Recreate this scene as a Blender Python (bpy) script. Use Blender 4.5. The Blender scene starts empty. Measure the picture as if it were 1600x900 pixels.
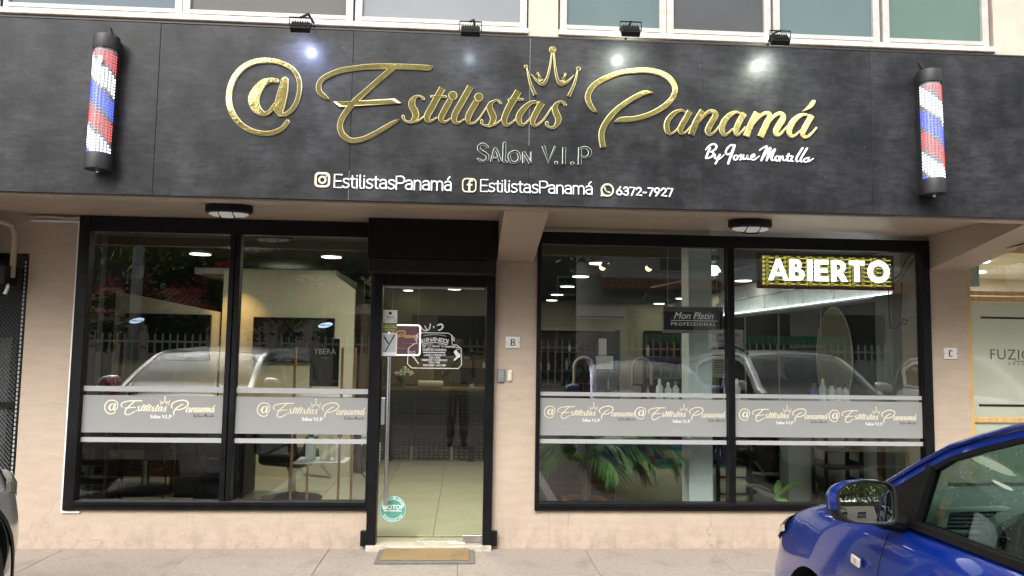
import bpy, bmesh, math, random
from mathutils import Vector, Matrix
from mathutils.geometry import tessellate_polygon
R = math.radians
PI = math.pi
random.seed(7)
scene = bpy.context.scene
col = scene.collection

# ------------------------------------------------------------------ camera
cam_data = bpy.data.cameras.new("camera")
cam_data.sensor_width = 36.0
cam_data.lens = 36.0 * 1180.0 / 1600.0
cam_data.clip_start = 0.02
cam_data.clip_end = 2000.0
cam = bpy.data.objects.new("camera", cam_data)
col.objects.link(cam)
YAW, PITCH, ROLL = R(3.399), R(4.625), R(0.871)
fwd = Vector((math.sin(YAW) * math.cos(PITCH), math.cos(YAW) * math.cos(PITCH), math.sin(PITCH)))
rgt = Vector((math.cos(YAW), -math.sin(YAW), 0))
upv = rgt.cross(fwd)
r2 = rgt * math.cos(ROLL) + upv * math.sin(ROLL)
u2 = -rgt * math.sin(ROLL) + upv * math.cos(ROLL)
cam.matrix_world = Matrix(((r2.x, u2.x, -fwd.x, 0.0), (r2.y, u2.y, -fwd.y, -6.1), (r2.z, u2.z, -fwd.z, 1.57), (0, 0, 0, 1)))
scene.camera = cam

# ------------------------------------------------------------------ sky, sun, exposure
world = bpy.data.worlds.new("World")
scene.world = world
world.use_nodes = True
wn = world.node_tree.nodes
wl = world.node_tree.links
bg = wn["Background"]
sky = wn.new("ShaderNodeTexSky")
sky.sky_type = 'NISHITA'
sky.sun_disc = False
sky.sun_elevation = R(44)
sky.sun_rotation = R(200)
sky.air_density = 1.6
sky.dust_density = 6.0
sky.ozone_density = 1.0
hsv = wn.new("ShaderNodeHueSaturation")
hsv.inputs["Saturation"].default_value = 0.16
hsv.inputs["Value"].default_value = 1.0
wl.new(sky.outputs[0], hsv.inputs["Color"])
wl.new(hsv.outputs[0], bg.inputs["Color"])
bg.inputs["Strength"].default_value = 0.15

sun_data = bpy.data.lights.new("sun", 'SUN')
sun_data.energy = 0.24
sun_data.angle = R(32)
sun_data.color = (1.0, 0.965, 0.91)
sun = bpy.data.objects.new("sun", sun_data)
col.objects.link(sun)
SUN_EL, SUN_AZ = R(44), R(200)
sd = Vector((math.sin(SUN_AZ) * math.cos(SUN_EL), math.cos(SUN_AZ) * math.cos(SUN_EL), math.sin(SUN_EL)))
sun.rotation_euler = sd.to_track_quat('Z', 'Y').to_euler()
sun.location = sd * 30

scene.view_settings.view_transform = 'Standard'
scene.view_settings.look = 'None'
scene.view_settings.exposure = 1.36
scene.view_settings.gamma = 1.0
scene.render.engine = 'CYCLES'
scene.cycles.use_denoising = True
scene.cycles.max_bounces = 10
scene.cycles.transparent_max_bounces = 24
scene.cycles.transmission_bounces = 8
scene.cycles.glossy_bounces = 5
scene.cycles.diffuse_bounces = 4
scene.cycles.caustics_reflective = False
scene.cycles.caustics_refractive = False
scene.cycles.sample_clamp_indirect = 6.0

# ------------------------------------------------------------------ materials
def _noise(nt, scale, detail=4, rough=0.55, stretch=None, obj=True):
    tc = nt.nodes.new("ShaderNodeTexCoord")
    mp = nt.nodes.new("ShaderNodeMapping")
    nt.links.new(tc.outputs["Object"], mp.inputs["Vector"])
    if stretch:
        mp.inputs["Scale"].default_value = stretch
    n = nt.nodes.new("ShaderNodeTexNoise")
    n.inputs["Scale"].default_value = scale
    n.inputs["Detail"].default_value = detail
    n.inputs["Roughness"].default_value = rough
    nt.links.new(mp.outputs[0], n.inputs["Vector"])
    return n.outputs["Fac"]


def _ramp(nt, fac, c0, c1, p0=0.35, p1=0.65):
    r = nt.nodes.new("ShaderNodeValToRGB")
    r.color_ramp.elements[0].position = p0
    r.color_ramp.elements[1].position = p1
    r.color_ramp.elements[0].color = (*c0, 1)
    r.color_ramp.elements[1].color = (*c1, 1)
    nt.links.new(fac, r.inputs["Fac"])
    return r.outputs["Color"]


def _mix(nt, a, b, fac, mode='MIX'):
    m = nt.nodes.new("ShaderNodeMix")
    m.data_type = 'RGBA'
    m.blend_type = mode
    if isinstance(fac, (int, float)):
        m.inputs[0].default_value = fac
    else:
        nt.links.new(fac, m.inputs[0])
    for s, v in ((6, a), (7, b)):
        if isinstance(v, tuple):
            m.inputs[s].default_value = (*v, 1)
        else:
            nt.links.new(v, m.inputs[s])
    return m.outputs[2]


def mat(name, c, rough=0.6, metal=0.0, c2=None, scale=6.0, stretch=None, bump=0.0, bscale=60.0, coat=0.0,
        emit=0.0, spec=None, p=(0.35, 0.65), c3=None, scale3=1.5, alpha=1.0, rvar=0.0, ecol=None):
    m = bpy.data.materials.new(name)
    m.use_nodes = True
    nt = m.node_tree
    b = nt.nodes["Principled BSDF"]
    b.inputs["Roughness"].default_value = rough
    b.inputs["Metallic"].default_value = metal
    b.inputs["Base Color"].default_value = (*c, 1)
    if spec is not None:
        b.inputs["Specular IOR Level"].default_value = spec
    if coat:
        b.inputs["Coat Weight"].default_value = coat
        b.inputs["Coat Roughness"].default_value = 0.03
    if alpha < 1:
        b.inputs["Alpha"].default_value = alpha
    if c2:
        cc = _ramp(nt, _noise(nt, scale, stretch=stretch), c, c2, *p)
        if c3:
            cc = _mix(nt, cc, c3, _ramp(nt, _noise(nt, scale3, 5, stretch=stretch), (0, 0, 0), (1, 1, 1), 0.55, 0.8))
        nt.links.new(cc, b.inputs["Base Color"])
    if rvar:
        mr = nt.nodes.new("ShaderNodeMapRange")
        nt.links.new(_noise(nt, scale * 0.7, stretch=stretch), mr.inputs[0])
        mr.inputs[1].default_value = 0.3
        mr.inputs[2].default_value = 0.7
        mr.inputs[3].default_value = max(0.02, rough - rvar)
        mr.inputs[4].default_value = rough + rvar
        nt.links.new(mr.outputs[0], b.inputs["Roughness"])
    if bump:
        bn = nt.nodes.new("ShaderNodeBump")
        bn.inputs["Strength"].default_value = bump
        bn.inputs["Distance"].default_value = 0.01
        nt.links.new(_noise(nt, bscale, 6), bn.inputs["Height"])
        nt.links.new(bn.outputs[0], b.inputs["Normal"])
    if emit:
        b.inputs["Emission Color"].default_value = (*(ecol or c), 1)
        b.inputs["Emission Strength"].default_value = emit
    return m


def glass_mat(name, tint=(0.95, 0.98, 0.96), ior=1.5, rough=0.0, dirt=0.0, boost=1.0, dcol=(0.5, 0.52, 0.5)):
    m = bpy.data.materials.new(name)
    m.use_nodes = True
    nt = m.node_tree
    nt.nodes.clear()
    out = nt.nodes.new("ShaderNodeOutputMaterial")
    tr = nt.nodes.new("ShaderNodeBsdfTransparent")
    tr.inputs[0].default_value = (*tint, 1)
    gl = nt.nodes.new("ShaderNodeBsdfGlossy")
    gl.inputs["Roughness"].default_value = rough
    fr = nt.nodes.new("ShaderNodeFresnel")
    geo = nt.nodes.new("ShaderNodeNewGeometry")
    mi = nt.nodes.new("ShaderNodeMapRange")          # same reflectance from either side of a thin pane
    mi.inputs[3].default_value = ior
    mi.inputs[4].default_value = 1.0 / ior
    nt.links.new(geo.outputs["Backfacing"], mi.inputs[0])
    nt.links.new(mi.outputs[0], fr.inputs[0])
    mu = nt.nodes.new("ShaderNodeMath")
    mu.operation = 'MULTIPLY'
    mu.use_clamp = True
    mu.inputs[1].default_value = boost
    nt.links.new(fr.outputs[0], mu.inputs[0])
    mx = nt.nodes.new("ShaderNodeMixShader")
    nt.links.new(mu.outputs[0], mx.inputs[0])
    nt.links.new(tr.outputs[0], mx.inputs[1])
    nt.links.new(gl.outputs[0], mx.inputs[2])
    last = mx.outputs[0]
    if dirt:
        df = nt.nodes.new("ShaderNodeBsdfDiffuse")
        df.inputs[0].default_value = (*dcol, 1)
        m2 = nt.nodes.new("ShaderNodeMixShader")
        f = _ramp(nt, _noise(nt, 150, 3), (0, 0, 0), (dirt, dirt, dirt), 0.56, 0.66)
        nt.links.new(f, m2.inputs[0])
        nt.links.new(last, m2.inputs[1])
        nt.links.new(df.outputs[0], m2.inputs[2])
        last = m2.outputs[0]
    nt.links.new(last, out.inputs[0])
    return m


def emit_mat(name, c, s):
    m = bpy.data.materials.new(name)
    m.use_nodes = True
    nt = m.node_tree
    nt.nodes.clear()
    out = nt.nodes.new("ShaderNodeOutputMaterial")
    e = nt.nodes.new("ShaderNodeEmission")
    e.inputs[0].default_value = (*c, 1)
    e.inputs[1].default_value = s
    nt.links.new(e.outputs[0], out.inputs[0])
    return m


# ------------------------------------------------------------------ mesh builder
class MB:
    def __init__(s):
        s.v = []
        s.f = []
        s.m = []
        s.sm = []
        s.mi = 0
        s.smooth = False
        s.T = None

    def add(s, vs, fs):
        k = len(s.v)
        for p in vs:
            p = Vector(p)
            s.v.append(tuple(s.T @ p) if s.T else tuple(p))
        for f in fs:
            s.f.append([i + k for i in f])
            s.m.append(s.mi)
            s.sm.append(s.smooth)
        return s

    def box(s, x0, x1, y0, y1, z0, z1):
        v = [(x, y, z) for x in (x0, x1) for y in (y0, y1) for z in (z0, z1)]
        return s.add(v, [(0, 1, 3, 2), (4, 6, 7, 5), (0, 4, 5, 1), (2, 3, 7, 6), (0, 2, 6, 4), (1, 5, 7, 3)])

    def bbox(s, x0, x1, y0, y1, z0, z1, b=0.01):
        """box with chamfered edges"""
        b = min(b, (x1 - x0) / 2.1, (y1 - y0) / 2.1, (z1 - z0) / 2.1)
        bm = bmesh.new()
        bmesh.ops.create_cube(bm, size=1)
        for v in bm.verts:
            v.co = Vector(((x0 + x1) / 2 + v.co.x * (x1 - x0), (y0 + y1) / 2 + v.co.y * (y1 - y0), (z0 + z1) / 2 + v.co.z * (z1 - z0)))
        bmesh.ops.bevel(bm, geom=bm.edges[:], offset=b, segments=2, profile=0.5, affect='EDGES')
        bm.verts.index_update()
        s.add([v.co for v in bm.verts], [[v.index for v in f.verts] for f in bm.faces])
        bm.free()
        return s

    def prism(s, poly, y0, y1, holes=None, axis='y'):
        """polygon in (x,z) extruded along y (axis='x': polygon in (y,z) along x; 'z': (x,y) along z)"""
        rings = [list(poly)] + [list(h) for h in (holes or [])]
        flat = [p for r in rings for p in r]
        tris = tessellate_polygon([[Vector((p[0], p[1], 0)) for p in r] for r in rings])

        def P(p, d):
            return {'y': (p[0], d, p[1]), 'x': (d, p[0], p[1]), 'z': (p[0], p[1], d)}[axis]
        n = len(flat)
        vs = [P(p, y0) for p in flat] + [P(p, y1) for p in flat]
        fs = []
        for t in tris:
            fs.append(tuple(t))
            fs.append(tuple(i + n for i in reversed(t)))
        k = 0
        for r in rings:
            q = len(r)
            for i in range(q):
                a, b = k + i, k + (i + 1) % q
                fs.append((a, b, b + n, a + n))
            k += q
        return s.add(vs, fs)

    def tube(s, pts, r, n=8, cap=True):
        pts = [Vector(p) for p in pts]
        rs = r if isinstance(r, (list, tuple)) else [r] * len(pts)
        vs, fs = [], []
        up = None
        for i, p in enumerate(pts):
            d = (pts[min(i + 1, len(pts) - 1)] - pts[max(i - 1, 0)]).normalized()
            if up is None:
                up = d.orthogonal().normalized()
            else:
                up = (up - d * up.dot(d))
                up = up.normalized() if up.length > 1e-5 else d.orthogonal().normalized()
            w = d.cross(up)
            for k in range(n):
                a = 2 * PI * k / n
                vs.append(p + (up * math.cos(a) + w * math.sin(a)) * rs[i])
        for i in range(len(pts) - 1):
            for k in range(n):
                a, b = i * n + k, i * n + (k + 1) % n
                fs.append((a, b, b + n, a + n))
        if cap:
            fs.append(tuple(reversed(range(n))))
            fs.append(tuple(range((len(pts) - 1) * n, len(pts) * n)))
        return s.add(vs, fs)

    def lathe(s, prof, c=(0, 0, 0), n=24, sx=1.0, sy=1.0, axis='z'):
        """profile of (radius, height)"""
        vs, fs = [], []
        for r, h in prof:
            for k in range(n):
                a = 2 * PI * k / n
                x, y = r * math.cos(a) * sx, r * math.sin(a) * sy
                if axis == 'z':
                    p = (c[0] + x, c[1] + y, c[2] + h)
                elif axis == 'y':
                    p = (c[0] + x, c[1] + h, c[2] + y)
                else:
                    p = (c[0] + h, c[1] + x, c[2] + y)
                vs.append(p)
        for i in range(len(prof) - 1):
            for k in range(n):
                a, b = i * n + k, i * n + (k + 1) % n
                fs.append((a, b, b + n, a + n))
        if prof[0][0] > 1e-6:
            fs.append(tuple(reversed(range(n))))
        if prof[-1][0] > 1e-6:
            fs.append(tuple(range((len(prof) - 1) * n, len(prof) * n)))
        return s.add(vs, fs)

    def sphere(s, c, r, n=14, m=8, sc=(1, 1, 1)):
        prof = [(max(1e-6, r * math.sin(PI * i / m)), -r * math.cos(PI * i / m)) for i in range(m + 1)]
        k = len(s.v)
        T = s.T
        s.T = (T or Matrix()) @ Matrix.Translation(c) @ Matrix.Diagonal((*sc, 1))
        s.lathe(prof, (0, 0, 0), n)
        s.T = T
        return s

    def grid(s, rows, closed=False):
        """rows of equal-length point lists"""
        n = len(rows[0])
        vs = [p for r in rows for p in r]
        fs = []
        for i in range(len(rows) - 1):
            for k in range(n if closed else n - 1):
                a, b = i * n + k, i * n + (k + 1) % n
                fs.append((a, b, b + n, a + n))
        return s.add(vs, fs)

    def mesh(s, name, mats):
        me = bpy.data.meshes.new(name)
        me.from_pydata(s.v, [], s.f)
        me.polygons.foreach_set('material_index', s.m)
        me.polygons.foreach_set('use_smooth', s.sm)
        for m in (mats if isinstance(mats, (list, tuple)) else [mats]):
            me.materials.append(m)
        me.update()
        return me

    def build(s, name, mats, parent=None, fixn=True, **kw):
        me = s.mesh(name, mats)
        if fixn:
            bm = bmesh.new()
            bm.from_mesh(me)
            bmesh.ops.remove_doubles(bm, verts=bm.verts, dist=1e-6)
            bmesh.ops.recalc_face_normals(bm, faces=bm.faces)
            bm.to_mesh(me)
            bm.free()
        return link(name, me, parent, **kw)


def link(name, me, parent=None, label=None, kind=None, group=None, cat=None, loc=None, rot=None):
    o = bpy.data.objects.new(name, me)
    col.objects.link(o)
    if parent:
        o.parent = parent
    if label:
        o["label"] = label
    if kind:
        o["kind"] = kind
    if group:
        o["group"] = group
    if cat:
        o["category"] = cat
    if loc:
        o.location = loc
    if rot:
        o.rotation_euler = rot
    return o


def thing(name, label, cat, loc=(0, 0, 0), rotz=0.0, group=None):
    o = link(name, None, None, label=label, cat=cat, group=group, loc=loc, rot=(0, 0, rotz))
    o.empty_display_size = 0.1
    return o


def kids(o):
    return [c for c in col.objects if c.parent is o]


def copy_thing(src, loc, rotz=None, label=None):
    r = src.copy()
    col.objects.link(r)
    r.location = loc
    if rotz is not None:
        r.rotation_euler = (0, 0, rotz)
    if label:
        r["label"] = label

    def rec(s, d):
        for ch in [c for c in ALL if c.parent is s]:
            k = ch.copy()
            col.objects.link(k)
            k.parent = d
            rec(ch, k)
    ALL = list(col.objects)
    rec(src, r)
    return r


def shade(o, angle=35):
    me = o.data
    me.polygons.foreach_set('use_smooth', [True] * len(me.polygons))
    me.update()
    bm = bmesh.new()
    bm.from_mesh(me)
    for e in bm.edges:
        if len(e.link_faces) == 2:
            e.smooth = e.calc_face_angle(0) < R(angle)
        else:
            e.smooth = False
    bm.to_mesh(me)
    bm.free()
    return o


# smooth strokes -> raised ribbons (for lettering)
def catmull(pts, n=5):
    P = [Vector(p) for p in pts]
    if len(P) < 3:
        return P
    out = []
    for i in range(len(P) - 1):
        p0 = P[i - 1] if i > 0 else P[i] * 2 - P[i + 1]
        p1, p2 = P[i], P[i + 1]
        p3 = P[i + 2] if i + 2 < len(P) else P[i + 1] * 2 - P[i]
        for k in range(n):
            t = k / n
            out.append(0.5 * ((2 * p1) + (p2 - p0) * t + (2 * p0 - 5 * p1 + 4 * p2 - p3) * t * t + (3 * p1 - p0 - 3 * p2 + p3) * t ** 3))
    out.append(P[-1])
    return out


def ribbon(mb, pts, y=0.0, t=0.01, round_cap=True, n=5, bev=0.12, smooth=True, bmax=0.004):
    """pts (x, z, width); the flat front is at y - t"""
    P = catmull(pts, n) if smooth else [Vector(p) for p in pts]
    st = []
    for i, p in enumerate(P):
        d = P[min(i + 1, len(P) - 1)] - P[max(i - 1, 0)]
        d = Vector((d.x, d.y))
        d = d.normalized() if d.length > 1e-9 else Vector((1, 0))
        st.append((p.x, p.y, max(p.z, 1e-5), d))
    if round_cap:
        a, b = [], []
        x, z, w, d = st[0]
        for q in (80, 55, 28):
            o = -w / 2 * math.sin(R(q))
            a.append((x + d.x * o, z + d.y * o, w * math.cos(R(q)), d))
        x, z, w, d = st[-1]
        for q in (28, 55, 80):
            o = w / 2 * math.sin(R(q))
            b.append((x + d.x * o, z + d.y * o, w * math.cos(R(q)), d))
        st = a + st + b
    rows = []
    for x, z, w, d in st:
        nx, nz = -d.y, d.x
        h = w / 2
        b = min(bmax, w * bev)
        rows.append([(x + nx * h, y, z + nz * h), (x + nx * h, y - t * 0.7, z + nz * h), (x + nx * (h - b), y - t, z + nz * (h - b)),
                     (x - nx * (h - b), y - t, z - nz * (h - b)), (x - nx * h, y - t * 0.7, z - nz * h), (x - nx * h, y, z - nz * h)])
    mb.grid(rows)
    mb.add(rows[0], [(0, 1, 2, 3, 4, 5)])
    mb.add(rows[-1], [(5, 4, 3, 2, 1, 0)])


def disc(mb, x, z, r, y=0.0, t=0.01, n=20, b=0.003):
    b = min(b, r * 0.3)
    mb.lathe([(r, 0), (r, -t * 0.7), (r - b, -t)], (x, y, z), n, axis='y')


# single-stroke sans lettering (cap height 1)
def _arc(cx, cy, rx, ry, a0, a1, n=10):
    return [(cx + rx * math.cos(R(a0 + (a1 - a0) * i / n)), cy + ry * math.sin(R(a0 + (a1 - a0) * i / n))) for i in range(n + 1)]


_a = [[(0.06, 0.60), (0.12, 0.68), (0.24, 0.71), (0.38, 0.68), (0.44, 0.56), (0.44, 0.0)], _arc(0.24, 0.21, 0.20, 0.20, 90, 270) + [(0.36, 0.04), (0.44, 0.14)], [(0.24, 0.41), (0.44, 0.41)]]
GL = {
    'E': (0.55, [[(0.5, 1), (0.04, 1), (0.04, 0), (0.5, 0)], [(0.04, 0.5), (0.44, 0.5)]]),
    'F': (0.5, [[(0.46, 1), (0.04, 1), (0.04, 0)], [(0.04, 0.5), (0.4, 0.5)]]),
    'P': (0.60, [[(0.04, 0), (0.04, 1), (0.34, 1)] + _arc(0.34, 0.73, 0.22, 0.27, 90, -90) + [(0.04, 0.46)]]),
    's': (0.50, [[(0.40, 0.62), (0.34, 0.69), (0.22, 0.71), (0.09, 0.66), (0.06, 0.54), (0.12, 0.42), (0.24, 0.36), (0.36, 0.31), (0.42, 0.19), (0.36, 0.06), (0.22, 0.0), (0.09, 0.03), (0.03, 0.11)]]),
    't': (0.34, [[(0.12, 0.92), (0.12, 0.15), (0.16, 0.04), (0.28, 0.0)], [(0.0, 0.70), (0.28, 0.70)]]),
    'i': (0.20, [[(0.08, 0.70), (0.08, 0)], [(0.08, 0.93), (0.08, 0.95)]]),
    'l': (0.26, [[(0.08, 1), (0.08, 0.12), (0.12, 0.02), (0.20, 0.0)]]),
    'a': (0.55, _a),
    '\xe1': (0.55, _a + [[(0.24, 0.88), (0.36, 1.06)]]),
    'n': (0.55, [[(0.05, 0), (0.05, 0.70)], [(0.05, 0.52), (0.12, 0.66), (0.25, 0.71), (0.39, 0.66), (0.45, 0.50), (0.45, 0.0)]]),
    'm': (0.86, [[(0.05, 0), (0.05, 0.70)], [(0.05, 0.52), (0.11, 0.66), (0.22, 0.71), (0.35, 0.65), (0.40, 0.5), (0.40, 0)], [(0.40, 0.52), (0.46, 0.66), (0.58, 0.71), (0.71, 0.65), (0.76, 0.5), (0.76, 0)]]),
    '6': (0.66, [_arc(0.29, 0.30, 0.24, 0.28, 150, -210, 20), [(0.07, 0.40), (0.40, 1.0)]]),
    '3': (0.62, [[(0.06, 0.82)] + _arc(0.27, 0.74, 0.20, 0.24, 150, -80, 12) + [(0.22, 0.52)], [(0.24, 0.53)] + _arc(0.27, 0.27, 0.23, 0.26, 85, -150, 12)]),
    '7': (0.62, [[(0.04, 0.97), (0.52, 0.97), (0.20, 0.0)]]),
    '2': (0.62, [_arc(0.27, 0.72, 0.21, 0.26, 170, -25, 12) + [(0.05, 0.03), (0.52, 0.03)]]),
    '9': (0.66, [_arc(0.29, 0.70, 0.24, 0.28, -30, 330, 20), [(0.51, 0.60), (0.18, 0.0)]]),
    '-': (0.50, [[(0.06, 0.38), (0.36, 0.38)]]),
}


def text_w(txt, cap, track=0.0):
    return sum((GL[c][0] + track) * cap for c in txt)


def stroke_glyph(mb, ch, x, z, cap, w, y, t):
    for k, st in enumerate(GL[ch][1]):
        pts = [(x + px * cap, z + pz * cap, w) for px, pz in st]
        # keep corners crisp by repeating short corner pieces
        ribbon(mb, pts, y, t + 0.0003 * k, True, smooth=False)


FONT_CACHE = {}


def font_mesh(txt, size, depth=0.0, align='LEFT', shear=0.0, bold=0.0, spacing=1.0):
    key = (txt, size, depth, align, shear, bold, spacing)
    if key in FONT_CACHE:
        return FONT_CACHE[key]
    cu = bpy.data.curves.new("print", 'FONT')
    cu.body = txt
    cu.size = size
    cu.extrude = depth
    cu.align_x = align
    cu.shear = shear
    cu.offset = bold
    cu.space_character = spacing
    cu.resolution_u = 3
    o = bpy.data.objects.new("print", cu)
    col.objects.link(o)
    dg = bpy.context.evaluated_depsgraph_get()
    me = bpy.data.meshes.new_from_object(o.evaluated_get(dg))
    bpy.data.objects.remove(o)
    bpy.data.curves.remove(cu)
    FONT_CACHE[key] = me
    return me


def print_text(mb, txt, x, y, z, size, align='LEFT', shear=0.0, bold=0.0, spacing=1.0, depth=0.0004, sx=1.0, mirror=False, T=None):
    """flat printed text facing -y, baseline at z"""
    me = font_mesh(txt, size, depth, align, shear, bold, spacing)
    vs = [(x + (-v.co.x if mirror else v.co.x) * sx, y - v.co.z, z + v.co.y) for v in me.vertices]
    if T:
        vs = [T @ Vector(v) for v in vs]
    mb.add(vs, [list(p.vertices) for p in me.polygons])

# ------------------------------------------------------------------ material library
M = {}
M['wall'] = mat('painted plaster', (0.46, 0.36, 0.275), 0.75, bump=0.3, bscale=45)


def plaster_nodes(m):
    nt = m.node_tree
    bs = nt.nodes['Principled BSDF']
    big = _ramp(nt, _noise(nt, 1.7, 5, 0.6), (0.425, 0.338, 0.262), (0.475, 0.380, 0.295), 0.3, 0.7)
    roll = _ramp(nt, _noise(nt, 9.0, 4, 0.6, (0.5, 0.5, 2.4)), (0.94, 0.94, 0.94), (1.04, 1.04, 1.04), 0.35, 0.65)
    c = _mix(nt, big, roll, 1.0, 'MULTIPLY')
    # splash dirt near the ground, scuffs, hairline cracks
    tc = nt.nodes.new('ShaderNodeTexCoord')
    sp = nt.nodes.new('ShaderNodeSeparateXYZ')
    nt.links.new(tc.outputs['Object'], sp.inputs[0])
    mr = nt.nodes.new('ShaderNodeMapRange')
    mr.inputs[1].default_value = 0.26
    mr.inputs[2].default_value = 0.0
    nt.links.new(sp.outputs['Z'], mr.inputs[0])
    spl = _ramp(nt, _noise(nt, 11.0, 6, 0.7, (1, 1, 0.7)), (0, 0, 0), (0.75, 0.75, 0.75), 0.44, 0.72)
    f = nt.nodes.new('ShaderNodeMath')
    f.operation = 'MULTIPLY'
    nt.links.new(mr.outputs[0], f.inputs[0])
    nt.links.new(spl, f.inputs[1])
    c = _mix(nt, c, (0.24, 0.19, 0.15), f.outputs[0])
    scuff = _ramp(nt, _noise(nt, 5.5, 8, 0.75, (1.6, 1, 0.8)), (0, 0, 0), (0.35, 0.35, 0.35), 0.63, 0.72)
    c = _mix(nt, c, (0.30, 0.245, 0.20), scuff)
    vo = nt.nodes.new('ShaderNodeTexVoronoi')
    vo.feature = 'DISTANCE_TO_EDGE'
    vo.inputs['Scale'].default_value = 1.1
    ns = nt.nodes.new('ShaderNodeTexNoise')
    ns.inputs['Scale'].default_value = 3.0
    ns.inputs['Detail'].default_value = 6
    nt.links.new(tc.outputs['Object'], ns.inputs['Vector'])
    ad = _mix(nt, tc.outputs['Object'], ns.outputs['Color'], 0.35)
    nt.links.new(ad, vo.inputs['Vector'])
    cr = _ramp(nt, vo.outputs['Distance'], (0.55, 0.55, 0.55), (0, 0, 0), 0.0, 0.0022)
    gate = _ramp(nt, _noise(nt, 0.9, 2), (0, 0, 0), (1, 1, 1), 0.5, 0.6)
    cf = _mix(nt, cr, gate, 1.0, 'MULTIPLY')
    c = _mix(nt, c, (0.22, 0.17, 0.13), cf)
    drip = _ramp(nt, _noise(nt, 3.0, 4, 0.6, (9.0, 1, 0.5)), (0, 0, 0), (0.30, 0.30, 0.30), 0.60, 0.72)
    m2 = nt.nodes.new('ShaderNodeMapRange')
    m2.inputs[1].default_value = 0.34
    m2.inputs[2].default_value = 0.26
    nt.links.new(sp.outputs['Z'], m2.inputs[0])
    f2 = nt.nodes.new('ShaderNodeMath')
    f2.operation = 'MULTIPLY'
    nt.links.new(m2.outputs[0], f2.inputs[0])
    nt.links.new(drip, f2.inputs[1])
    c = _mix(nt, c, (0.22, 0.175, 0.14), f2.outputs[0])
    nt.links.new(c, bs.inputs['Base Color'])


plaster_nodes(M['wall'])
M['wall_low'] = M['wall']
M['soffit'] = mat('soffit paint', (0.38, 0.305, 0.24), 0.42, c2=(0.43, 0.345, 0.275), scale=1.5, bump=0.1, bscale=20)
M['upper'] = mat('upper wall paint', (0.50, 0.40, 0.32), 0.7, c2=(0.58, 0.47, 0.38), scale=3, bump=0.2)
M['cream_trim'] = mat('peeling cream paint', (0.62, 0.55, 0.47), 0.6, c2=(0.72, 0.66, 0.60), scale=12, c3=(0.45, 0.38, 0.30), scale3=9, bump=0.4)
M['white_frame'] = mat('white window paint', (0.43, 0.40, 0.37), 0.45, c2=(0.50, 0.475, 0.45), scale=14, c3=(0.36, 0.31, 0.26), scale3=11)
M['board'] = mat('black sign board', (0.014, 0.014, 0.016), 0.42, rvar=0.12, scale=4, bump=0.06, bscale=14, spec=0.22, coat=0.07)


def board_nodes(m):
    nt = m.node_tree
    bs = nt.nodes['Principled BSDF']
    bs.inputs['Coat Roughness'].default_value = 0.16
    tall = _ramp(nt, _noise(nt, 2.2, 4, 0.6, (1.9, 1, 1.0)), (0.010, 0.0105, 0.012), (0.027, 0.0275, 0.030), 0.34, 0.66)
    wide = _ramp(nt, _noise(nt, 5.0, 5, 0.7, (1.0, 1, 1.9)), (0.68, 0.68, 0.68), (1.45, 1.45, 1.45), 0.35, 0.65)
    fine = _ramp(nt, _noise(nt, 26.0, 3, 0.6, (0.4, 1, 1.6)), (0.8, 0.8, 0.8), (1.25, 1.25, 1.25), 0.35, 0.65)
    spots = _ramp(nt, _noise(nt, 38.0, 2, 0.5), (0, 0, 0), (1, 1, 1), 0.76, 0.80)
    c = _mix(nt, tall, wide, 1.0, 'MULTIPLY')
    c = _mix(nt, c, fine, 1.0, 'MULTIPLY')
    c = _mix(nt, c, (0.16, 0.16, 0.165), spots)
    nt.links.new(c, bs.inputs['Base Color'])


board_nodes(M['board'])
M['board_edge'] = mat('black sheet edge', (0.02, 0.02, 0.022), 0.5)
M['gold'] = mat('gold mirror acrylic', (0.97, 0.80, 0.30), 0.05, 0.90, bump=0.16, bscale=9)
M['gold_rim'] = mat('gold cut edge', (0.92, 0.82, 0.46), 0.40, 0.35)
M['silver_rim'] = mat('pale cut edge', (0.78, 0.82, 0.78), 0.4, 0.0)
M['silver'] = mat('silver mirror acrylic', (0.85, 0.88, 0.86), 0.06, 1.0, bump=0.12, bscale=22)
M['white_acr'] = mat('white acrylic', (0.86, 0.86, 0.88), 0.3)
M['black'] = mat('black painted metal', (0.003, 0.003, 0.0035), 0.38, c2=(0.007, 0.007, 0.008), scale=9, bump=0.12, bscale=70, spec=0.22)
M['black_matte'] = mat('matt black plastic', (0.004, 0.004, 0.0045), 0.55, spec=0.3)
M['blackish'] = mat('dark shutter metal', (0.007, 0.007, 0.008), 0.4, c2=(0.011, 0.011, 0.012), scale=5, spec=0.3)
M['dark_plastic'] = mat('grey black plastic', (0.022, 0.022, 0.024), 0.45, bump=0.2, bscale=300)
M['glass'] = glass_mat('shop window glass', (0.88, 0.92, 0.90), 1.52, boost=2.2)
M['door_glass'] = glass_mat('door glass', (0.92, 0.955, 0.885), 1.52, boost=1.3)
M['frost'] = mat('frosted vinyl', (0.315, 0.318, 0.31), 0.55, alpha=0.88)
M['frost_white'] = mat('white vinyl stripe', (0.42, 0.425, 0.425), 0.5, alpha=0.88)
M['gold_print'] = mat('gold foil print', (0.86, 0.80, 0.60), 0.30, 0.35)
M['black_print'] = mat('black print', (0.015, 0.015, 0.016), 0.5)
M['white_print'] = mat('white vinyl print', (0.82, 0.82, 0.84), 0.5)
M['steel'] = mat('brushed steel', (0.62, 0.62, 0.64), 0.22, 1.0, bump=0.05, bscale=120)
M['steel_dull'] = mat('dull steel', (0.5, 0.5, 0.5), 0.4, 1.0)
M['plaque'] = mat('white tile plaque', (0.74, 0.73, 0.70), 0.35, c2=(0.66, 0.65, 0.6), scale=10)
M['grey_plastic'] = mat('grey plastic', (0.22, 0.23, 0.25), 0.5)
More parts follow.
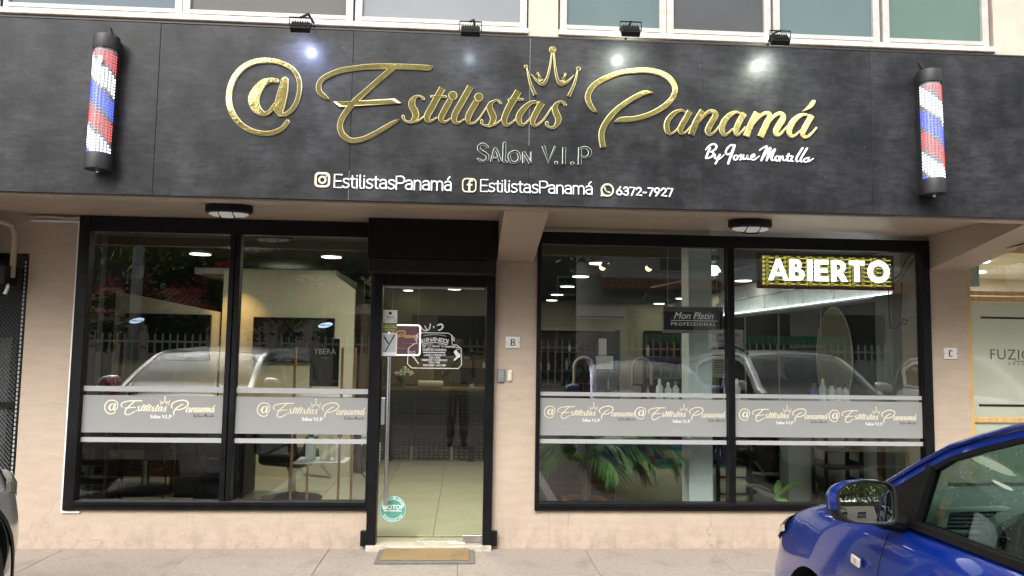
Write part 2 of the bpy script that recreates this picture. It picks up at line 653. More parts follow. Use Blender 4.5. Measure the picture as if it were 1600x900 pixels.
M['ivory'] = mat('ivory plastic', (0.72, 0.66, 0.5), 0.45)
M['coir'] = mat('coir mat', (0.27, 0.18, 0.085), 0.95, c2=(0.38, 0.27, 0.13), scale=160, bump=0.9, bscale=260, c3=(0.20, 0.15, 0.09), scale3=6)
M['threshold'] = mat('worn cream step', (0.44, 0.39, 0.32), 0.6, c2=(0.52, 0.47, 0.40), scale=9, c3=(0.22, 0.18, 0.14), scale3=8, bump=0.4)
M['rubber'] = mat('grey rubber', (0.13, 0.125, 0.115), 0.8, c2=(0.18, 0.17, 0.155), scale=20)
M['slab'] = mat('pavement slab', (0.30, 0.255, 0.218), 0.85, c2=(0.37, 0.315, 0.272), scale=34, bump=0.55, bscale=150, c3=(0.235, 0.20, 0.17), scale3=3.2)
M['joint'] = mat('mortar bed', (0.16, 0.14, 0.12), 0.95, bump=0.4)
M['asphalt'] = mat('worn concrete lot', (0.13, 0.12, 0.11), 0.9, c2=(0.19, 0.18, 0.165), scale=30, bump=0.6, bscale=180, c3=(0.09, 0.085, 0.08), scale3=0.6)
M['yellow_paint'] = mat('faded white line paint', (0.55, 0.54, 0.5), 0.8)
M['pvc'] = mat('painted pipe', (0.36, 0.29, 0.225), 0.5, c2=(0.42, 0.34, 0.27), scale=20)
M['white_pvc'] = mat('white cable duct', (0.82, 0.82, 0.80), 0.45)
M['wood'] = mat('varnished pine', (0.50, 0.31, 0.12), 0.4, c2=(0.62, 0.41, 0.18), scale=5, stretch=(8, 8, 1), bump=0.1)
M['frost_green'] = mat('pale green frosted film', (0.46, 0.50, 0.40), 0.10, alpha=0.80, coat=1.0)
# interior
M['cream'] = mat('cream interior wall', (0.62, 0.57, 0.42), 0.75, c2=(0.66, 0.61, 0.46), scale=2)
M['dark_wall'] = mat('dark interior paint', (0.03, 0.03, 0.026), 0.8)
M['maroon'] = mat('dark maroon leather', (0.06, 0.010, 0.014), 0.4, bump=0.2)
M['cream_white'] = mat('white interior wall', (0.70, 0.70, 0.64), 0.7)
M['ceiling'] = mat('dark ceiling', (0.004, 0.009, 0.010), 0.8, spec=0.2)
M['tile'] = mat('beige porcelain tile', (0.56, 0.52, 0.41), 0.16, c2=(0.62, 0.58, 0.46), scale=3, c3=(0.50, 0.46, 0.36), scale3=1.5)
M['grout'] = mat('tile grout', (0.16, 0.14, 0.11), 0.9)
M['dark_wood'] = mat('dark wood', (0.05, 0.03, 0.02), 0.5, c2=(0.09, 0.055, 0.035), scale=4, stretch=(1, 1, 7))
M['mid_wood'] = mat('brown wood', (0.22, 0.14, 0.08), 0.5, c2=(0.30, 0.19, 0.11), scale=4, stretch=(9, 9, 1))
M['copper_wood'] = mat('oiled wood leg', (0.36, 0.19, 0.09), 0.45, c2=(0.44, 0.25, 0.12), scale=6, stretch=(6, 6, 1))
M['screen'] = mat('switched off screen', (0.006, 0.006, 0.007), 0.08)
M['leather'] = mat('black leather', (0.004, 0.004, 0.005), 0.38, bump=0.3, bscale=90)
M['brick'] = mat('whitewashed block', (0.62, 0.62, 0.58), 0.8, c2=(0.74, 0.74, 0.70), scale=8, bump=0.6, bscale=30)
M['concrete'] = mat('grey interior plaster', (0.26, 0.27, 0.25), 0.7, c2=(0.34, 0.35, 0.32), scale=3, bump=0.2)
M['col_white'] = mat('white column paint', (0.74, 0.78, 0.80), 0.5)
M['terracotta'] = mat('red clay pot', (0.20, 0.035, 0.025), 0.55, c2=(0.26, 0.05, 0.035), scale=10)
M['soil'] = mat('potting soil', (0.03, 0.02, 0.015), 0.95, bump=0.8)
M['palm_leaf'] = mat('palm leaf', (0.08, 0.18, 0.045), 0.45, c2=(0.15, 0.28, 0.075), scale=14)
M['palm_dry'] = mat('drying palm leaf', (0.16, 0.11, 0.04), 0.6, c2=(0.12, 0.13, 0.04), scale=12)
M['broad_leaf'] = mat('broad green leaf', (0.10, 0.24, 0.03), 0.4, c2=(0.17, 0.33, 0.06), scale=14)
M['teal'] = mat('teal packaging', (0.02, 0.22, 0.22), 0.4)
M['red_pack'] = mat('dark red packaging', (0.20, 0.02, 0.03), 0.4)
M['amber'] = mat('amber bottle', (0.20, 0.10, 0.02), 0.2)
M['yellow_pack'] = mat('yellow packaging', (0.30, 0.20, 0.03), 0.4)
M['blue_pack'] = mat('blue packaging', (0.05, 0.12, 0.35), 0.4)
M['white_plastic'] = mat('white plastic', (0.78, 0.78, 0.76), 0.35)
M['green_glass'] = mat('green glass shelf', (0.10, 0.34, 0.24), 0.15, alpha=0.75)
M['mirror'] = mat('mirror', (0.55, 0.60, 0.60), 0.02, 1.0)
M['orange'] = mat('orange flower pot', (0.55, 0.14, 0.03), 0.5)
M['flower_white'] = mat('white flowers', (0.75, 0.73, 0.62), 0.7)
M['brand_plum'] = mat('plum light box face', (0.14, 0.05, 0.085), 0.3, emit=0.28)
M['lamp_disc'] = emit_mat('led downlight', (1.0, 0.97, 0.88), 4.5)
M['lamp_warm'] = emit_mat('warm spot lamp', (1.0, 0.50, 0.14), 5.0)
M['lamp_white'] = emit_mat('white pendant glow', (0.93, 0.98, 1.0), 1.6)
M['led_strip'] = emit_mat('cove led strip', (0.90, 0.97, 1.0), 3.0)
M['sign_white'] = emit_mat('lit white letters', (1.0, 1.0, 0.93), 1.6)
M['sign_yellow'] = emit_mat('lit yellow lettering', (0.85, 0.72, 0.10), 0.62)
M['sign_dark'] = mat('dark sign face', (0.05, 0.055, 0.045), 0.4)
M['frame_light'] = emit_mat('lit white border', (1.0, 1.0, 1.0), 0.9)
# exterior
M['blue_paint'] = mat('metallic blue car paint', (0.0008, 0.020, 0.22), 0.34, 0.30, coat=1.0, c2=(0.0008, 0.027, 0.27), scale=400)
M['silver_paint'] = mat('silver car paint', (0.38, 0.38, 0.40), 0.34, 0.3, coat=1.0)
M['white_paint'] = mat('white car paint', (0.74, 0.74, 0.72), 0.35, coat=1.0)
M['car_black'] = mat('car trim plastic', (0.005, 0.005, 0.0055), 0.5, bump=0.12, bscale=250, spec=0.2)
M['well'] = mat('wheel arch liner', (0.008, 0.008, 0.008), 0.9)
M['tyre'] = mat('tyre rubber', (0.018, 0.018, 0.018), 0.85, bump=0.3)
M['rim'] = mat('alloy rim', (0.45, 0.45, 0.46), 0.3, 0.9)
M['car_glass'] = glass_mat('tinted car glass', (0.44, 0.54, 0.49), 1.5, dirt=0.03, boost=1.0, dcol=(0.40, 0.44, 0.42))
M['car_glass_clear'] = glass_mat('windscreen glass', (0.90, 0.94, 0.92), 1.5, boost=1.3)
M['lens'] = mat('headlight lens', (0.30, 0.30, 0.27), 0.08, c2=(0.42, 0.42, 0.36), scale=16, coat=1.0)
M['lens_orange'] = mat('side repeater lens', (0.80, 0.78, 0.74), 0.15, coat=1.0)
M['repeater_bulb'] = mat('amber bulb', (0.75, 0.42, 0.2), 0.3)
M['dash'] = mat('grey dashboard', (0.22, 0.24, 0.23), 0.6, bump=0.2, bscale=260)
M['dash_silver'] = mat('silver dashboard trim', (0.68, 0.72, 0.70), 0.3, 0.3)
M['seat'] = mat('car seat cloth', (0.04, 0.04, 0.042), 0.85)
M['fence_white'] = mat('white fence paint', (0.40, 0.395, 0.38), 0.5)
M['hedge'] = mat('hedge leaves', (0.03, 0.07, 0.018), 0.6, c2=(0.07, 0.13, 0.03), scale=3)
M['bougain'] = mat('pink bougainvillea', (0.50, 0.07, 0.12), 0.6, c2=(0.62, 0.14, 0.2), scale=9)
M['crown'] = mat('tree leaves', (0.08, 0.11, 0.02), 0.55, c2=(0.19, 0.22, 0.045), scale=0.9)
M['bark'] = mat('bark', (0.10, 0.075, 0.05), 0.9, bump=0.8, bscale=20)
M['house'] = mat('beige house render', (0.50, 0.42, 0.32), 0.8, c2=(0.58, 0.50, 0.39), scale=1.2)
M['house_grey'] = mat('grey house render', (0.34, 0.34, 0.33), 0.8, c2=(0.42, 0.42, 0.40), scale=1.2)
M['roof_tile'] = mat('clay roof tile', (0.30, 0.10, 0.06), 0.75, c2=(0.42, 0.16, 0.09), scale=5)
M['dark_window'] = mat('dark house window', (0.02, 0.025, 0.03), 0.1)
M['green_metal'] = mat('green painted metal', (0.02, 0.20, 0.09), 0.5)
M['cloth_white'] = mat('white shirt cloth', (0.70, 0.70, 0.68), 0.85, bump=0.3)
M['denim'] = mat('grey denim', (0.16, 0.17, 0.19), 0.9, bump=0.3)
M['skin'] = mat('skin', (0.42, 0.25, 0.17), 0.55)
M['hair'] = mat('dark hair', (0.02, 0.014, 0.01), 0.6)
M['shoe'] = mat('dark shoe', (0.03, 0.03, 0.03), 0.6)
for i, (c, n) in enumerate([((0.10, 0.128, 0.146), 'pale blue'), ((0.10, 0.097, 0.09), 'grey'), ((0.205, 0.215, 0.23), 'light grey'), ((0.10, 0.14, 0.145), 'blue green'), ((0.07, 0.072, 0.076), 'slate'), ((0.105, 0.15, 0.155), 'teal grey'), ((0.10, 0.155, 0.13), 'green grey')]):
    M['up%d' % i] = mat('upper pane ' + n, c, 0.35, c2=tuple(k * 1.12 for k in c), scale=1.6, spec=0.15)
LOGO = [
 ('at','s',[(-1175,3003,29),(-1208,2959,29),(-1263,2931,31),(-1313,2923,31),(-1376,2931,32),(-1440,2958,33),(-1492,3002,36),(-1529,3059,37),(-1547,3118,38),(-1550,3177,38),(-1540,3236,38),(-1511,3303,39),(-1463,3357,37),(-1402,3391,36),(-1333,3404,35),(-1269,3401,31),(-1212,3385,28),(-1160,3356,28),(-1127,3317,30),(-1109,3265,30),(-1107,3212,30),(-1117,3153,28),(-1139,3101,30),(-1171,3065,27),(-1202,3050,24),(-1224,3052,23)]),
 ('at','s',[(-1202,3275,47),(-1211,3208,64),(-1223,3142,68),(-1232,3089,64),(-1224,3057,39)]),
 ('at','s',[(-1252,3271,27),(-1290,3274,31),(-1333,3257,46),(-1369,3213,61),(-1393,3156,72),(-1385,3104,64),(-1357,3067,48),(-1318,3052,27),(-1288,3071,26),(-1258,3115,24)]),
 ('E','f',[(-914,3160,3),(-940,3176,26),(-976,3207,34),(-985,3247,35),(-966,3291,32),(-923,3322,33),(-853,3353,34),(-777,3371,33),(-681,3386,35),(-585,3393,37),(-488,3396,37),(-391,3397,36),(-326,3396,36),(-278,3395,33),(-254,3407,5)]),
 ('E','f',[(-514,3384,39),(-577,3325,34),(-645,3259,34),(-701,3204,36),(-745,3160,38),(-782,3115,38),(-818,3061,36),(-839,3008,36),(-837,2962,37),(-814,2923,39),(-775,2898,35),(-730,2897,32),(-667,2918,31),(-604,2953,31),(-541,2995,29),(-491,3026,23),(-459,3042,3)]),
 ('E','p',[(-888,3145),(-777,3152),(-495,3180),(-453,3152),(-610,3136),(-846,3113)]),
 ('s','s',[(-310,3186,19),(-326,3200,14),(-345,3203,16),(-368,3191,26),(-383,3162,42),(-380,3129,44),(-363,3102,44),(-356,3073,42),(-366,3049,35),(-387,3030,21),(-414,3031,14),(-433,3047,15),(-437,3064,21)]),
 ('s','s',[(-387,3025,12),(-336,3041,14),(-305,3068,10)]),
 ('t','f',[(-189,3262,43),(-229,3182,43),(-260,3119,43),(-280,3081,42),(-284,3055,37),(-269,3037,21),(-244,3046,14),(-219,3066,10)]),
 ('t','s',[(-257,3204,16),(-165,3206,16)]),
 ('i','c',[(-119,3215,29)]),
 ('i','f',[(-134,3188,38),(-167,3123,40),(-190,3074,38),(-193,3053,35),(-177,3037,19),(-156,3041,14),(-129,3062,10)]),
 ('l','f',[(-6,3278,42),(-57,3179,42),(-98,3101,41),(-108,3060,37),(-94,3034,21),(-68,3040,14),(-41,3060,10)]),
 ('i','c',[(50,3210,29)]),
 ('i','f',[(36,3182,39),(0,3114,40),(-19,3066,38),(-11,3040,23),(6,3031,15),(34,3044,13),(65,3083,11),(106,3151,9)]),
 ('s','s',[(192,3176,18),(175,3192,13),(152,3188,16),(129,3169,31),(122,3142,41),(135,3109,43),(147,3081,43),(143,3052,38),(122,3023,21),(94,3022,13),(73,3036,16),(72,3052,20)]),
 ('s','s',[(122,3016,12),(164,3034,13),(201,3064,10)]),
 ('t','f',[(311,3260,44),(271,3190,44),(239,3127,42),(220,3074,40),(222,3048,32),(236,3029,20),(262,3040,14),(296,3072,10)]),
 ('t','s',[(248,3199,16),(337,3205,16)]),
 ('a','s',[(438,3179,14),(414,3192,19),(382,3177,28),(344,3140,38),(317,3096,40),(315,3063,38),(330,3037,24),(355,3040,15),(388,3075,13)]),
 ('a','f',[(465,3188,44),(438,3139,42),(410,3080,39),(406,3054,33),(419,3033,20),(440,3038,15),(481,3078,13),(532,3161,9)]),
 ('s','s',[(619,3181,20),(602,3197,16),(579,3195,16),(558,3176,29),(551,3147,40),(563,3114,43),(575,3086,42),(571,3057,36),(552,3028,23),(524,3022,16),(501,3036,17),(500,3052,25)]),
 ('crown','c',[(533,3548,24)]),
 ('crown','c',[(357,3427,13)]),
 ('crown','c',[(705,3426,15)]),
 ('crown','f',[(363,3417,8),(374,3367,14),(391,3304,19),(419,3239,23)]),
 ('crown','f',[(699,3412,9),(686,3351,16),(669,3296,19),(642,3238,23)]),
 ('crown','f',[(527,3525,10),(519,3455,13),(502,3367,17),(480,3321,23),(462,3313,19),(431,3333,16),(392,3377,4)]),
 ('crown','f',[(541,3525,10),(548,3447,14),(560,3370,18),(579,3324,22),(601,3316,19),(641,3343,14),(676,3383,4)]),
 ('crown','c',[(436,3384,8)]),
 ('crown','p',[(437,3374),(444,3377),(472,3340),(445,3331)]),
 ('crown','c',[(618,3385,8)]),
 ('crown','p',[(613,3378),(621,3376),(615,3333),(585,3335)]),
 ('P','f',[(836,3136,3),(806,3154,26),(775,3206,36),(771,3254,37),(801,3308,36),(856,3352,35),(932,3390,33),(1001,3414,32),(1078,3427,35),(1161,3433,36),(1238,3423,38),(1300,3397,39),(1342,3353,38),(1356,3304,35),(1335,3247,35),(1293,3203,35),(1231,3159,33),(1161,3125,33),(1078,3101,33),(989,3091,33),(946,3074,3)]),
 ('P','f',[(1204,3283,4),(1154,3282,28),(1092,3252,31),(1023,3207,32),(961,3156,35),(906,3092,38),(868,3021,39),(862,2965,37),(873,2902,38)]),
 ('a','s',[(1427,3157,10),(1397,3168,17),(1358,3155,25),(1323,3123,33),(1300,3084,35),(1297,3045,36),(1306,3018,29),(1327,3007,15),(1354,3024,12),(1381,3055,12)]),
 ('a','f',[(1454,3164,37),(1427,3115,37),(1400,3068,37),(1388,3034,34),(1394,3015,23),(1415,3014,15),(1442,3038,12),(1462,3066,10)]),
 ('n','f',[(1541,3170,42),(1496,3094,41),(1462,3005,40)]),
 ('n','f',[(1512,3091,12),(1547,3134,17),(1581,3165,23),(1614,3166,31),(1628,3143,41),(1608,3106,39),(1585,3066,39),(1574,3033,37),(1584,3012,25),(1608,3017,17),(1635,3044,14),(1654,3072,11)]),
 ('a','s',[(1798,3159,14),(1771,3169,19),(1736,3156,29),(1697,3120,37),(1674,3077,39),(1671,3042,37),(1683,3015,26),(1704,3016,17),(1743,3052,14)]),
 ('a','f',[(1823,3161,39),(1790,3106,39),(1769,3056,37),(1764,3031,29),(1777,3015,21),(1801,3032,16),(1831,3071,12)]),
 ('m','f',[(1911,3170,43),(1866,3084,41),(1835,3006,41)]),
 ('m','f',[(1880,3085,12),(1922,3136,19),(1956,3165,23),(1987,3168,29),(1997,3148,36),(1976,3100,41),(1932,3006,43)]),
 ('m','f',[(1975,3075,12),(2013,3135,21),(2051,3166,25),(2082,3164,34),(2087,3135,41),(2060,3091,41),(2038,3048,38),(2044,3021,25),(2066,3027,19),(2095,3059,14),(2116,3084,12)]),
 ('a_acute','s',[(2271,3160,12),(2238,3169,19),(2200,3157,29),(2158,3119,37),(2133,3072,39),(2130,3041,35),(2144,3018,25),(2169,3024,17),(2207,3058,13)]),
 ('a_acute','f',[(2286,3162,38),(2258,3114,37),(2229,3063,37),(2220,3038,33),(2231,3016,25),(2256,3018,19),(2290,3049,15),(2318,3083,12)]),
 ('a_acute','s',[(2299,3257,28),(2281,3231,29),(2255,3209,19),(2225,3192,5)]),
]
SALON = [
 ('S',[[(114,2881,16),(95,2896,16),(75,2898,16),(57,2884,19),(60,2863,22),(81,2845,22),(107,2830,22),(115,2809,20),(103,2790,17),(79,2783,15),(53,2799,14)]]),
 ('A',[[(138,2783,13),(159,2861,16),(172,2861,16),(198,2787,18)],[(147,2807,11),(186,2814,11)]]),
 ('L',[[(223,2908,21),(223,2842,22),(221,2794,20),(241,2785,12)]]),
 ('O',[[(289,2857,18),(261,2840,19),(256,2816,19),(267,2790,18),(291,2783,16),(317,2797,18),(322,2823,19),(311,2850,18),(289,2857,18)]]),
 ('N',[[(348,2781,13),(347,2856,13)],[(350,2856,19),(393,2783,19)],[(398,2783,12),(398,2858,12)]]),
 ('V',[[(478,2900,23),(514,2792,21),(557,2899,14)]]),
 ('dot',[[(564,2789,24),(565,2789,24)]]),
 ('I',[[(616,2894,23),(615,2782,23)]]),
 ('dot',[[(670,2789,24),(671,2789,24)]]),
 ('P',[[(721,2897,23),(718,2782,23)],[(724,2892,14),(758,2897,18),(784,2878,23),(783,2848,22),(759,2832,14),(727,2833,13)]]),
]
BYLINE = [
 ('B',[[(1561,2909,9),(1585,2934,12),(1613,2948,13),(1633,2936,15),(1628,2915,14),(1605,2899,11),(1592,2895,9)],[(1590,2919,14),(1574,2883,15),(1563,2850,13)],[(1597,2895,10),(1613,2886,14),(1607,2866,14),(1584,2853,12),(1563,2849,10)]]),
 ('y',[[(1624,2876,12),(1621,2856,14),(1635,2851,11),(1656,2875,11)],[(1656,2877,13),(1642,2844,13),(1626,2815,12)],[(1633,2836,8),(1661,2854,8),(1685,2878,7)]]),
 ('J',[[(1754,2945,12),(1729,2942,13),(1705,2918,14),(1697,2892,13),(1710,2879,12),(1728,2890,9)],[(1756,2942,17),(1739,2893,18),(1712,2818,15)]]),
 ('osue',[[(1764,2878,11),(1751,2865,12),(1754,2847,12),(1772,2850,11),(1777,2871,11),(1764,2878,11)],[(1777,2866,7),(1801,2882,11),(1796,2866,13),(1805,2854,13),(1790,2846,9)],[(1816,2880,12),(1816,2854,13),(1834,2855,9),(1844,2878,12),(1842,2855,13),(1862,2853,8)],[(1865,2861,9),(1891,2874,10),(1889,2887,10),(1870,2876,12),(1870,2853,12),(1891,2851,10),(1922,2875,8)]]),
 ('M',[[(1926,2915,9),(1946,2930,11),(1972,2944,12),(1977,2936,13),(1956,2889,16),(1937,2846,13)],[(1943,2858,12),(1972,2900,11),(2001,2935,13),(1990,2896,16),(1973,2848,13)],[(1979,2859,12),(2008,2901,11),(2032,2928,13),(2016,2891,16),(2005,2857,14),(2018,2849,9),(2033,2863,7)]]),
 ('ontilla',[[(2047,2882,11),(2034,2869,12),(2037,2849,12),(2055,2852,11),(2060,2872,11),(2047,2882,11)],[(2067,2877,12),(2063,2847,12)],[(2067,2862,7),(2083,2880,11),(2085,2857,13),(2098,2851,9),(2114,2868,7)],[(2125,2897,12),(2114,2855,13),(2129,2848,8)],[(2151,2880,12),(2140,2853,13),(2155,2848,8)],[(2109,2881,8),(2140,2884,8)],[(2219,2939,14),(2179,2873,14),(2179,2847,12),(2194,2850,7)],[(2250,2937,14),(2211,2874,14),(2207,2848,12),(2226,2850,7)],[(2257,2875,10),(2231,2864,11),(2230,2847,11),(2252,2849,10),(2265,2876,11),(2261,2850,10),(2291,2870,8)]]),
]

# ================================================================== GROUND
g = MB()
g.box(-150, 150, -160, 60, -1.0, -0.03)
g.build('ground', M['asphalt'], kind='structure')
pave = link('pavement', None, kind='structure')
b = MB()
b.box(-12, 12, -1.86, 0.0, -0.028, -0.012)
b.build('mortar_bed', M['joint'], pave)
rnd = random.Random(3)
slab_me = []
for k in range(3):
    q = MB()
    q.bbox(-0.4982, 0.4982, -0.2982, 0.2982, -0.012, 0.0, 0.002)
    slab_me.append(q.mesh('slab', M['slab']))
for j in range(3):
    for i in range(-6, 8):
        link('slab', rnd.choice(slab_me), pave, loc=(-0.03 + i * 1.0 + 0.5, -0.30 - j * 0.6 - 0.003, rnd.uniform(-0.0015, 0.001)))
b = MB()
for x in (-4.6, -2.05, 0.95, 3.45, 6.1):
    b.box(x - 0.05, x + 0.05, -6.6, -1.95, -0.0299, -0.026)
b.build('parking_line', M['yellow_paint'], pave)

# ================================================================== SALON BUILDING
bld = thing('salon_building', 'taupe plastered shop building with black sign canopy, ground floor display windows and white windows above', 'building')
b = MB()
b.box(-3.43, -3.05, 0, 0.22, -0.02, 2.57)       # left pier
b.box(-3.05, -0.79, 0, 0.22, -0.02, 0.295)      # below left window
b.box(-0.79, -0.745, 0, 0.22, -0.02, 0.295)
b.box(0.228, 0.566, 0, 0.22, -0.02, 2.57)       # pier beside door
b.box(0.566, 3.862, 0, 0.22, -0.02, 0.298)      # below right window
b.box(3.862, 4.20, 0, 0.40, -0.02, 2.57)        # right pier
b.box(-5.6, -3.43, 0.0, 0.22, 2.26, 2.57)       # above the mesh gate
b.box(-9.0, -5.6, 0.0, 0.22, -0.02, 2.57)
b.box(4.20, 9.0, 0.0, 0.10, 2.50, 2.57)
b.box(7.2, 9.0, 0.0, 0.22, -0.02, 2.50)
b.build('wall', M['wall'], bld)
b = MB()
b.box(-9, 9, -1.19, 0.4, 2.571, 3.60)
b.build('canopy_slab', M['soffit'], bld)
b = MB()
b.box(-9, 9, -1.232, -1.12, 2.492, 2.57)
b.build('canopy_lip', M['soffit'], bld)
for x0, x1 in ((0.236, 0.536), (3.866, 4.196)):
    b = MB()
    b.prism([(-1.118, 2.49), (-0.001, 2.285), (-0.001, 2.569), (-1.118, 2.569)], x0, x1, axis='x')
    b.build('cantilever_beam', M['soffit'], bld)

# upper storey
UP = [(-6.10, -5.35), (-5.30, -4.20), (-4.16, -3.04), (-3.02, -1.915), (-1.875, -0.81), (-0.76, 0.345)]
UP2 = [(0.605, 1.295), (1.335, 2.02), (2.075, 2.79), (2.85, 3.575)]
b = MB()
b.box(-9, 9, -1.2, -0.9, 3.602, 3.672)
b.box(-9, -6.2, -1.2, -0.9, 3.672, 5.9)
b.box(0.375, 0.575, -1.2, -0.9, 3.672, 5.1)
b.box(3.63, 3.815, -1.2, -0.9, 3.672, 5.1)
b.box(3.815, 9, -1.17, -0.9, 3.672, 5.1)
b.box(-6.2, 9, -1.2, -0.9, 5.1, 5.9)
b.build('upper_wall', M['upper'], bld)
b = MB()
b.box(-9, 9, -0.9, 9, 5.9, 6.0)
b.build('roof', M['concrete'], bld)
for lo, hi in ((-6.2, 0.375), (0.575, 3.63)):
    b = MB()
    b.bbox(lo, hi, -1.225, -1.12, 3.674, 3.712, 0.006)
    b.build('window_sill', M['cream_trim'], bld)
pi = [3, 4, 2, 0, 1, 2, 3, 4, 5, 6]
for k, (x0, x1) in enumerate(UP + UP2):
    w = MB()
    f = 0.028
    w.box(x0 - 0.018, x0 + f, -1.205, -1.16, 3.713, 5.09)
    w.box(x1 - f, x1 + 0.018, -1.205, -1.16, 3.713, 5.09)
    w.box(x0 + f, x1 - f, -1.205, -1.16, 3.713, 3.713 + 0.04)
    w.box(x0 + f, x1 - f, -1.205, -1.16, 5.05, 5.09)
    w.box(x0 + f, x1 - f, -1.212, -1.206, 3.722, 3.733)
    wo = w.build('upper_window', M['white_frame'], bld)
    q = MB()
    q.box(x0 + f, x1 - f, -1.182, -1.17, 3.753, 5.05)
    q.build('pane', M['up%d' % pi[k]], wo)

# ------------------------------------------------------------------ black canopy sign
sign = thing('canopy_sign', 'long black panelled sign band across the front with gold script lettering and crown', 'sign')
seams = [-9.0, -7.0, -5.78, -4.45, -3.23, -2.0, -0.773, 0.384, 1.543, 2.70, 3.87, 5.1, 6.3, 7.6, 9.0]
for k in range(len(seams) - 1):
    b = MB()
    b.bbox(seams[k] + 0.0008, seams[k + 1] - 0.0008, -1.26, -1.236 - 0.002 * 0, 2.505, 3.628 + rnd.uniform(-.002, .002), 0.002)
    b.build('sign_panel', M['board'], sign)
b = MB()
b.box(-9, 9, -1.262, -1.195, 3.6305, 3.640)
b.build('top_flashing', M['board_edge'], sign)


def logo_groups():
    out = []
    for n, k, p in LOGO:
        if out and out[-1][0] == n:
            out[-1][1].append((k, p))
        else:
            out.append([n, [(k, p)]])
    return out


def logo_shape(mb, ents, y, t, off=0.0, sc=0.001, x0=0.0, z0=0.0, n=5, dn=12, bmax=0.004, grow=1.0, step=0.0004):
    for i, (k, p) in enumerate(ents):
        tt = t + step * i
        if k == 'c':
            x, z, r = p[0]
            disc(mb, x * sc + x0, z * sc + z0, r * sc * grow, y, tt, 22 if n > 3 else 8, b=bmax)
        elif k == 'p':
            pts = [(a * sc + x0, c * sc + z0) for a, c in p]
            mb.prism(pts, y, y - tt)
        else:
            ribbon(mb, [(a * sc + x0, c * sc + z0, w * sc * grow) for a, c, w in p], y, tt, k == 's', n, bmax=bmax)


NAMES = {'at': 'at_symbol', 'crown': 'crown_emblem'}
for n, ents in logo_groups():
    # each letter: cut-edge body with a mirrored face set just proud of it
    b = MB()
    b.mi = 0
    logo_shape(b, ents, -1.2605, 0.012, grow=1.0, bmax=0.0035)
    o = b.build(NAMES.get(n, 'letter'), M['gold_rim'], sign)
    b = MB()
    ins = []
    for k, p in ents:
        if k == 'c':
            x, z, r = p[0]
            ins.append(('c', [(x, z, max(2, r - 3.5))]))
        elif k == 'p':
            cx = sum(q[0] for q in p) / len(p)
            cz = sum(q[1] for q in p) / len(p)
            ins.append(('p', [(cx + (q[0] - cx) * 0.90, cz + (q[1] - cz) * 0.74) for q in p]))
        else:
            ins.append((k, [(a, c, max(1.0, w - 7)) for a, c, w in p]))
    logo_shape(b, ins, -1.2725, 0.0022, bmax=0.0005)
    b.build('mirror_face', M['gold'], o)

for n, ss in SALON:
    b = MB()
    for i, s_ in enumerate(ss):
        ribbon(b, [(x * .001, z * .001, w * .001) for x, z, w in s_], -1.2605, 0.008 + 0.0004 * i, n in ('S', 'O', 'dot', 'L'), smooth=n in ('S', 'O', 'P', 'L', 'A') and len(s_) > 2, bmax=0.002)
    o = b.build('small_letter', M['silver_rim'], sign)
    b = MB()
    for i, s_ in enumerate(ss):
        ribbon(b, [(x * .001, z * .001, max(0.002, (w - 5.0) * .001)) for x, z, w in s_], -1.269, 0.0012 + 0.0003 * i, n in ('S', 'O', 'dot', 'L'), smooth=n in ('S', 'O', 'P', 'L', 'A') and len(s_) > 2, bmax=0.0004)
    b.build('mirror_face', M['silver'], o)
for n, ss in BYLINE:
    b = MB()
    for i, s_ in enumerate(ss):
        ribbon(b, [(x * .001, z * .001, w * .00095) for x, z, w in s_], -1.2605, 0.007 + 0.0003 * i, True, bmax=0.0015)
    b.build('script_lettering', M['white_acr'], sign)


def sans(txt, x0, x1, z, cap, w, parent, name='small_letter'):
    sc = (x1 - x0) / text_w(txt, cap)
    x = x0
    for ch in txt:
        adv = GL[ch][0] * cap * sc
        b = MB()
        for k, st in enumerate(GL[ch][1]):
            ribbon(b, [(x + px * cap * sc, z + pz * cap, w) for px, pz in st], -1.2605, 0.008 + 0.0003 * k, True, smooth=False, bmax=0.001)
        b.build(name, M['white_acr'], parent)
        x += adv


sans('EstilistasPanam\xe1', -0.868, -0.108, 2.586, 0.084, 0.0098, sign)
sans('EstilistasPanam\xe1', 0.070, 0.812, 2.586, 0.078, 0.0088, sign)
sans('6372-7927', 0.962, 1.345, 2.588, 0.053, 0.0105, sign)


def rrect(x0, x1, z0, z1, r, n=5):
    out = []
    for cx, cz, a0 in ((x1 - r, z1 - r, 0), (x0 + r, z1 - r, 90), (x0 + r, z0 + r, 180), (x1 - r, z0 + r, 270)):
        out += _arc(cx, cz, r, r, a0, a0 + 90, n)
    return out


# social icons in gold outline
b = MB()
b.prism(rrect(-0.990, -0.892, 2.584, 2.682, 0.028), -1.2605, -1.268, [rrect(-0.977, -0.905, 2.597, 2.669, 0.018)])
b.prism([(-0.941 + 0.026 * math.cos(a * PI / 12), 2.633 + 0.026 * math.sin(a * PI / 12)) for a in range(24)], -1.2605, -1.268, [[(-0.941 + 0.015 * math.cos(a * PI / 12), 2.633 + 0.015 * math.sin(a * PI / 12)) for a in range(24)]])
disc(b, -0.916, 2.658, 0.0055, -1.2605, 0.007)
b.build('camera_icon', M['gold_print'], sign)
b = MB()
b.prism(rrect(-0.047, 0.046, 2.578, 2.671, 0.026), -1.2605, -1.268, [rrect(-0.039, 0.038, 2.586, 2.663, 0.019)])
ribbon(b, [(0.022, 2.655, 0.012), (0.008, 2.655, 0.013), (0.001, 2.642, 0.014), (0.001, 2.585, 0.014)], -1.2605, 0.0072, False)
ribbon(b, [(-0.016, 2.628, 0.011), (0.020, 2.628, 0.011)], -1.2605, 0.0076, False, smooth=False)
b.build('letter_icon', M['gold_print'], sign)
b = MB()
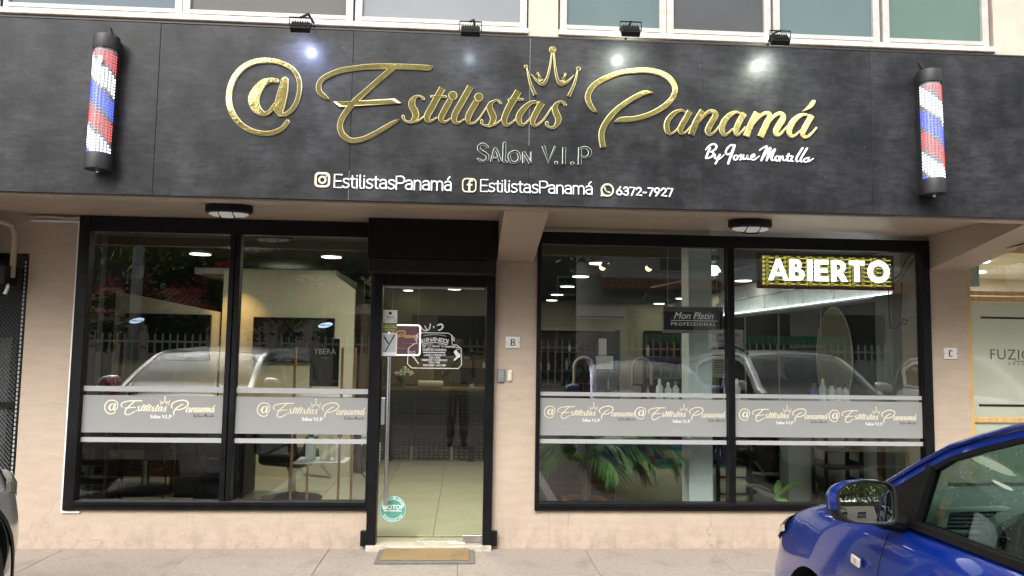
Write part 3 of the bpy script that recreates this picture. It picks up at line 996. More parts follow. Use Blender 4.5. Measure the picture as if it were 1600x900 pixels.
circ = lambda cx, cz, r, n=28: [(cx + r * math.cos(2 * PI * a / n), cz + r * math.sin(2 * PI * a / n)) for a in range(n)]
b.prism(circ(0.903, 2.618, 0.044), -1.2605, -1.268, [circ(0.903, 2.618, 0.033)])
b.prism([(0.862, 2.600), (0.859, 2.574), (0.886, 2.580)], -1.2605, -1.2685)
ribbon(b, [(0.886, 2.634, 0.011), (0.890, 2.619, 0.008), (0.902, 2.607, 0.008), (0.918, 2.603, 0.011)], -1.2605, 0.0076)
b.build('phone_icon', M['gold_print'], sign)

# thin vertical joint strip showing grey at the crown
b = MB()
b.box(0.3825, 0.3855, -1.2615, -1.2602, 2.9, 3.628)
b.box(-0.7745, -0.7720, -1.2612, -1.2602, 2.51, 2.70)
b.build('joint_strip', mat('grey sealant', (0.22, 0.22, 0.22), 0.6), sign)


# ------------------------------------------------------------------ barber poles
def barber_pole(x, z0, z1, lean, label, phase):
    """half-round LED pole; x,z of foot"""
    t = thing('barber_pole', label, 'barber pole', (x, -1.262, z0), 0, 'lit barber poles on the sign')
    H = z1 - z0
    r = 0.072
    T = Matrix.Rotation(lean, 4, 'Y')

    def bld_(name, mb, m):
        mb2 = MB()
        mb2.T = T
        mb2.add(mb.v, mb.f)
        mb2.m, mb2.sm = mb.m, mb.sm
        return mb2.build(name, m, t)
    cy = -0.045
    b = MB()
    b.bbox(-0.058, 0.058, -0.075, -0.001, 0.004, H - 0.004, 0.004)
    bld_('mount', b, M['board_edge'])
    for nm, a, c in (('end_cap', 0.0, 0.10), ('end_cap', H - 0.085, H)):
        b = MB()
        b.lathe([(r + 0.003, a), (r + 0.005, a + 0.01), (r + 0.005, c - 0.01), (r + 0.003, c)], (0, cy - 0.03, 0), 28)
        shade(bld_(nm, b, M['dark_plastic']))
    b = MB()
    b.lathe([(0.008, -0.018), (0.012, -0.012), (0.012, 0.002)], (0.0, cy - 0.03, 0), 10)
    bld_('end_bolt', b, M['steel'])
    b = MB()
    b.lathe([(r - 0.008, 0.095), (r - 0.008, H - 0.08)], (0, cy - 0.03, 0), 28)
    shade(bld_('led_core', b, mat('pale led backing', (0.30, 0.31, 0.33), 0.5)))
    # LED beads: helical colour stripes on a fixed grid
    beads = {'led_white': MB(), 'led_red': MB(), 'led_blue': MB(), 'led_off': MB()}
    nz = int((H - 0.20) / 0.0185)
    for i in range(nz):
        z = 0.11 + i * 0.0185
        for k in range(-5, 6):
            a = k * R(17.5)
            u = (z / 0.44 + (k + 5) * 0.036 + phase) % 1.0
            if u < 0.27:
                c = 'led_blue'
            elif u < 0.33:
                c = 'led_off'
            elif u < 0.62:
                c = 'led_white'
            elif u < 0.68:
                c = 'led_off'
            elif u < 0.94:
                c = 'led_red'
            else:
                c = 'led_off'
            cx, cy2 = (r - 0.004) * math.sin(a), cy - 0.03 - (r - 0.004) * math.cos(a)
            nx, ny = math.sin(a), -math.cos(a)
            s_ = 0.0052
            tx, ty = math.cos(a) * s_, math.sin(a) * s_
            beads[c].add([(cx - tx, cy2 - ty, z - s_), (cx + tx, cy2 + ty, z - s_), (cx + tx, cy2 + ty, z + s_), (cx - tx, cy2 - ty, z + s_), (cx + nx * 0.004, cy2 + ny * 0.004, z)], [(0, 1, 4), (1, 2, 4), (2, 3, 4), (3, 0, 4), (0, 3, 2, 1)])
    for c, mb in beads.items():
        o = bld_(c, mb, M[c])
        o["kind"] = "stuff"
    b = MB()
    b.lathe([(r + 0.001, 0.098), (r + 0.001, H - 0.083)], (0, cy - 0.03, 0), 28)
    shade(bld_('clear_tube', b, M['tube_glass']))
    b = MB()
    b.tube([(0.01, -0.02, H - 0.01), (0.0, -0.02, H + 0.04), (-0.02, 0.0, H + 0.09), (-0.015, 0.03, H + 0.11)], 0.005, 6)
    bld_('power_cable', b, M['black_matte'])
    return t


M['led_white'] = emit_mat('white led', (0.92, 0.96, 1.0), 1.8)
M['led_red'] = emit_mat('red led', (1.0, 0.10, 0.10), 1.0)
M['led_blue'] = emit_mat('blue led', (0.04, 0.07, 1.0), 2.2)
M['led_off'] = mat('unlit led', (0.4, 0.4, 0.42), 0.3)
M['tube_glass'] = glass_mat('clear acrylic tube', (0.97, 0.97, 0.97), 1.4)
barber_pole(-2.305, 2.640, 3.490, R(0.6), 'lit barber pole at the left end of the black sign with small white tag', -0.06)
tag = MB()
tag.box(0.0, 0.026, -0.156, -0.1545, 0.655, 0.70)
p0 = [o for o in col.objects if o.name == 'barber_pole'][0]
tag.build('price_tag', M['white_print'], p0)
barber_pole(3.075, 2.635, 3.470, R(-0.6), 'lit barber pole at the right end of the black sign, right of the word Panam\xe1', -0.02)

# ------------------------------------------------------------------ floodlights on top of the sign
fl = []


def floodlight(x, z, d, col_, power, label):
    """lamp hung a hand's breadth in front of the board, aimed back at it"""
    t = thing('floodlight', label, 'floodlight', (x, -1.20, 3.642), 0, 'small floodlights along the top of the sign')
    yl, zl = -0.06 - d, z - 3.642
    b = MB()
    b.tube([(0.03, 0.02, 0.0), (0.03, -0.02, 0.045), (0.02, yl * 0.55, 0.05), (0, yl - 0.01, zl + 0.055)], 0.008, 6)
    b.box(0.0, 0.06, -0.005, 0.03, -0.001, 0.006)
    b.build('arm', M['black_matte'], t)
    b = MB()
    b.tube([(-0.068, yl, zl), (-0.068, yl - 0.01, zl + 0.055), (0.068, yl - 0.01, zl + 0.055), (0.068, yl, zl)], 0.0045, 6)
    b.build('bracket', M['black_matte'], t)
    T = Matrix.Translation((0, yl, zl)) @ Matrix.Rotation(R(-38), 4, 'X')
    b = MB()
    b.T = T
    b.bbox(-0.060, 0.060, -0.016, 0.024, -0.036, 0.036, 0.006)
    for k in range(7):
        b.box(-0.05 + k * 0.015, -0.044 + k * 0.015, -0.026, -0.016, -0.03, 0.03)
    b.build('housing', M['black_matte'], t)
    b = MB()
    b.T = T
    b.box(-0.048, 0.048, 0.0242, 0.027, -0.027, 0.027)
    b.build('lens', emit_mat('flood lens', col_, power * 0.004), t)
    b = MB()
    b.T = T
    b.box(-0.012, 0.012, 0.0272, 0.029, -0.012, 0.012)
    b.build('led_chip', emit_mat('flood chip', col_, power), t)
    ld = bpy.data.lights.new('flood_beam', 'SPOT')
    ld.energy = power * 0.05
    ld.color = col_
    ld.spot_size = R(140)
    ld.spot_blend = 1.0
    ld.shadow_soft_size = 0.035
    lo = bpy.data.objects.new('flood_beam', ld)
    col.objects.link(lo)
    lo.parent = t
    lo.matrix_local = T @ Matrix.Translation((0, 0.045, 0)) @ Matrix.Rotation(R(90), 4, 'X')
    return t


floodlight(-1.072, 3.557, 0.195, (0.55, 0.62, 1.0), 110, 'small black floodlight with bluish white beam above the letter E')
floodlight(-0.012, 3.565, 0.22, (0.72, 0.85, 1.0), 22, 'small black floodlight with dim beam left of the crown')
floodlight(1.004, 3.600, 0.234, (0.90, 1.0, 0.84), 140, 'small black floodlight with bright greenish beam above the letter P')
floodlight(1.986, 3.592, 0.21, (0.90, 1.0, 0.84), 120, 'small black floodlight with bright greenish beam above the word Panam\xe1')


# ------------------------------------------------------------------ bulkhead lamps under the canopy
def bulkhead(x, y, label):
    t = thing('bulkhead_lamp', label, 'lamp', (x, y, 2.570), 0, 'oval caged lamps under the canopy')
    b = MB()
    b.lathe([(0.135, 0.0), (0.165, -0.004), (0.168, -0.05), (0.150, -0.062)], (0, 0, 0), 32, sy=0.62)
    b.lathe([(0.150, -0.062), (0.140, -0.058), (0.135, -0.04)], (0, 0, 0), 32, sy=0.62)
    shade(b.build('housing', M['black_matte'], t))
    b = MB()
    b.lathe([(0.146, -0.05), (0.138, -0.068), (0.108, -0.082), (0.06, -0.091), (0.0001, -0.094)], (0, 0, 0), 32, sy=0.60)
    shade(b.build('diffuser', mat('ribbed white lamp glass', (0.62, 0.60, 0.58), 0.35, emit=0.10), t))
    b = MB()
    for xx in (-0.05, 0.05):
        pts = [(xx, s_ * 0.088, -0.056 - 0.042 * math.cos(s_ * PI / 2)) for s_ in (-1, -0.6, -0.2, 0.2, 0.6, 1)]
        b.tube(pts, 0.0055, 6)
    b.tube([(s_ * 0.15, 0.0, -0.056 - 0.044 * math.cos(s_ * PI / 2)) for s_ in (-1, -0.75, -0.5, -0.2, 0.2, 0.5, 0.75, 1)], 0.0055, 6)
    b.build('cage', M['black_matte'], t)
    return t


bulkhead(-1.72, -0.62, 'oval black caged lamp under the canopy above the left display window')
bulkhead(2.13, -0.55, 'oval black caged lamp under the canopy above the right display window')


# ------------------------------------------------------------------ display windows
def flat_logo(T, sc, mname='gold_print', thick=0.0006):
    """whole logo as flat print, origin at its left baseline; returns builder for gold part"""
    b = MB()
    for n, ents in logo_groups():
        logo_shape(b, ents, 0, thick, sc=0.001 * sc, x0=1.58 * sc, z0=-2.86 * sc, n=3, bmax=0.0003, grow=1.12, step=0.00003)
    return b


logo_gold = flat_logo(None, 0.2175).mesh('logo_print', M['gold_print'])
q = MB()
for n, ss in SALON:
    for s_ in ss:
        ribbon(q, [(x * .0002175 + .3437, z * .0002175 - .622, w * .00026) for x, z, w in s_], 0, 0.0006, True, 2, bmax=0.0001)
logo_salon = q.mesh('subtitle_print', M['white_print'])
q = MB()
for n, ss in BYLINE:
    for s_ in ss:
        ribbon(q, [(x * .0002175 + .3437, z * .0002175 - .622, w * .00019) for x, z, w in s_], 0, 0.0006, True, 2, bmax=0.0001)
logo_by = q.mesh('byline_print', M['black_print'])


def display_window(x0, x1, gx, zb, zt, zg0, zg1, logos, bands):
    fr = link('display_window', None, bld)
    for a, c in ((x0, gx[0]), (gx[-1], x1)):
        w = MB()
        w.bbox(a, c, -0.035, 0.06, zb, zt, 0.004)
        w.build('frame_jamb', M['black'], fr)
    for a, c, d, e in [(gx[0], gx[-1], zb, zg0), (gx[0], gx[-1], zg1, zt)]:
        q = MB()
        q.bbox(a, c, -0.03, 0.055, d, e, 0.004)
        q.build('frame_bar', M['black'], fr)
    q = MB()
    q.box(gx[0], gx[-1], -0.048, -0.03, zg0 - 0.028, zg0 - 0.006)
    q.build('glazing_bead', M['black'], fr)
    for k in range(1, len(gx) - 1, 2):
        q = MB()
        q.bbox(gx[k], (gx[k] + gx[k + 1]) / 2 - 0.002, -0.034, 0.055, zg0, zg1, 0.004)
        q.bbox((gx[k] + gx[k + 1]) / 2 + 0.002, gx[k + 1], -0.026, 0.055, zg0, zg1, 0.004)
        q.build('mullion', M['black'], fr)
    for k in range(0, len(gx) - 1, 2):
        q = MB()
        q.box(gx[k] - 0.005, gx[k + 1] + 0.005, 0.008, 0.016, zg0 - 0.005, zg1 + 0.005)
        q.build('pane', M['glass'], fr)
        for nm, a, c, m in bands:
            q = MB()
            q.box(gx[k] + 0.004, gx[k + 1] - 0.006, 0.0055, 0.0078, a, c)
            q.build(nm, M[m], fr)
    for lx, lz, sc in logos:
        for me in (logo_gold, logo_salon, logo_by):
            o = link(me.name, me, fr, loc=(lx, 0.0052, lz))
            o.scale = (sc, 1, sc)
    return fr


BANDS_L = [('vinyl_stripe', 1.195, 1.236, 'frost_white'), ('frosted_band', 0.878, 1.165, 'frost'), ('vinyl_stripe', 0.805, 0.842, 'frost_white')]
BANDS_R = [('vinyl_stripe', 1.200, 1.232, 'frost_white'), ('frosted_band', 0.885, 1.182, 'frost'), ('vinyl_stripe', 0.822, 0.856, 'frost_white')]
display_window(-3.05, -0.745, [-2.965, -1.885, -1.800, -0.765], 0.295, 2.565, 0.365, 2.445, [(-2.80, 1.008, 1.0), (-1.635, 1.0, 1.0)], BANDS_L)
display_window(0.566, 3.862, [0.600, 2.135, 2.196, 3.790], 0.298, 2.53, 0.362, 2.43, [(0.632, 1.012, 0.885), (1.372, 1.010, 0.885), (2.232, 1.007, 0.885), (2.985, 1.004, 0.885)], BANDS_R)

# ------------------------------------------------------------------ roller shutter box and door
b = MB()
b.bbox(-0.775, 0.228, -0.26, 0.05, 2.262, 2.568, 0.006)
bx = b.build('shutter_box', M['black'], bld)
b = MB()
b.bbox(-0.770, 0.224, -0.235, 0.05, 2.150, 2.260, 0.004)
b.build('shutter_slat', M['blackish'], bx)
b = MB()
b.bbox(-0.745, -0.672, -0.06, 0.06, 0.02, 2.15, 0.004)
b.bbox(0.157, 0.228, -0.06, 0.06, 0.02, 2.15, 0.004)
b.box(-0.672, 0.157, -0.04, 0.06, 2.065, 2.15)
b.box(-0.79, -0.745, -0.05, -0.0012, 0.03, 0.142)
b.box(0.228, 0.272, -0.05, -0.0012, 0.03, 0.142)
dr = b.build('entrance_door', M['black'], bld)
b = MB()
b.bbox(-0.668, 0.153, 0.000, 0.010, 0.052, 2.060, 0.002)
b.build('glass_leaf', M['door_glass'], dr)
b = MB()
b.box(-0.66, 0.14, -0.004, 0.014, 2.045, 2.060)
b.build('top_rail', M['steel_dull'], dr)
b = MB()
b.tube([(-0.600, -0.065, 0.345), (-0.603, -0.065, 1.495)], 0.0165, 14)
for z in (0.50, 1.35):
    b.tube([(-0.602, -0.065, z), (-0.602, 0.0, z)], 0.009, 8)
shade(b.build('pull_handle', M['steel'], dr))
b = MB()
b.bbox(-0.664, -0.632, -0.018, 0.028, 0.96, 1.17, 0.003)
b.tube([(-0.648, -0.019, 1.11), (-0.648, -0.026, 1.11)], 0.010, 10)
b.build('lock', M['steel_dull'], dr)
b = MB()
b.bbox(0.005, 0.152, -0.010, 0.022, 0.055, 0.105, 0.003)
b.build('hinge_patch', M['steel'], dr)
b = MB()
b.tube([(-0.10, -0.02, 0.045), (0.02, -0.02, 0.045)], 0.007, 8)
b.build('floor_bolt', M['steel_dull'], dr)
b = MB()
b.bbox(-0.62, -0.30, 0.03, 0.09, 2.075, 2.125, 0.004)
b.tube([(-0.35, 0.0, 2.10), (0.0, -0.03, 2.09), (0.13, 0.0, 2.08)], 0.007, 6)
b.build('door_closer', M['steel_dull'], dr)
b = MB()
b.bbox(-0.745, 0.228, -0.085, 0.20, -0.012, 0.040, 0.008)
b.build('threshold', M['threshold'], bld)

# stickers on the door glass (flat print 1 mm proud of the pane)
YD = -0.0012


def sticker(name, label, polys):
    """polys: list of (builder, material)"""
    root = None
    for mb, m in polys:
        if root is None:
            root = mb.build(name, m, dr, label=label)
        else:
            mb.build('print', m, root) if False else mb.build(name + '_print', m, dr)
    return root


b = MB()
b.box(-0.668, -0.556, YD - .0006, YD, 1.765, 1.868)
s1 = b.build('sticker', M['white_print'], dr, label='small white and olive sticker reading SALON above the Y sticker')
b = MB()
b.box(-0.668, -0.556, YD - .0006, YD, 1.692, 1.7645)
b.build('sticker', mat('olive print', (0.17, 0.20, 0.06), 0.5), dr, label='olive lower half of the SALON sticker')
b = MB()
disc(b, -0.612, 1.842, 0.013, YD - .0007, 0.0004)
print_text(b, 'Belle', -0.612, YD - .0009, 1.800, 0.034, 'CENTER', shear=0.3, sx=0.9)
print_text(b, 'COCO', -0.612, YD - .0009, 1.776, 0.026, 'CENTER', spacing=1.4)
b.build('sticker_print', M['black_print'], dr)
b = MB()
print_text(b, 'SALON', -0.612, YD - .0009, 1.722, 0.034, 'CENTER')
print_text(b, 'PROFESIONAL', -0.612, YD - .0009, 1.704, 0.014, 'CENTER')
b.build('sticker_print', mat('pale olive print', (0.62, 0.62, 0.4), 0.5), dr)
b = MB()
b.box(-0.676, -0.552, YD - .0006, YD, 1.500, 1.682)
b.build('sticker', M['white_print'], dr, label='white square sticker with a large black letter Y')
b = MB()
b.box(-0.665, -0.562, YD - .0010, YD - .0007, 1.530, 1.672)
b.build('sticker_print', mat('pale grey print', (0.50, 0.53, 0.56), 0.5), dr)
b = MB()
ribbon(b, [(-0.655, 1.652, 0.014), (-0.620, 1.598, 0.012)], YD - .0011, .0004, False, smooth=False, bmax=1e-4)
ribbon(b, [(-0.572, 1.672, 0.010), (-0.645, 1.532, 0.009)], YD - .0012, .0004, False, smooth=False, bmax=1e-4)
b.build('sticker_print', M['black_print'], dr)

# round green sticker
b = MB()
disc(b, -0.548, 0.303, 0.105, YD, 0.0006, 40)
b.build('round_sticker', mat('sea green print', (0.085, 0.27, 0.215), 0.5), dr, label='round sea green certified salon sticker near the door foot')
b = MB()
wp = 0.0009
for r0 in (0.099, 0.076):
    if r0 > 0.09:
        b.prism(circ(-0.548, 0.303, r0, 40), YD - wp, YD - wp - .0003, [circ(-0.548, 0.303, r0 - 0.0028, 40)])
    else:
        for a0, a1 in ((28, 152), (208, 332)):
            ribbon(b, [(p[0], p[1], 0.0035) for p in _arc(-0.548, 0.303, r0, r0, a0, a1, 16)], YD - wp, .0003, False, 1, smooth=False, bmax=1e-5)
print_text(b, 'BIOTOP', -0.548, YD - wp, 0.303, 0.047, 'CENTER', bold=0.0012, sx=0.98)
print_text(b, 'PROFESSIONAL', -0.548, YD - wp, 0.284, 0.0195, 'CENTER', bold=0.0004, sx=1.05)


def ring_text(mb, txt, cx, cz, r, a_mid, step, size, y, flip=False):
    n = len(txt)
    for i, ch in enumerate(txt):
        if ch == ' ':
            continue
        a = a_mid + (-(i - (n - 1) / 2) * step if not flip else (i - (n - 1) / 2) * step)
        me = font_mesh(ch, size, 0.0002, 'CENTER', 0, 0.0004, 1.0)
        rot = R(a - 90) if not flip else R(a + 90)
        px, pz = cx + r * math.cos(R(a)), cz + r * math.sin(R(a))
        ca, sa = math.cos(rot), math.sin(rot)
        mb.add([(px + v.co.x * ca - v.co.y * sa, y - v.co.z, pz + v.co.x * sa + v.co.y * ca) for v in me.vertices], [list(p.vertices) for p in me.polygons])


ring_text(b, 'CERTIFIED SALON', -0.548, 0.303, 0.080, 90, 9.4, 0.021, YD - wp)
ring_text(b, 'BIOTOPCERT.COM', -0.548, 0.303, 0.093, 270, 8.0, 0.014, YD - wp, True)
b.build('round_sticker_print', mat('white green print', (0.72, 0.80, 0.76), 0.5), dr)

# opening-hours lettering in white vinyl
b = MB()
outl = [(-0.375, 1.690), (-0.145, 1.690), (-0.118, 1.675), (-0.112, 1.60), (-0.075, 1.595), (-0.040, 1.57), (-0.034, 1.44), (-0.06, 1.408), (-0.43, 1.408), (-0.465, 1.44), (-0.460, 1.565), (-0.42, 1.598), (-0.395, 1.605), (-0.400, 1.67), (-0.375, 1.690)]
ribbon(b, [(x, z, 0.0062) for x, z in outl], YD, 0.0005, False, 3, smooth=False, bmax=1e-4)


def arch_text(mb, txt, cx, cz, r, step, size, y, bold=0.001):
    ring_text(mb, txt, cx, cz - r, r, 90, step, size, y)


arch_text(b, 'BIENVENIDOS', -0.252, 1.622, 0.34, 3.35, 0.046, YD)
ribbon(b, [(p[0], p[1], 0.005) for p in _arc(-0.252, 1.288, 0.325, 0.325, 72, 108, 8)], YD, .0005, True, 1, smooth=False, bmax=1e-4)
ribbon(b, [(p[0], p[1], 0.003) for p in _arc(-0.252, 1.300, 0.376, 0.376, 76, 104, 8)], YD, .0005, True, 1, smooth=False, bmax=1e-4)
for s_ in (-1, 1):
    for k in range(4):
        a = 200 - k * 28 if s_ < 0 else -20 + k * 28
        cx_, cz_ = -0.252 + s_ * 0.128, 1.640
        ribbon(b, [(cx_ + 0.010 * math.cos(R(a)), cz_ + 0.010 * math.sin(R(a)), 0.003), (cx_ + 0.030 * math.cos(R(a)), cz_ + 0.030 * math.sin(R(a)), 0.008)], YD, .0005, True, smooth=False, bmax=1e-4)
print_text(b, 'NUESTRO HORARIO', -0.252, YD, 1.546, 0.0265, 'CENTER', bold=0.0006, sx=0.78)
b.box(-0.345, -0.165, YD - .0005, YD, 1.530, 1.537)
for k, tx in enumerate(('LUNES A VIERNES DE', '9:00 A 8PM', 'SABADOS Y DOMINGOS', '9:00 A 5PM')):
    print_text(b, tx, -0.250, YD, 1.505 - k * 0.0195, 0.0215, 'CENTER', bold=0.0005, sx=0.86)
print_text(b, 'WHATSAPP - 6372 7927', -0.250, YD, 1.424, 0.0215, 'CENTER', bold=0.0007, sx=0.82)
# scissors
ribbon(b, [(-0.448, 1.530, 0.003), (-0.425, 1.500, 0.006), (-0.378, 1.440, 0.004)], YD, .0006, False, smooth=False, bmax=1e-4)
ribbon(b, [(-0.405, 1.530, 0.003), (-0.415, 1.500, 0.006), (-0.372, 1.438, 0.003)], YD, .0008, False, smooth=False, bmax=1e-4)
for cx_, cz_ in ((-0.446, 1.527), (-0.416, 1.531)):
    ribbon(b, [(p[0], p[1], 0.0035) for p in _arc(cx_, cz_, 0.011, 0.011, 0, 360, 12)], YD, .0005, False, 1, smooth=False, bmax=1e-4)
# hair dryer
b.prism([(-0.092, 1.548), (-0.078, 1.560), (-0.068, 1.540), (-0.045, 1.522), (-0.045, 1.500), (-0.062, 1.492), (-0.092, 1.468), (-0.098, 1.478), (-0.078, 1.503), (-0.088, 1.522), (-0.100, 1.540)], YD, YD - .0006)
# scrolls
for cx_ in (-0.098, -0.062):
    ribbon(b, [(p[0], p[1], 0.0035) for p in _arc(cx_, 1.582 - (0.012 if cx_ > -0.08 else 0), 0.009, 0.009, 0, 360, 10)], YD, .0005, False, 1, smooth=False, bmax=1e-4)
ribbon(b, [(-0.092, 1.586, 0.003), (-0.08, 1.578, 0.004), (-0.068, 1.572, 0.003)], YD, .0006)
b.build('hours_lettering', M['white_print'], dr, label='white opening hours lettering with scissors and hair dryer')
b = MB()
me = logo_gold
for v in [1]:
    k = 0.30
    b.add([(-0.352 + v_.co.x * k, YD + v_.co.y * 0.3, 1.566 + v_.co.z * k) for v_ in me.vertices], [list(p.vertices) for p in me.polygons])
b.build('hours_lettering_logo', M['white_print'], dr)
# mask-like white emblem above
b = MB()
ribbon(b, [(-0.362, 1.735, 0.008), (-0.350, 1.717, 0.008), (-0.325, 1.707, 0.009), (-0.298, 1.722, 0.010), (-0.290, 1.760, 0.010)], YD, .0005, True)
ribbon(b, [(-0.335, 1.745, 0.008), (-0.318, 1.715, 0.009)], YD, .0007, True)
ribbon(b, [(-0.232, 1.752, 0.012), (-0.205, 1.760, 0.014), (-0.190, 1.745, 0.013), (-0.200, 1.722, 0.012), (-0.222, 1.712, 0.012)], YD, .0005, True)
b.prism([(-0.272, 1.742), (-0.254, 1.744), (-0.262, 1.726)], YD, YD - .0005)
b.build('door_emblem', M['white_print'], dr)

# ------------------------------------------------------------------ small wall fittings


def plaque(x0, x1, z0, z1, ch, label):
    t = thing('letter_plaque', label, 'plaque', ((x0 + x1) / 2, 0, (z0 + z1) / 2), 0, 'white letter plaques on the piers')
    w, h = (x1 - x0) / 2, (z1 - z0) / 2
    b = MB()
    b.bbox(-w, w, -0.012, 0.0, -h, h, 0.003)
    b.build('plate', M['plaque'], t)
    b = MB()
    if ch == 'B':
        ribbon(b, [(-0.010, 0.026, 0.010), (-0.012, -0.026, 0.010)], -0.0122, .0010, False, smooth=False, bmax=1e-4)
        ribbon(b, [(-0.008, 0.024, 0.006), (0.012, 0.020, 0.008), (0.012, 0.006, 0.007), (-0.008, 0.001, 0.005)], -0.0122, .0012, True, bmax=1e-4)
        ribbon(b, [(-0.006, 0.001, 0.005), (0.015, -0.006, 0.008), (0.014, -0.021, 0.008), (-0.008, -0.025, 0.006)], -0.0122, .0014, True, bmax=1e-4)
    else:
        ribbon(b, [(0.014, 0.016, 0.007), (0.006, 0.026, 0.007), (-0.008, 0.020, 0.010), (-0.012, 0.0, 0.011), (-0.008, -0.020, 0.010), (0.006, -0.026, 0.006), (0.014, -0.018, 0.005)], -0.0122, .0012, True, bmax=1e-4)
    for s_ in (-1, 1):
        disc(b, s_ * (w - 0.006), 0, 0.004, -0.0122, 0.001, 8)
    b.build('letter', M['black_print'], t)


plaque(0.315, 0.432, 1.578, 1.670, 'B', 'white plaque with black letter B on the pier beside the door')
plaque(3.975, 4.092, 1.542, 1.636, 'C', 'white plaque with black letter C on the right pier')
t = thing('keypad', 'grey alarm keypad on the pier beside the door', 'keypad', (0.284, 0, 1.36))
b = MB()
b.bbox(-0.030, 0.030, -0.025, 0, -0.055, 0.055, 0.008)
b.build('case', M['grey_plastic'], t)
for r_ in range(4):
    for c_ in range(3):
        b = MB()
        b.box(-0.018 + c_ * 0.014, -0.008 + c_ * 0.014, -0.028, -0.0252, -0.012 + r_ * 0.012, -0.004 + r_ * 0.012)
        b.build('key', mat('key', (0.35, 0.36, 0.38), 0.5) if (r_ + c_) == 0 else bpy.data.materials['key'], t)
t = thing('doorbell', 'small ivory doorbell right of the grey keypad', 'doorbell', (0.355, 0, 1.358))
b = MB()
b.bbox(-0.020, 0.020, -0.022, 0, -0.044, 0.044, 0.012)
b.build('case', M['ivory'], t)
b = MB()
disc(b, 0, 0.0, 0.010, -0.0222, 0.004, 14)
b.build('button', M['ivory'], t)

# white cable duct around the left window
t = thing('cable_duct', 'thin white cable duct framing the left display window', 'cable duct')
b = MB()
b.box(-3.068, -3.052, -0.016, -0.0012, 0.27, 2.525)
b.box(-3.43, -3.068, -0.016, -0.0012, 2.512, 2.526)
b.box(-3.052, -2.93, -0.014, -0.0012, 0.27, 0.282)
b.build('duct', M['white_pvc'], t)
b = MB()
b.tube([(-3.45, -0.03, 2.545), (-3.3, -0.03, 2.552), (-3.12, -0.03, 2.54), (-3.05, -0.03, 2.548)], 0.012, 6)
b.build('grey_conduit', M['pvc'], t)

# pipes at the upper left
t = thing('wall_pipes', 'taupe painted drain pipe and conduit bending down above the mesh gate', 'pipes')
b = MB()
b.tube([(-4.9, -0.75, 2.50), (-4.1, -0.50, 2.50), (-3.60, -0.22, 2.50), (-3.50, -0.13, 2.46), (-3.49, -0.10, 2.38), (-3.50, -0.09, 2.06)], 0.022, 10)
shade(b.build('conduit', M['pvc'], t))
b = MB()
b.tube([(-4.9, -0.45, 2.52), (-4.2, -0.25, 2.50), (-3.82, -0.14, 2.47), (-3.72, -0.12, 2.40), (-3.70, -0.11, 2.32), (-3.69, -0.10, 2.10)], 0.052, 12)
b.lathe([(0.059, 0), (0.059, 0.05)], (-3.70, -0.11, 2.30), 14)
b.lathe([(0.059, 0), (0.059, 0.03)], (-3.69, -0.10, 2.16), 14)
shade(b.build('drain_pipe', M['pvc'], t))
b = MB()
b.tube([(-3.60, -0.13, 2.06), (-3.53, -0.13, 2.05), (-3.50, -0.13, 1.99), (-3.52, -0.13, 1.93)], 0.012, 8)
b.build('flexible_hose', M['white_pvc'], t)

# hanging cable under the right canopy
t = thing('loose_cable', 'thin black cable sagging under the right end of the canopy', 'cable')
b = MB()
pts = []
for k in range(13):
    u = k / 12
    pts.append((3.87 + u * 0.45, -0.08 - u * 1.05, 2.44 - 0.07 * math.sin(PI * u) + 0.06 * u))
b.tube(pts, 0.005, 5)
b.build('cable', M['black_matte'], t)

# door mat
t = thing('doormat', 'brown coir doormat with grey rubber border on the pavement at the door', 'doormat', (-0.272, -0.215, 0.0))
b = MB()
b.bbox(-0.365, 0.365, -0.222, 0.205, 0.001, 0.014, 0.004)
b.build('rubber_border', M['rubber'], t)
b = MB()
b.bbox(-0.325, 0.325, -0.18, 0.185, 0.0142, 0.024, 0.004)
b.build('coir_pile', M['coir'], t)

# ------------------------------------------------------------------ black mesh security gate at the left
t = thing('security_gate', 'black expanded-metal security gate beside the left pier', 'gate', (0, 0.03, 0))
b = MB()
b.box(-3.475, -3.432, -0.03, 0.02, 0, 2.24)
b.box(-5.6, -5.56, -0.03, 0.02, 0, 2.24)
b.box(-5.56, -3.475, -0.03, 0.02, 2.20, 2.255)
b.box(-5.56, -3.475, -0.03, 0.02, 1.06, 1.10)
b.box(-5.56, -3.475, -0.03, 0.02, 0.02, 0.08)
b.box(-4.55, -4.51, -0.03, 0.02, 0.08, 2.20)
b.build('gate_frame', M['black'], t)
b = MB()
dz, dx = 0.034, 0.030
z = 0.08
wv = 0.0032
i = 0
while z < 2.20:
    x = -4.5 + (dx / 2 if i % 2 else 0)
    while x < -3.478:
        for s_ in (-1, 1):
            x2, z2 = x + s_ * dx / 2, z + dz / 2
            nx, nz = -(dz / 2), s_ * dx / 2
            l = math.hypot(nx, nz)
            nx, nz = nx / l * wv, nz / l * wv
            b.add([(x - nx, -0.004, z - nz), (x + nx, -0.008, z + nz), (x2 + nx, -0.008, z2 + nz), (x2 - nx, -0.004, z2 - nz)], [(0, 1, 2, 3)])
        x += dx
    z += dz / 2
    i += 1
b.build('expanded_mesh', mat('dark mesh wire', (0.05, 0.055, 0.06), 0.5), t, fixn=False, kind='stuff')
b = MB()
for k in range(64):
    b.box(-3.458, -3.446, -0.036, -0.031, 0.1 + k * 0.033, 0.122 + k * 0.033)
b.build('edge_perforation', mat('pale slot', (0.35, 0.36, 0.36), 0.7), t, kind='stuff')
b = MB()
b.bbox(-4.55, -3.50, -0.20, -0.035, 2.00, 2.15, 0.01)
b.build('lock_box', M['black_matte'], t)
b = MB()
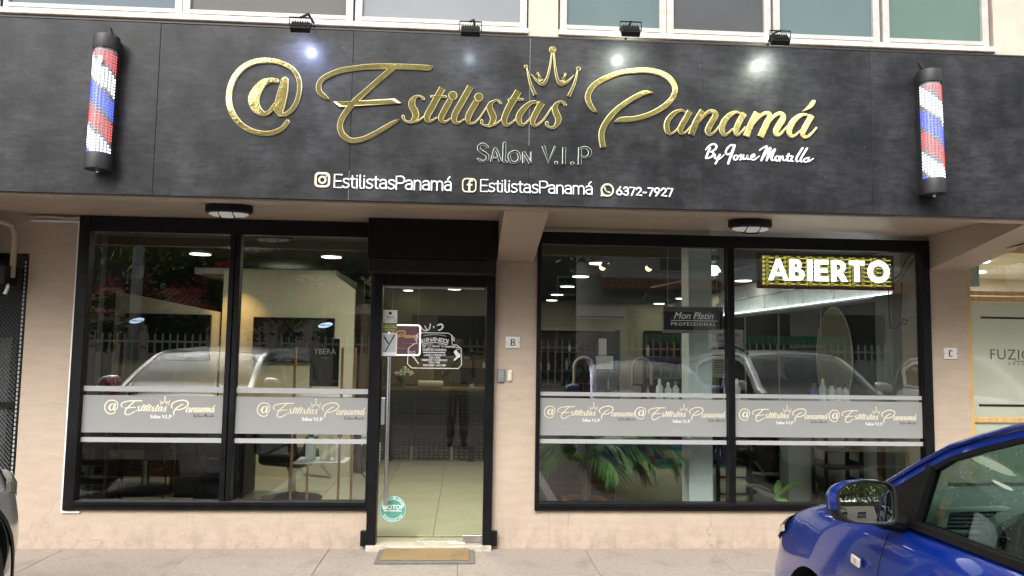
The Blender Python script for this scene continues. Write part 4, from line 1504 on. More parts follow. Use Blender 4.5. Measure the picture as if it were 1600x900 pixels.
for k in range(16):
    b.box(-4.40 + k * 0.045, -4.375 + k * 0.045, -0.038, -0.031, 2.185, 2.205)
b.build('slotted_strip', mat('pale slot 2', (0.45, 0.46, 0.46), 0.6), t)
b = MB()
b.box(-5.6, -3.45, 1.2, 1.3, 0, 2.6)
b.box(-5.6, -3.45, 0.22, 1.2, 0, 0.02)
b.build('passage_wall', mat('dark passage paint', (0.05, 0.055, 0.055), 0.8), bld)
b = MB()
b.tube([(-4.15, 0.9, 0), (-4.15, 0.9, 1.6)], 0.10, 10)
b.build('passage_post', M['concrete'], bld)

# ------------------------------------------------------------------ neighbouring shop at the right
nb = thing('neighbour_shopfront', 'pine framed shopfront with pale green frosted glass at the right edge', 'shopfront', (4.20, 0.04, 0))
b = MB()
b.bbox(0.001, 0.040, -0.03, 0.04, -0.02, 2.50, 0.004)
b.bbox(1.50, 1.56, -0.03, 0.04, -0.02, 2.50, 0.004)
for z0, z1 in ((2.03, 2.075), (2.085, 2.12), (1.02, 1.062), (2.45, 2.50), (-0.02, 0.10)):
    b.bbox(0.040, 1.50, -0.025, 0.035, z0, z1, 0.004)
b.bbox(1.56, 3.0, -0.025, 0.035, -0.02, 2.50, 0.004)
b.build('frame', M['wood'], nb)
b = MB()
b.box(0.042, 1.498, 0.0, 0.006, 1.064, 2.028)
b.build('frosted_pane', M['frost_green'], nb)
b = MB()
b.box(0.042, 1.498, 0.0, 0.006, 0.102, 1.018)
b.build('frosted_pane', M['frost_green'], nb)
b = MB()
b.box(0.042, 1.498, 0.0, 0.006, 2.122, 2.448)
b.build('transom_pane', M['glass'], nb)
b = MB()
print_text(b, 'FUZION', 0.205, -0.001, 1.545, 0.125, bold=-0.0010, sx=1.0, spacing=1.08)
print_text(b, 'SALON', 0.37, -0.001, 1.50, 0.035, spacing=1.8, sx=1.2)
b.box(0.42, 0.9, -0.0014, -0.001, 1.53, 1.536)
b.build('shop_lettering', M['black_print'], nb)
b = MB()
b.box(0.14, 1.4, -0.0018, -0.0006, 1.888, 1.905)
b.build('clear_stripe', M['blackish'], nb)
b = MB()
b.box(0.10, 1.4, -0.0018, -0.0006, 1.15, 1.17)
b.build('clear_stripe', M['blackish'], nb)
b = MB()
b.bbox(0.06, 0.19, 0.05, 0.16, 2.16, 2.36, 0.02)
b.build('speaker_box', M['white_plastic'], nb)
nroom = thing('neighbour_room', 'pale lit room behind the pine framed shopfront', 'room')
b = MB()
b.box(4.50, 9, 2.6, 2.7, 0, 2.8)
b.box(4.50, 9, 0.41, 2.6, 2.50, 2.6)
b.box(4.44, 4.50, 0.41, 2.6, 0, 2.6)
b.box(4.50, 9, 0.2, 2.6, -0.02, 0.0)
b.build('wall', mat('pale stucco', (0.58, 0.52, 0.42), 0.7, c2=(0.68, 0.62, 0.52), scale=4), nroom)
al = bpy.data.lights.new('room_fill', 'AREA')  # added area light, brightens the frosted panes from behind
al.size = 1.0
al.energy = 30
al.color = (1.0, 0.97, 0.88)
lo = bpy.data.objects.new('room_fill', al)
col.objects.link(lo)
lo.location = (5.8, 1.3, 2.47)
lo.parent = nroom
for x, y in ((5.0, 1.0), (5.6, 1.9), (6.1, 1.0)):
    b = MB()
    b.lathe([(0.11, 0), (0.11, -0.012), (0.10, -0.016)], (x, y, 2.5), 20)
    b.build('ceiling_disc', M['lamp_disc'], nroom)

# ================================================================== INTERIOR
room = thing('salon_interior', 'salon room behind the display windows with dark ceiling, cream walls and pale tiled floor', 'room')
b = MB()
b.box(-4.5, 4.5, 0.2201, 10.6, -0.1, 0.028)
b.build('floor_base', M['grout'], room)
rnd = random.Random(5)
q = MB()
q.bbox(-0.2975, 0.2975, -0.5975, 0.5975, 0.028, 0.040, 0.0015)
tme = q.mesh('floor_tile', M['tile'])
for i in range(-6, 8):
    for j in range(6):
        link('floor_tile', tme, room, loc=(-0.24 + (i - 0.5) * 0.6, 0.83 + j * 1.2, 0))
b = MB()
b.box(-4.4, 4.3, 7.44, 10.3, 0.0285, 0.039)
b.build('rear_floor', M['tile'], room)
b = MB()
b.box(-0.74, 0.22, 0.2, 0.2199, 0.0, 0.04)
b.box(-4.5, 4.5, 0.0601, 10.6, 2.60, 2.66)
b.build('ceiling', M['ceiling'], room)
b = MB()
b.box(4.352, 4.436, 0.41, 10.5, 0.0, 2.6)
b.build('wall', M['cream'], room)
b = MB()
b.box(-4.5, -4.3, 0.23, 10.5, 0.0, 2.6)
b.build('wall', M['dark_wall'], room)
b = MB()
b.box(-4.3, 4.35, 10.301, 10.5, 2.02, 2.6)
b.build('wall', M['cream'], room)
b = MB()
b.box(-4.3, 4.35, 10.32, 10.5, 0.0, 2.02)
b.build('wall', M['dark_wood'], room)
b = MB()
b.box(3.34, 3.86, 10.18, 10.3, 0.0, 2.02)
b.build('wall', M['cream'], room)
b = MB()
b.bbox(1.6, 3.2, 10.0, 10.3, 1.98, 2.04, 0.01)
b.build('wall_shelf', M['cream'], room)

# left room: two partition panels with screens
t = thing('black_cabinet', 'low black cabinet beside the mullion below the left frosted bands', 'cabinet', (-2.55, 2.0, 0.04))
b = MB()
b.bbox(-0.34, 0.34, -0.22, 0.22, 0.0, 0.84, 0.01)
b.build('body', M['black_matte'], t)
for k in range(4):
    b = MB()
    b.bbox(-0.32, 0.32, -0.232, -0.2205, 0.04 + k * 0.20, 0.225 + k * 0.20, 0.004)
    b.build('drawer', M['leather'], t)
    b = MB()
    b.tube([(-0.08, -0.245, 0.19 + k * 0.20), (0.08, -0.245, 0.19 + k * 0.20)], 0.006, 6)
    b.build('drawer_handle', M['steel_dull'], t)

b = MB()
b.prism([(-4.12, 0.88), (-2.93, 0.88), (-2.93, 1.955), (-4.12, 2.18)], 3.02, 3.10)
b.build('partition_panel', M['cream'], room)
b = MB()
b.bbox(-4.14, -2.91, 2.99, 3.12, 0.04, 0.879, 0.004)
b.build('cabinet_base', M['dark_wood'], room)
b = MB()
b.prism([(-2.90, 0.04), (-1.35, 0.04), (-1.35, 2.26), (-1.66, 2.47), (-2.90, 2.47)], 3.06, 3.14)
b.build('partition_panel', M['cream'], room)
b = MB()
b.bbox(-3.3, -1.6, 3.2, 5.0, 2.42, 2.5, 0.01)
b.build('dropped_ceiling', M['cream_white'], room)
b = MB()
b.box(-4.25, -1.5, 5.0, 5.1, 0.04, 2.6)
b.box(-1.30, -1.22, 3.3, 5.2, 0.04, 2.1)
b.build('rear_partition', M['dark_wood'], room)

# block wall cove at the right: bricks are parts
cove = thing('block_wall_cove', 'whitewashed block band with a glowing LED cove line on the right interior wall', 'wall')
b = MB()
b.box(4.10, 4.35, 1.0, 6.2, 2.135, 2.16)
b.box(4.12, 4.35, 1.0, 6.2, 0.03, 2.135)
b.build('cladding', M['concrete'], cove)
rb = random.Random(9)
for r_ in range(2):
    for k in range(13):
        q = MB()
        o_ = 0.2 if r_ else 0
        q.bbox(4.16 - rb.uniform(0, .02), 4.349, 1.02 + k * 0.4 - o_ + 0.005, 1.02 + (k + 1) * 0.4 - o_ - 0.005, 2.165 + r_ * 0.217, 2.165 + r_ * 0.217 + 0.211, 0.008)
        q.build('block', M['brick'], cove)
b = MB()
b.box(4.105, 4.125, 1.02, 6.1, 2.1605, 2.172)
b.build('led_strip', M['led_strip'], cove)
for k in range(4):
    b = MB()
    b.box(4.112, 4.1195, 1.3 + k * 1.2, 2.42 + k * 1.2, 0.9, 2.1)
    b.build('dark_panel', mat('smoked panel', (0.035, 0.037, 0.04), 0.15) if k == 0 else bpy.data.materials['smoked panel'], cove)
al = bpy.data.lights.new('cove_glow', 'AREA')
al.shape = 'RECTANGLE'
al.size, al.size_y = 4.6, 0.05
al.energy = 2.6
al.color = (0.88, 0.96, 1.0)
lo = bpy.data.objects.new('cove_glow', al)
col.objects.link(lo)
lo.parent = cove
lo.location = (4.06, 3.6, 2.12)
lo.rotation_euler = (R(180 - 20), 0, R(90))

t = thing('oval_mirror', 'tall oval wall mirror with its cream reflection put into the glass colour on the right interior wall', 'mirror', (4.09, 2.12, 1.52))
b = MB()
ov = [(0.40 * math.cos(a * PI / 16), 0.56 * math.sin(a * PI / 16)) for a in range(32)]
b.prism(ov, -0.004, 0.0, axis='x')
b.build('mirror_glass', mat('painted cream reflection', (0.50, 0.49, 0.38), 0.12, 0.25), t)  # lit cream reflection is put into the glass colour
b = MB()
ov2 = [(0.42 * math.cos(a * PI / 16), 0.58 * math.sin(a * PI / 16)) for a in range(32)]
b.prism(ov2, 0.001, 0.012, axis='x')
b.build('mirror_rim', M['cream_white'], t)


# ceiling disc lights
def ceiling_light(x, y, label, r=0.115, z=2.60, power=9):
    t = thing('ceiling_light', label, 'ceiling light', (x, y, z), 0, 'round ceiling lights inside the salon')
    b = MB()
    b.lathe([(r + 0.008, 0), (r + 0.008, -0.014), (r, -0.018)], (0, 0, 0), 24)
    b.build('rim', M['white_plastic'], t)
    b = MB()
    b.lathe([(r - 0.004, -0.0185), (r - 0.004, -0.021)], (0, 0, 0), 24)
    b.build('diffuser', M['lamp_disc'], t)
    return t


LX = 'round ceiling light seen through the '
ceiling_light(-3.01, 2.55, LX + 'left display window above the left screen')
ceiling_light(-1.55, 2.55, LX + 'left display window above the right screen')
for k, (x, y) in enumerate([(1.53, 2.60), (1.56, 4.22), (1.60, 5.90), (1.66, 7.75), (1.74, 9.35)]):
    ceiling_light(x, y, ('nearest', 'second nearest', 'third', 'fourth', 'farthest')[k] + ' round ceiling light of the row at the left of the right display window')
for k, (x, y) in enumerate([(3.90, 4.34), (4.08, 6.9), (4.10, 8.1), (4.10, 9.8)]):
    ceiling_light(x, y, ('nearest', 'second nearest', 'third', 'farthest')[k] + ' round ceiling light of the row above the block wall')
ceiling_light(-0.22, 6.9, 'round ceiling light seen through the entrance door, right one')
ceiling_light(-1.05, 7.4, 'round ceiling light seen through the entrance door, left one', r=0.09)
# stand-ins for the ceiling lamps, plus one added to brighten the door floor
for x, y, e, c in ((-2.3, 1.9, 11, (1, .93, .76)), (-2.4, 4.0, 14, (1, .90, .70)), (1.55, 3.4, 9, (1, .95, .82)), (1.7, 7.5, 10, (1, .95, .80)), (3.3, 4.6, 12, (1, .97, .88)), (-0.25, 6.0, 36, (1, .93, .72)), (-0.3, 1.6, 200, (1, .95, .78)), (3.3, 8.5, 6, (1, .95, .8))):
    al = bpy.data.lights.new('room_fill', 'AREA')
    al.shape = 'DISK'
    al.size = 0.5
    al.energy = e * 0.125
    al.color = c
    lo = bpy.data.objects.new('room_fill', al)
    col.objects.link(lo)
    lo.location = (x, y, 2.57)
    lo.parent = room

al = bpy.data.lights.new('warm_wall_spot', 'SPOT')
al.energy = 14
al.color = (1.0, 0.58, 0.22)
al.spot_size = R(75)
al.spot_blend = 0.9
al.shadow_soft_size = 0.03
lo = bpy.data.objects.new('warm_wall_spot', al)
col.objects.link(lo)
lo.parent = room
lo.location = (-2.72, 2.62, 2.42)
lo.rotation_euler = (R(28), 0, 0)
# wee downlights in the dropped ceiling
b = MB()
for x, y in ((-2.95, 3.6), (-2.55, 4.3), (-1.9, 3.4), (-1.85, 3.9), (-1.8, 4.5)):
    b.box(x - 0.06, x + 0.06, y - 0.06, y + 0.06, 2.405, 2.418)
b.build('downlight', M['lamp_disc'], room)


def spot_lamp(x, y, z, label, warm=True, lit=True):
    t = thing('track_spot', label, 'spot lamp', (x, y, z), 0, 'small track spots inside the salon')
    b = MB()
    b.lathe([(0.05, 0), (0.05, -0.012)], (0, 0, 0), 14)
    b.tube([(0, 0, -0.01), (0, 0, -0.06)], 0.008, 6)
    b.build('mount', M['black_matte'], t)
    T = Matrix.Translation((0, -0.01, -0.085)) @ Matrix.Rotation(R(35), 4, 'X') @ Matrix.Rotation(R(25), 4, 'Y')
    b = MB()
    b.T = T
    b.lathe([(0.018, 0.05), (0.030, 0.04), (0.034, -0.04), (0.030, -0.045), (0.028, -0.03)], (0, 0, 0), 16)
    shade(b.build('shade', M['black_matte'], t))
    b = MB()
    b.T = T
    b.sphere((0, 0, -0.052), 0.034, 14, 8)
    b.build('bulb', M['lamp_warm'] if lit else M['cream_white'], t)
    return t


spot_lamp(1.49, 2.0, 2.60, 'lit warm spot on the ceiling, left one in the right display window')
spot_lamp(2.0, 2.0, 2.60, 'lit warm spot on the ceiling, right one in the right display window')
# suspended track with three dark spots
t = thing('light_track', 'suspended white light track with dark spot heads behind the right display window', 'light track', (0, 0, 0))
b = MB()
b.tube([(2.02, 2.1, 2.27), (3.05, 1.7, 2.50)], 0.010, 6)
b.build('track_rail', M['steel_dull'], t)
for x, y, z, ry, rx in ((2.00, 2.12, 2.18, 20, 50), (2.30, 2.02, 2.25, 80, 10), (2.68, 1.86, 2.31, -50, 30)):
    T = Matrix.Translation((x, y, z)) @ Matrix.Rotation(R(ry), 4, 'Y') @ Matrix.Rotation(R(rx), 4, 'X')
    b = MB()
    b.T = T
    b.lathe([(0.02, 0.075), (0.036, 0.06), (0.040, -0.045), (0.034, -0.05), (0.032, -0.02), (0.0001, -0.02)], (0, 0, 0), 16)
    shade(b.build('spot_head', M['black_matte'], t))
    b = MB()
    b.tube([(x, y, z + 0.05), (x, y, z + 0.12)], 0.007, 6)
    b.build('spot_arm', M['black_matte'], t)
    b = MB()
    b.T = T
    b.lathe([(0.0001, -0.022), (0.030, -0.022)], (0, 0, 0), 14)
    b.build('spot_reflector', mat('warm reflector', (0.55, 0.38, 0.2), 0.4, emit=0.5) if x < 2.1 else bpy.data.materials['warm reflector'], t)
t = thing('pendant_lamp', 'bright faceted glass pendant lamp behind the middle mullion of the right window', 'pendant lamp', (2.62, 1.9, 2.60))
b = MB()
b.lathe([(0.10, 0), (0.10, -0.05), (0.05, -0.07)], (0, 0, 0), 16)
b.build('canopy', M['black_matte'], t)
b = MB()
b.lathe([(0.085, -0.10), (0.12, -0.155), (0.085, -0.20), (0.02, -0.205)], (0, 0, 0), 10)
b.build('shade', M['lamp_white'], t)
b = MB()
for k in range(10):
    a = 2 * PI * k / 10
    b.tube([(0.087 * math.cos(a), 0.087 * math.sin(a), -0.10), (0.122 * math.cos(a), 0.122 * math.sin(a), -0.155), (0.087 * math.cos(a), 0.087 * math.sin(a), -0.20)], 0.003, 4)
b.build('shade_rib', M['dark_plastic'], t)
t = thing('wall_spotlight', 'round black spotlight at the top left corner of the left display window', 'spot lamp', (-3.02, 0.9, 2.22))
b = MB()
b.lathe([(0.055, 0.07), (0.075, 0.05), (0.075, -0.05), (0.060, -0.06)], (0, 0, 0), 20, axis='x')
shade(b.build('housing', mat('dark green black metal', (0.02, 0.03, 0.028), 0.25), t))
b = MB()
b.lathe([(0.066, -0.0605), (0.066, -0.066)], (0, 0, 0), 20, axis='x')
b.build('lens_ring', M['steel_dull'], t)
b = MB()
b.tube([(0.0, 0, 0.07), (0.0, 0, 0.38)], 0.010, 6)
b.build('bracket', M['black_matte'], t)


# screens
def screen(x0, x1, z0, z1, y, logo_x, label):
    t = thing('wall_screen', label, 'television', ((x0 + x1) / 2, y, (z0 + z1) / 2), 0, 'two black wall screens in the left room')
    w, h = (x1 - x0) / 2, (z1 - z0) / 2
    b = MB()
    b.bbox(-w, w, -0.05, 0.0, -h, h, 0.008)
    b.build('case', M['black_matte'], t)
    b = MB()
    b.box(-w + 0.012, w - 0.012, -0.0525, -0.0505, -h + 0.012, h - 0.012)
    b.build('panel', M['screen'], t)
    b = MB()
    ell = [(logo_x + 0.085 * math.cos(a * PI / 12), h - 0.085 + 0.030 * math.sin(a * PI / 12) + 0.015 * math.cos(a * PI / 12)) for a in range(24)]
    b.prism(ell, -0.0527, -0.0535)
    b.build('oval_badge', mat('lit blue white badge', (0.5, 0.62, 0.85), 0.4, emit=0.55) if 'lit blue white badge' not in bpy.data.materials else bpy.data.materials['lit blue white badge'], t)
    b = MB()
    print_text(b, 'SAMSUNG', logo_x, -0.0537, h - 0.097, 0.032, 'CENTER', bold=0.0004, T=Matrix.Translation((0, 0, 0)))
    b.build('badge_lettering', mat('deep blue print', (0.01, 0.03, 0.2), 0.5) if 'deep blue print' not in bpy.data.materials else bpy.data.materials['deep blue print'], t)


screen(-3.98, -3.00, 1.375, 1.92, 3.015, -0.35, 'black wall screen with oval badge on the left partition panel')
screen(-2.52, -1.57, 1.375, 1.905, 3.055, 0.37, 'black wall screen with oval badge on the right partition panel')

# tall display stand
t = thing('display_stand', 'tall stand with four wooden legs, white shelf and black poster reading YBERA', 'display stand', (-1.30, 1.0, 0.04))
for lx, ly in ((-0.235, -0.15), (0.185, -0.15), (-0.165, 0.22), (0.245, 0.22)):
    b = MB()
    b.bbox(lx - 0.011, lx + 0.011, ly - 0.011, ly + 0.011, 0.0, 1.52, 0.003)
    b.build('leg', M['copper_wood'], t)
b = MB()
b.bbox(-0.225, 0.235, -0.145, 0.21, 0.475, 0.492, 0.003)
b.build('shelf', M['white_plastic'], t)
b = MB()
b.bbox(-0.225, 0.235, -0.145, 0.21, 1.06, 1.078, 0.003)
b.build('shelf', M['white_plastic'], t)
b = MB()
b.bbox(-0.10, 0.16, -0.175, -0.163, 1.17, 1.60, 0.01)
b.build('poster', M['black_matte'], t)
b = MB()
print_text(b, 'YBERA', 0.03, -0.1765, 1.46, 0.07, 'CENTER', sx=0.95)
b.build('poster_lettering', M['white_print'], t)
b = MB()
print_text(b, 'PARIS', 0.03, -0.1765, 1.415, 0.03, 'CENTER')
b.build('poster_subtitle', mat('green print', (0.05, 0.4, 0.15), 0.5), t)


def bottle(x, y, z, h, r, m, cap, label, group, name='bottle'):
    t = thing(name, label, 'bottle', (x, y, z), 0, group)
    b = MB()
    b.lathe([(r * 0.95, 0), (r, 0.01), (r, h * 0.62), (r * 0.42, h * 0.76), (r * 0.38, h * 0.80)], (0, 0, 0), 14)
    shade(b.build('body', m, t))
    b = MB()
    b.lathe([(r * 0.45, h * 0.80), (r * 0.45, h * 0.93), (r * 0.25, h), (0.0001, h)], (0, 0, 0), 12)
    shade(b.build('cap', cap, t))
    return t


bottle(-1.40, 1.0, 0.532, 0.26, 0.048, M['white_plastic'], M['teal'], 'white bottle with teal cap on the stand shelf, left of the vase', 'bottles on the display stand')
bottle(-1.14, 1.0, 0.532, 0.26, 0.048, M['white_plastic'], M['blue_pack'], 'white bottle with blue cap on the stand shelf, right of the vase', 'bottles on the display stand')
t = thing('vase', 'pale cream tapered vase between two white bottles on the stand shelf', 'vase', (-1.27, 1.02, 0.532))
b = MB()
b.lathe([(0.045, 0), (0.05, 0.01), (0.078, 0.34), (0.07, 0.34), (0.045, 0.02)], (0, 0, 0), 20)
shade(b.build('body', M['ivory'], t))


# salon chairs
def salon_chair(x, y, rz, label):
    t = thing('salon_chair', label, 'chair', (x, y, 0.04), rz, 'black salon chairs')
    b = MB()
    b.lathe([(0.30, 0.0), (0.30, 0.012), (0.10, 0.05), (0.045, 0.07)], (0, 0, 0), 28)
    shade(b.build('base', M['black_matte'], t))
    b = MB()
    b.lathe([(0.038, 0.06), (0.038, 0.26), (0.06, 0.30), (0.06, 0.34)], (0, 0, 0), 14)
    shade(b.build('column', M['steel_dull'], t))
    b = MB()
    b.bbox(-0.26, 0.26, -0.27, 0.24, 0.34, 0.48, 0.05)
    shade(b.build('seat', M['leather'], t), 50)
    b = MB()
    b.T = Matrix.Translation((0, 0.25, 0.45)) @ Matrix.Rotation(R(-12), 4, 'X')
    b.bbox(-0.24, 0.24, -0.05, 0.06, 0.0, 0.52, 0.05)
    shade(b.build('backrest', M['leather'], t), 50)
    for s_ in (-1, 1):
        b = MB()
        b.tube([(s_ * 0.28, -0.18, 0.40), (s_ * 0.30, -0.22, 0.60), (s_ * 0.30, 0.18, 0.63), (s_ * 0.28, 0.22, 0.46)], 0.022, 8)
        shade(b.build('armrest', M['leather'], t))
    b = MB()
    b.tube([(-0.16, -0.20, 0.36), (-0.16, -0.42, 0.16), (0.16, -0.42, 0.16), (0.16, -0.20, 0.36)], 0.014, 8)
    b.build('footrest', M['steel_dull'], t)
    return t


salon_chair(-1.72, 1.75, R(155), 'black salon chair with round base behind the display stand')
salon_chair(-3.30, 2.1, R(200), 'black salon chair below the left wall screen')
salon_chair(2.95, 2.3, R(120), 'black salon chair behind the broad-leaved plant')
salon_chair(3.6, 3.0, R(60), 'black salon chair near the oval mirror')


def trolley(x, y, rz, label, dz=0.0):
    t = thing('tool_trolley', label, 'trolley', (x, y, 0.04), rz, 'black hairdressing trolleys')
    for lx in (-0.17, 0.17):
        for ly in (-0.15, 0.15):
            b = MB()
            b.bbox(lx - 0.016, lx + 0.016, ly - 0.016, ly + 0.016, 0.05, 0.86, 0.004)
            b.build('post', M['black_matte'], t)
            b = MB()
            b.lathe([(0.0001, -0.015), (0.026, -0.012), (0.026, 0.012), (0.0001, 0.015)], (lx, ly, 0.026), 12, axis='x')
            b.build('castor', M['black_matte'], t)
    for k in range(5):
        b = MB()
        z = 0.10 + k * 0.165
        b.prism([(-0.15, z), (0.15, z), (0.155, z + 0.075), (0.145, z + 0.075), (0.14, z + 0.01), (-0.14, z + 0.01), (-0.145, z + 0.075), (-0.155, z + 0.075)], -0.14, 0.14)
        b.build('tray', M['black_matte'], t)
    b = MB()
    b.bbox(-0.19, 0.19, -0.17, 0.17, 0.865, 0.89, 0.006)
    b.build('top', M['black_matte'], t)
    return t


trolley(-2.25, 1.15, R(4), 'black five-tray hairdressing trolley beside the mullion in the left window')
trolley(3.62, 1.15, R(-3), 'black five-tray hairdressing trolley at the right end of the right window')
trolley(2.72, 1.65, R(3), 'black trolley behind the broad-leaved plant in the right window')
trolley(-3.35, 1.1, R(0), 'black trolley at the far left of the left window')

# left room counter
t = thing('counter', 'brown wooden counter behind the left frosted band', 'counter', (-3.75, 2.3, 0.04))
b = MB()
b.bbox(-0.5, 0.75, -0.25, 0.25, 0.70, 0.86, 0.006)
b.build('top', M['mid_wood'], t)
for x in (-0.48, 0.70):
    b = MB()
    b.bbox(x, x + 0.04, -0.22, 0.22, 0.0, 0.70, 0.004)
    b.build('side', M['dark_wood'], t)
bottle(-3.52, 2.2, 0.90, 0.24, 0.045, M['black_matte'], M['black_matte'], 'black bottle on the brown counter in the left window', 'bottles in the left room')
t = thing('flower_pot', 'orange red pot at the far left inside the left window', 'pot', (-3.63, 1.9, 0.90))
b = MB()
b.lathe([(0.07, 0), (0.10, 0.16), (0.11, 0.17), (0.09, 0.15)], (0, 0, 0), 18)
shade(b.build('pot', M['orange'], t))
b = MB()
for k in range(60):
    a, r_ = random.uniform(0, 2 * PI), random.uniform(0, 0.11)
    z = 0.18 + random.uniform(0, 0.13)
    b.sphere((r_ * math.cos(a), r_ * math.sin(a), z), 0.022, 6, 4)
b.build('flowers', M['bougain'], t)
# cables
t = thing('hanging_cable', 'thin black cable hanging inside the left window', 'cable')
b = MB()
b.tube([(-2.64, 1.0, 0.95), (-2.66, 1.0, 0.75), (-2.72, 1.0, 0.55), (-2.68, 1.0, 0.35), (-2.70, 1.0, 0.10), (-2.66, 1.0, 0.05)], 0.007, 6)
b.build('cable', M['black_matte'], t)
t = thing('wall_socket', 'white socket box with coiled black cables at the door post inside', 'socket', (-0.93, 1.35, 0.62))
b = MB()
b.bbox(-0.06, 0.0, -0.02, 0.02, 0.0, 0.10, 0.004)
b.bbox(0.03, 0.12, -0.04, 0.04, -0.16, 0.03, 0.006)
b.build('case', M['white_plastic'], t)
b = MB()
b.tube([(-0.03, -0.03, 0.05), (-0.05, -0.06, -0.05), (-0.04, -0.06, -0.25), (0.02, -0.06, -0.32), (0.06, -0.06, -0.25), (0.05, -0.05, 0.0), (0.0, -0.04, 0.06), (0.01, -0.05, -0.06), (-0.02, -0.05, -0.10)], 0.006, 6)
b.build('cable', M['black_matte'], t)
b = MB()
b.bbox(-0.04, 0.02, -0.06, -0.03, -0.10, 0.03, 0.01)
b.build('adapter', M['black_matte'], t)

# waiting bench of perforated black metal
t = thing('waiting_bench', 'row of black perforated metal waiting seats behind the entrance door', 'bench', (-0.45, 4.6, 0.04))
hole_slots = []
for k in range(3):
    x0 = -0.78 + k * 0.54

    def perf(x0, x1, z0, z1, nx, nz, y0, y1, nm):
        b = MB()
        holes = []
        for i in range(nx):
            for j in range(nz):
                cx, cz = x0 + (i + 0.7) * (x1 - x0) / (nx + 0.4), z0 + (j + 0.7) * (z1 - z0) / (nz + 0.4)
                holes.append([(cx + 0.020 * math.cos(a * PI / 4), cz + 0.0085 * math.sin(a * PI / 4)) for a in range(8)])
        b.prism([(x0, z0), (x1, z0), (x1, z1), (x0, z1)], y0, y1, holes)
        b.build(nm, M['black_matte'], t)
    perf(x0, x0 + 0.50, 0.44, 0.86, 7, 8, 0.18, 0.19, 'backrest')
    perf(x0, x0 + 0.50, 0.03, 0.40, 7, 8, -0.28, -0.27, 'seat')
b = MB()
b.bbox(-0.82, 0.84, -0.06, 0.0, 0.34, 0.40, 0.005)
b.build('beam', M['black_matte'], t)
for x in (-0.55, 0.55):
    b = MB()
    b.bbox(x - 0.04, x + 0.04, -0.32, 0.25, 0.0, 0.05, 0.01)
    b.bbox(x - 0.03, x + 0.03, -0.06, 0.0, 0.05, 0.34, 0.006)
    b.build('leg', M['black_matte'], t)
for x in (-0.80, -0.26, 0.28, 0.82):
    b = MB()
    b.tube([(x, -0.25, 0.42), (x, -0.24, 0.60), (x, 0.0, 0.62), (x, 0.14, 0.46)], 0.012, 8)
    b.build('armrest', M['black_matte'], t)

# reception desk behind
t = thing('reception_desk', 'dark wooden reception desk with pale top behind the waiting bench', 'desk', (-0.3, 6.2, 0.04))
b = MB()
b.bbox(-1.5, 1.4, -0.3, 0.3, 0.86, 0.90, 0.005)
b.build('top', M['mid_wood'], t)
for k in range(6):
    b = MB()
    b.bbox(-1.48 + k * 0.48, -1.48 + (k + 1) * 0.48 - 0.006, -0.26, -0.24, 0.0, 0.855, 0.003)
    b.build('front_panel', M['dark_wood'], t)
b = MB()
b.bbox(-1.0, -0.25, 0.9, 1.0, 0.9, 1.35, 0.004)
b.build('back_panel', M['mid_wood'], t)
t = thing('flower_bowl', 'footed bowl full of white flowers on the reception desk', 'flower bowl', (-0.98, 6.1, 0.94))
b = MB()
b.lathe([(0.06, 0), (0.02, 0.02), (0.02, 0.06), (0.12, 0.12), (0.15, 0.18), (0.13, 0.18)], (0, 0, 0), 18)
shade(b.build('bowl', M['steel_dull'], t))
b = MB()
for k in range(70):
    a, r_ = random.uniform(0, 2 * PI), random.uniform(0, 0.15)
    b.sphere((r_ * math.cos(a), r_ * math.sin(a), 0.18 + random.uniform(0, 0.16) * (1 - r_ / 0.2)), 0.026, 6, 4)
b.build('flowers', M['flower_white'], t)
t = thing('orange_pot', 'small orange pot with thin green stems left of the flower bowl', 'pot', (-1.38, 6.0, 0.94))
b = MB()
b.lathe([(0.06, 0), (0.09, 0.16), (0.07, 0.15)], (0, 0, 0), 14)
b.build('pot', M['orange'], t)
b = MB()
for k in range(12):
    a = random.uniform(0, 2 * PI)
    b.tube([(0, 0, 0.1), (0.05 * math.cos(a), 0.05 * math.sin(a), 0.3), (0.16 * math.cos(a), 0.16 * math.sin(a), 0.42 + random.uniform(-.1, .1))], [0.008, 0.006, 0.001], 4)
b.build('stems', M['broad_leaf'], t)
t = thing('towel_roll', 'cream rolled towel on the reception desk', 'towel', (-0.55, 6.0, 1.0))
b = MB()
b.lathe([(0.04, -0.2), (0.055, -0.19), (0.055, 0.19), (0.04, 0.2)], (0, 0, 0), 16, axis='x')
shade(b.build('roll', M['ivory'], t))
t = thing('desk_monitor', 'pale framed monitor on the reception desk behind the glass door', 'monitor', (0.12, 6.1, 0.94))
b = MB()
b.bbox(-0.02, 0.02, -0.02, 0.02, 0, 0.1, 0.004)
b.bbox(-0.1, 0.1, -0.07, 0.07, 0, 0.012, 0.004)
b.build('foot', M['steel_dull'], t)
b = MB()
b.bbox(-0.20, 0.20, -0.02, 0.01, 0.06, 0.32, 0.006)
b.build('screen', M['screen'], t)
t = thing('led_poster', 'plum poster with glowing white border and gold script behind the glass door', 'poster', (-0.50, 0.35, 1.635))
b = MB()
b.prism(rrect(-0.16, 0.115, -0.135, 0.130, 0.025), 0, 0.012, [rrect(-0.148, 0.103, -0.123, 0.118, 0.018)])
b.build('lit_border', M['frame_light'], t)
b = MB()
b.box(-0.149, 0.104, 0.002, 0.010, -0.124, 0.119)
b.build('face', M['brand_plum'], t)
b = MB()
k = 0.14
lp = [e for n, ents in logo_groups()[-7:] for e in ents]
logo_shape(b, [e for e in lp], 0.0, 0.0006, sc=0.001 * k, x0=-0.205, z0=-0.405, n=3, bmax=1e-4, grow=1.2, step=3e-5)
b.build('gold_lettering', mat('orange gold print', (0.75, 0.42, 0.15), 0.4, emit=0.3), t)
b = MB()
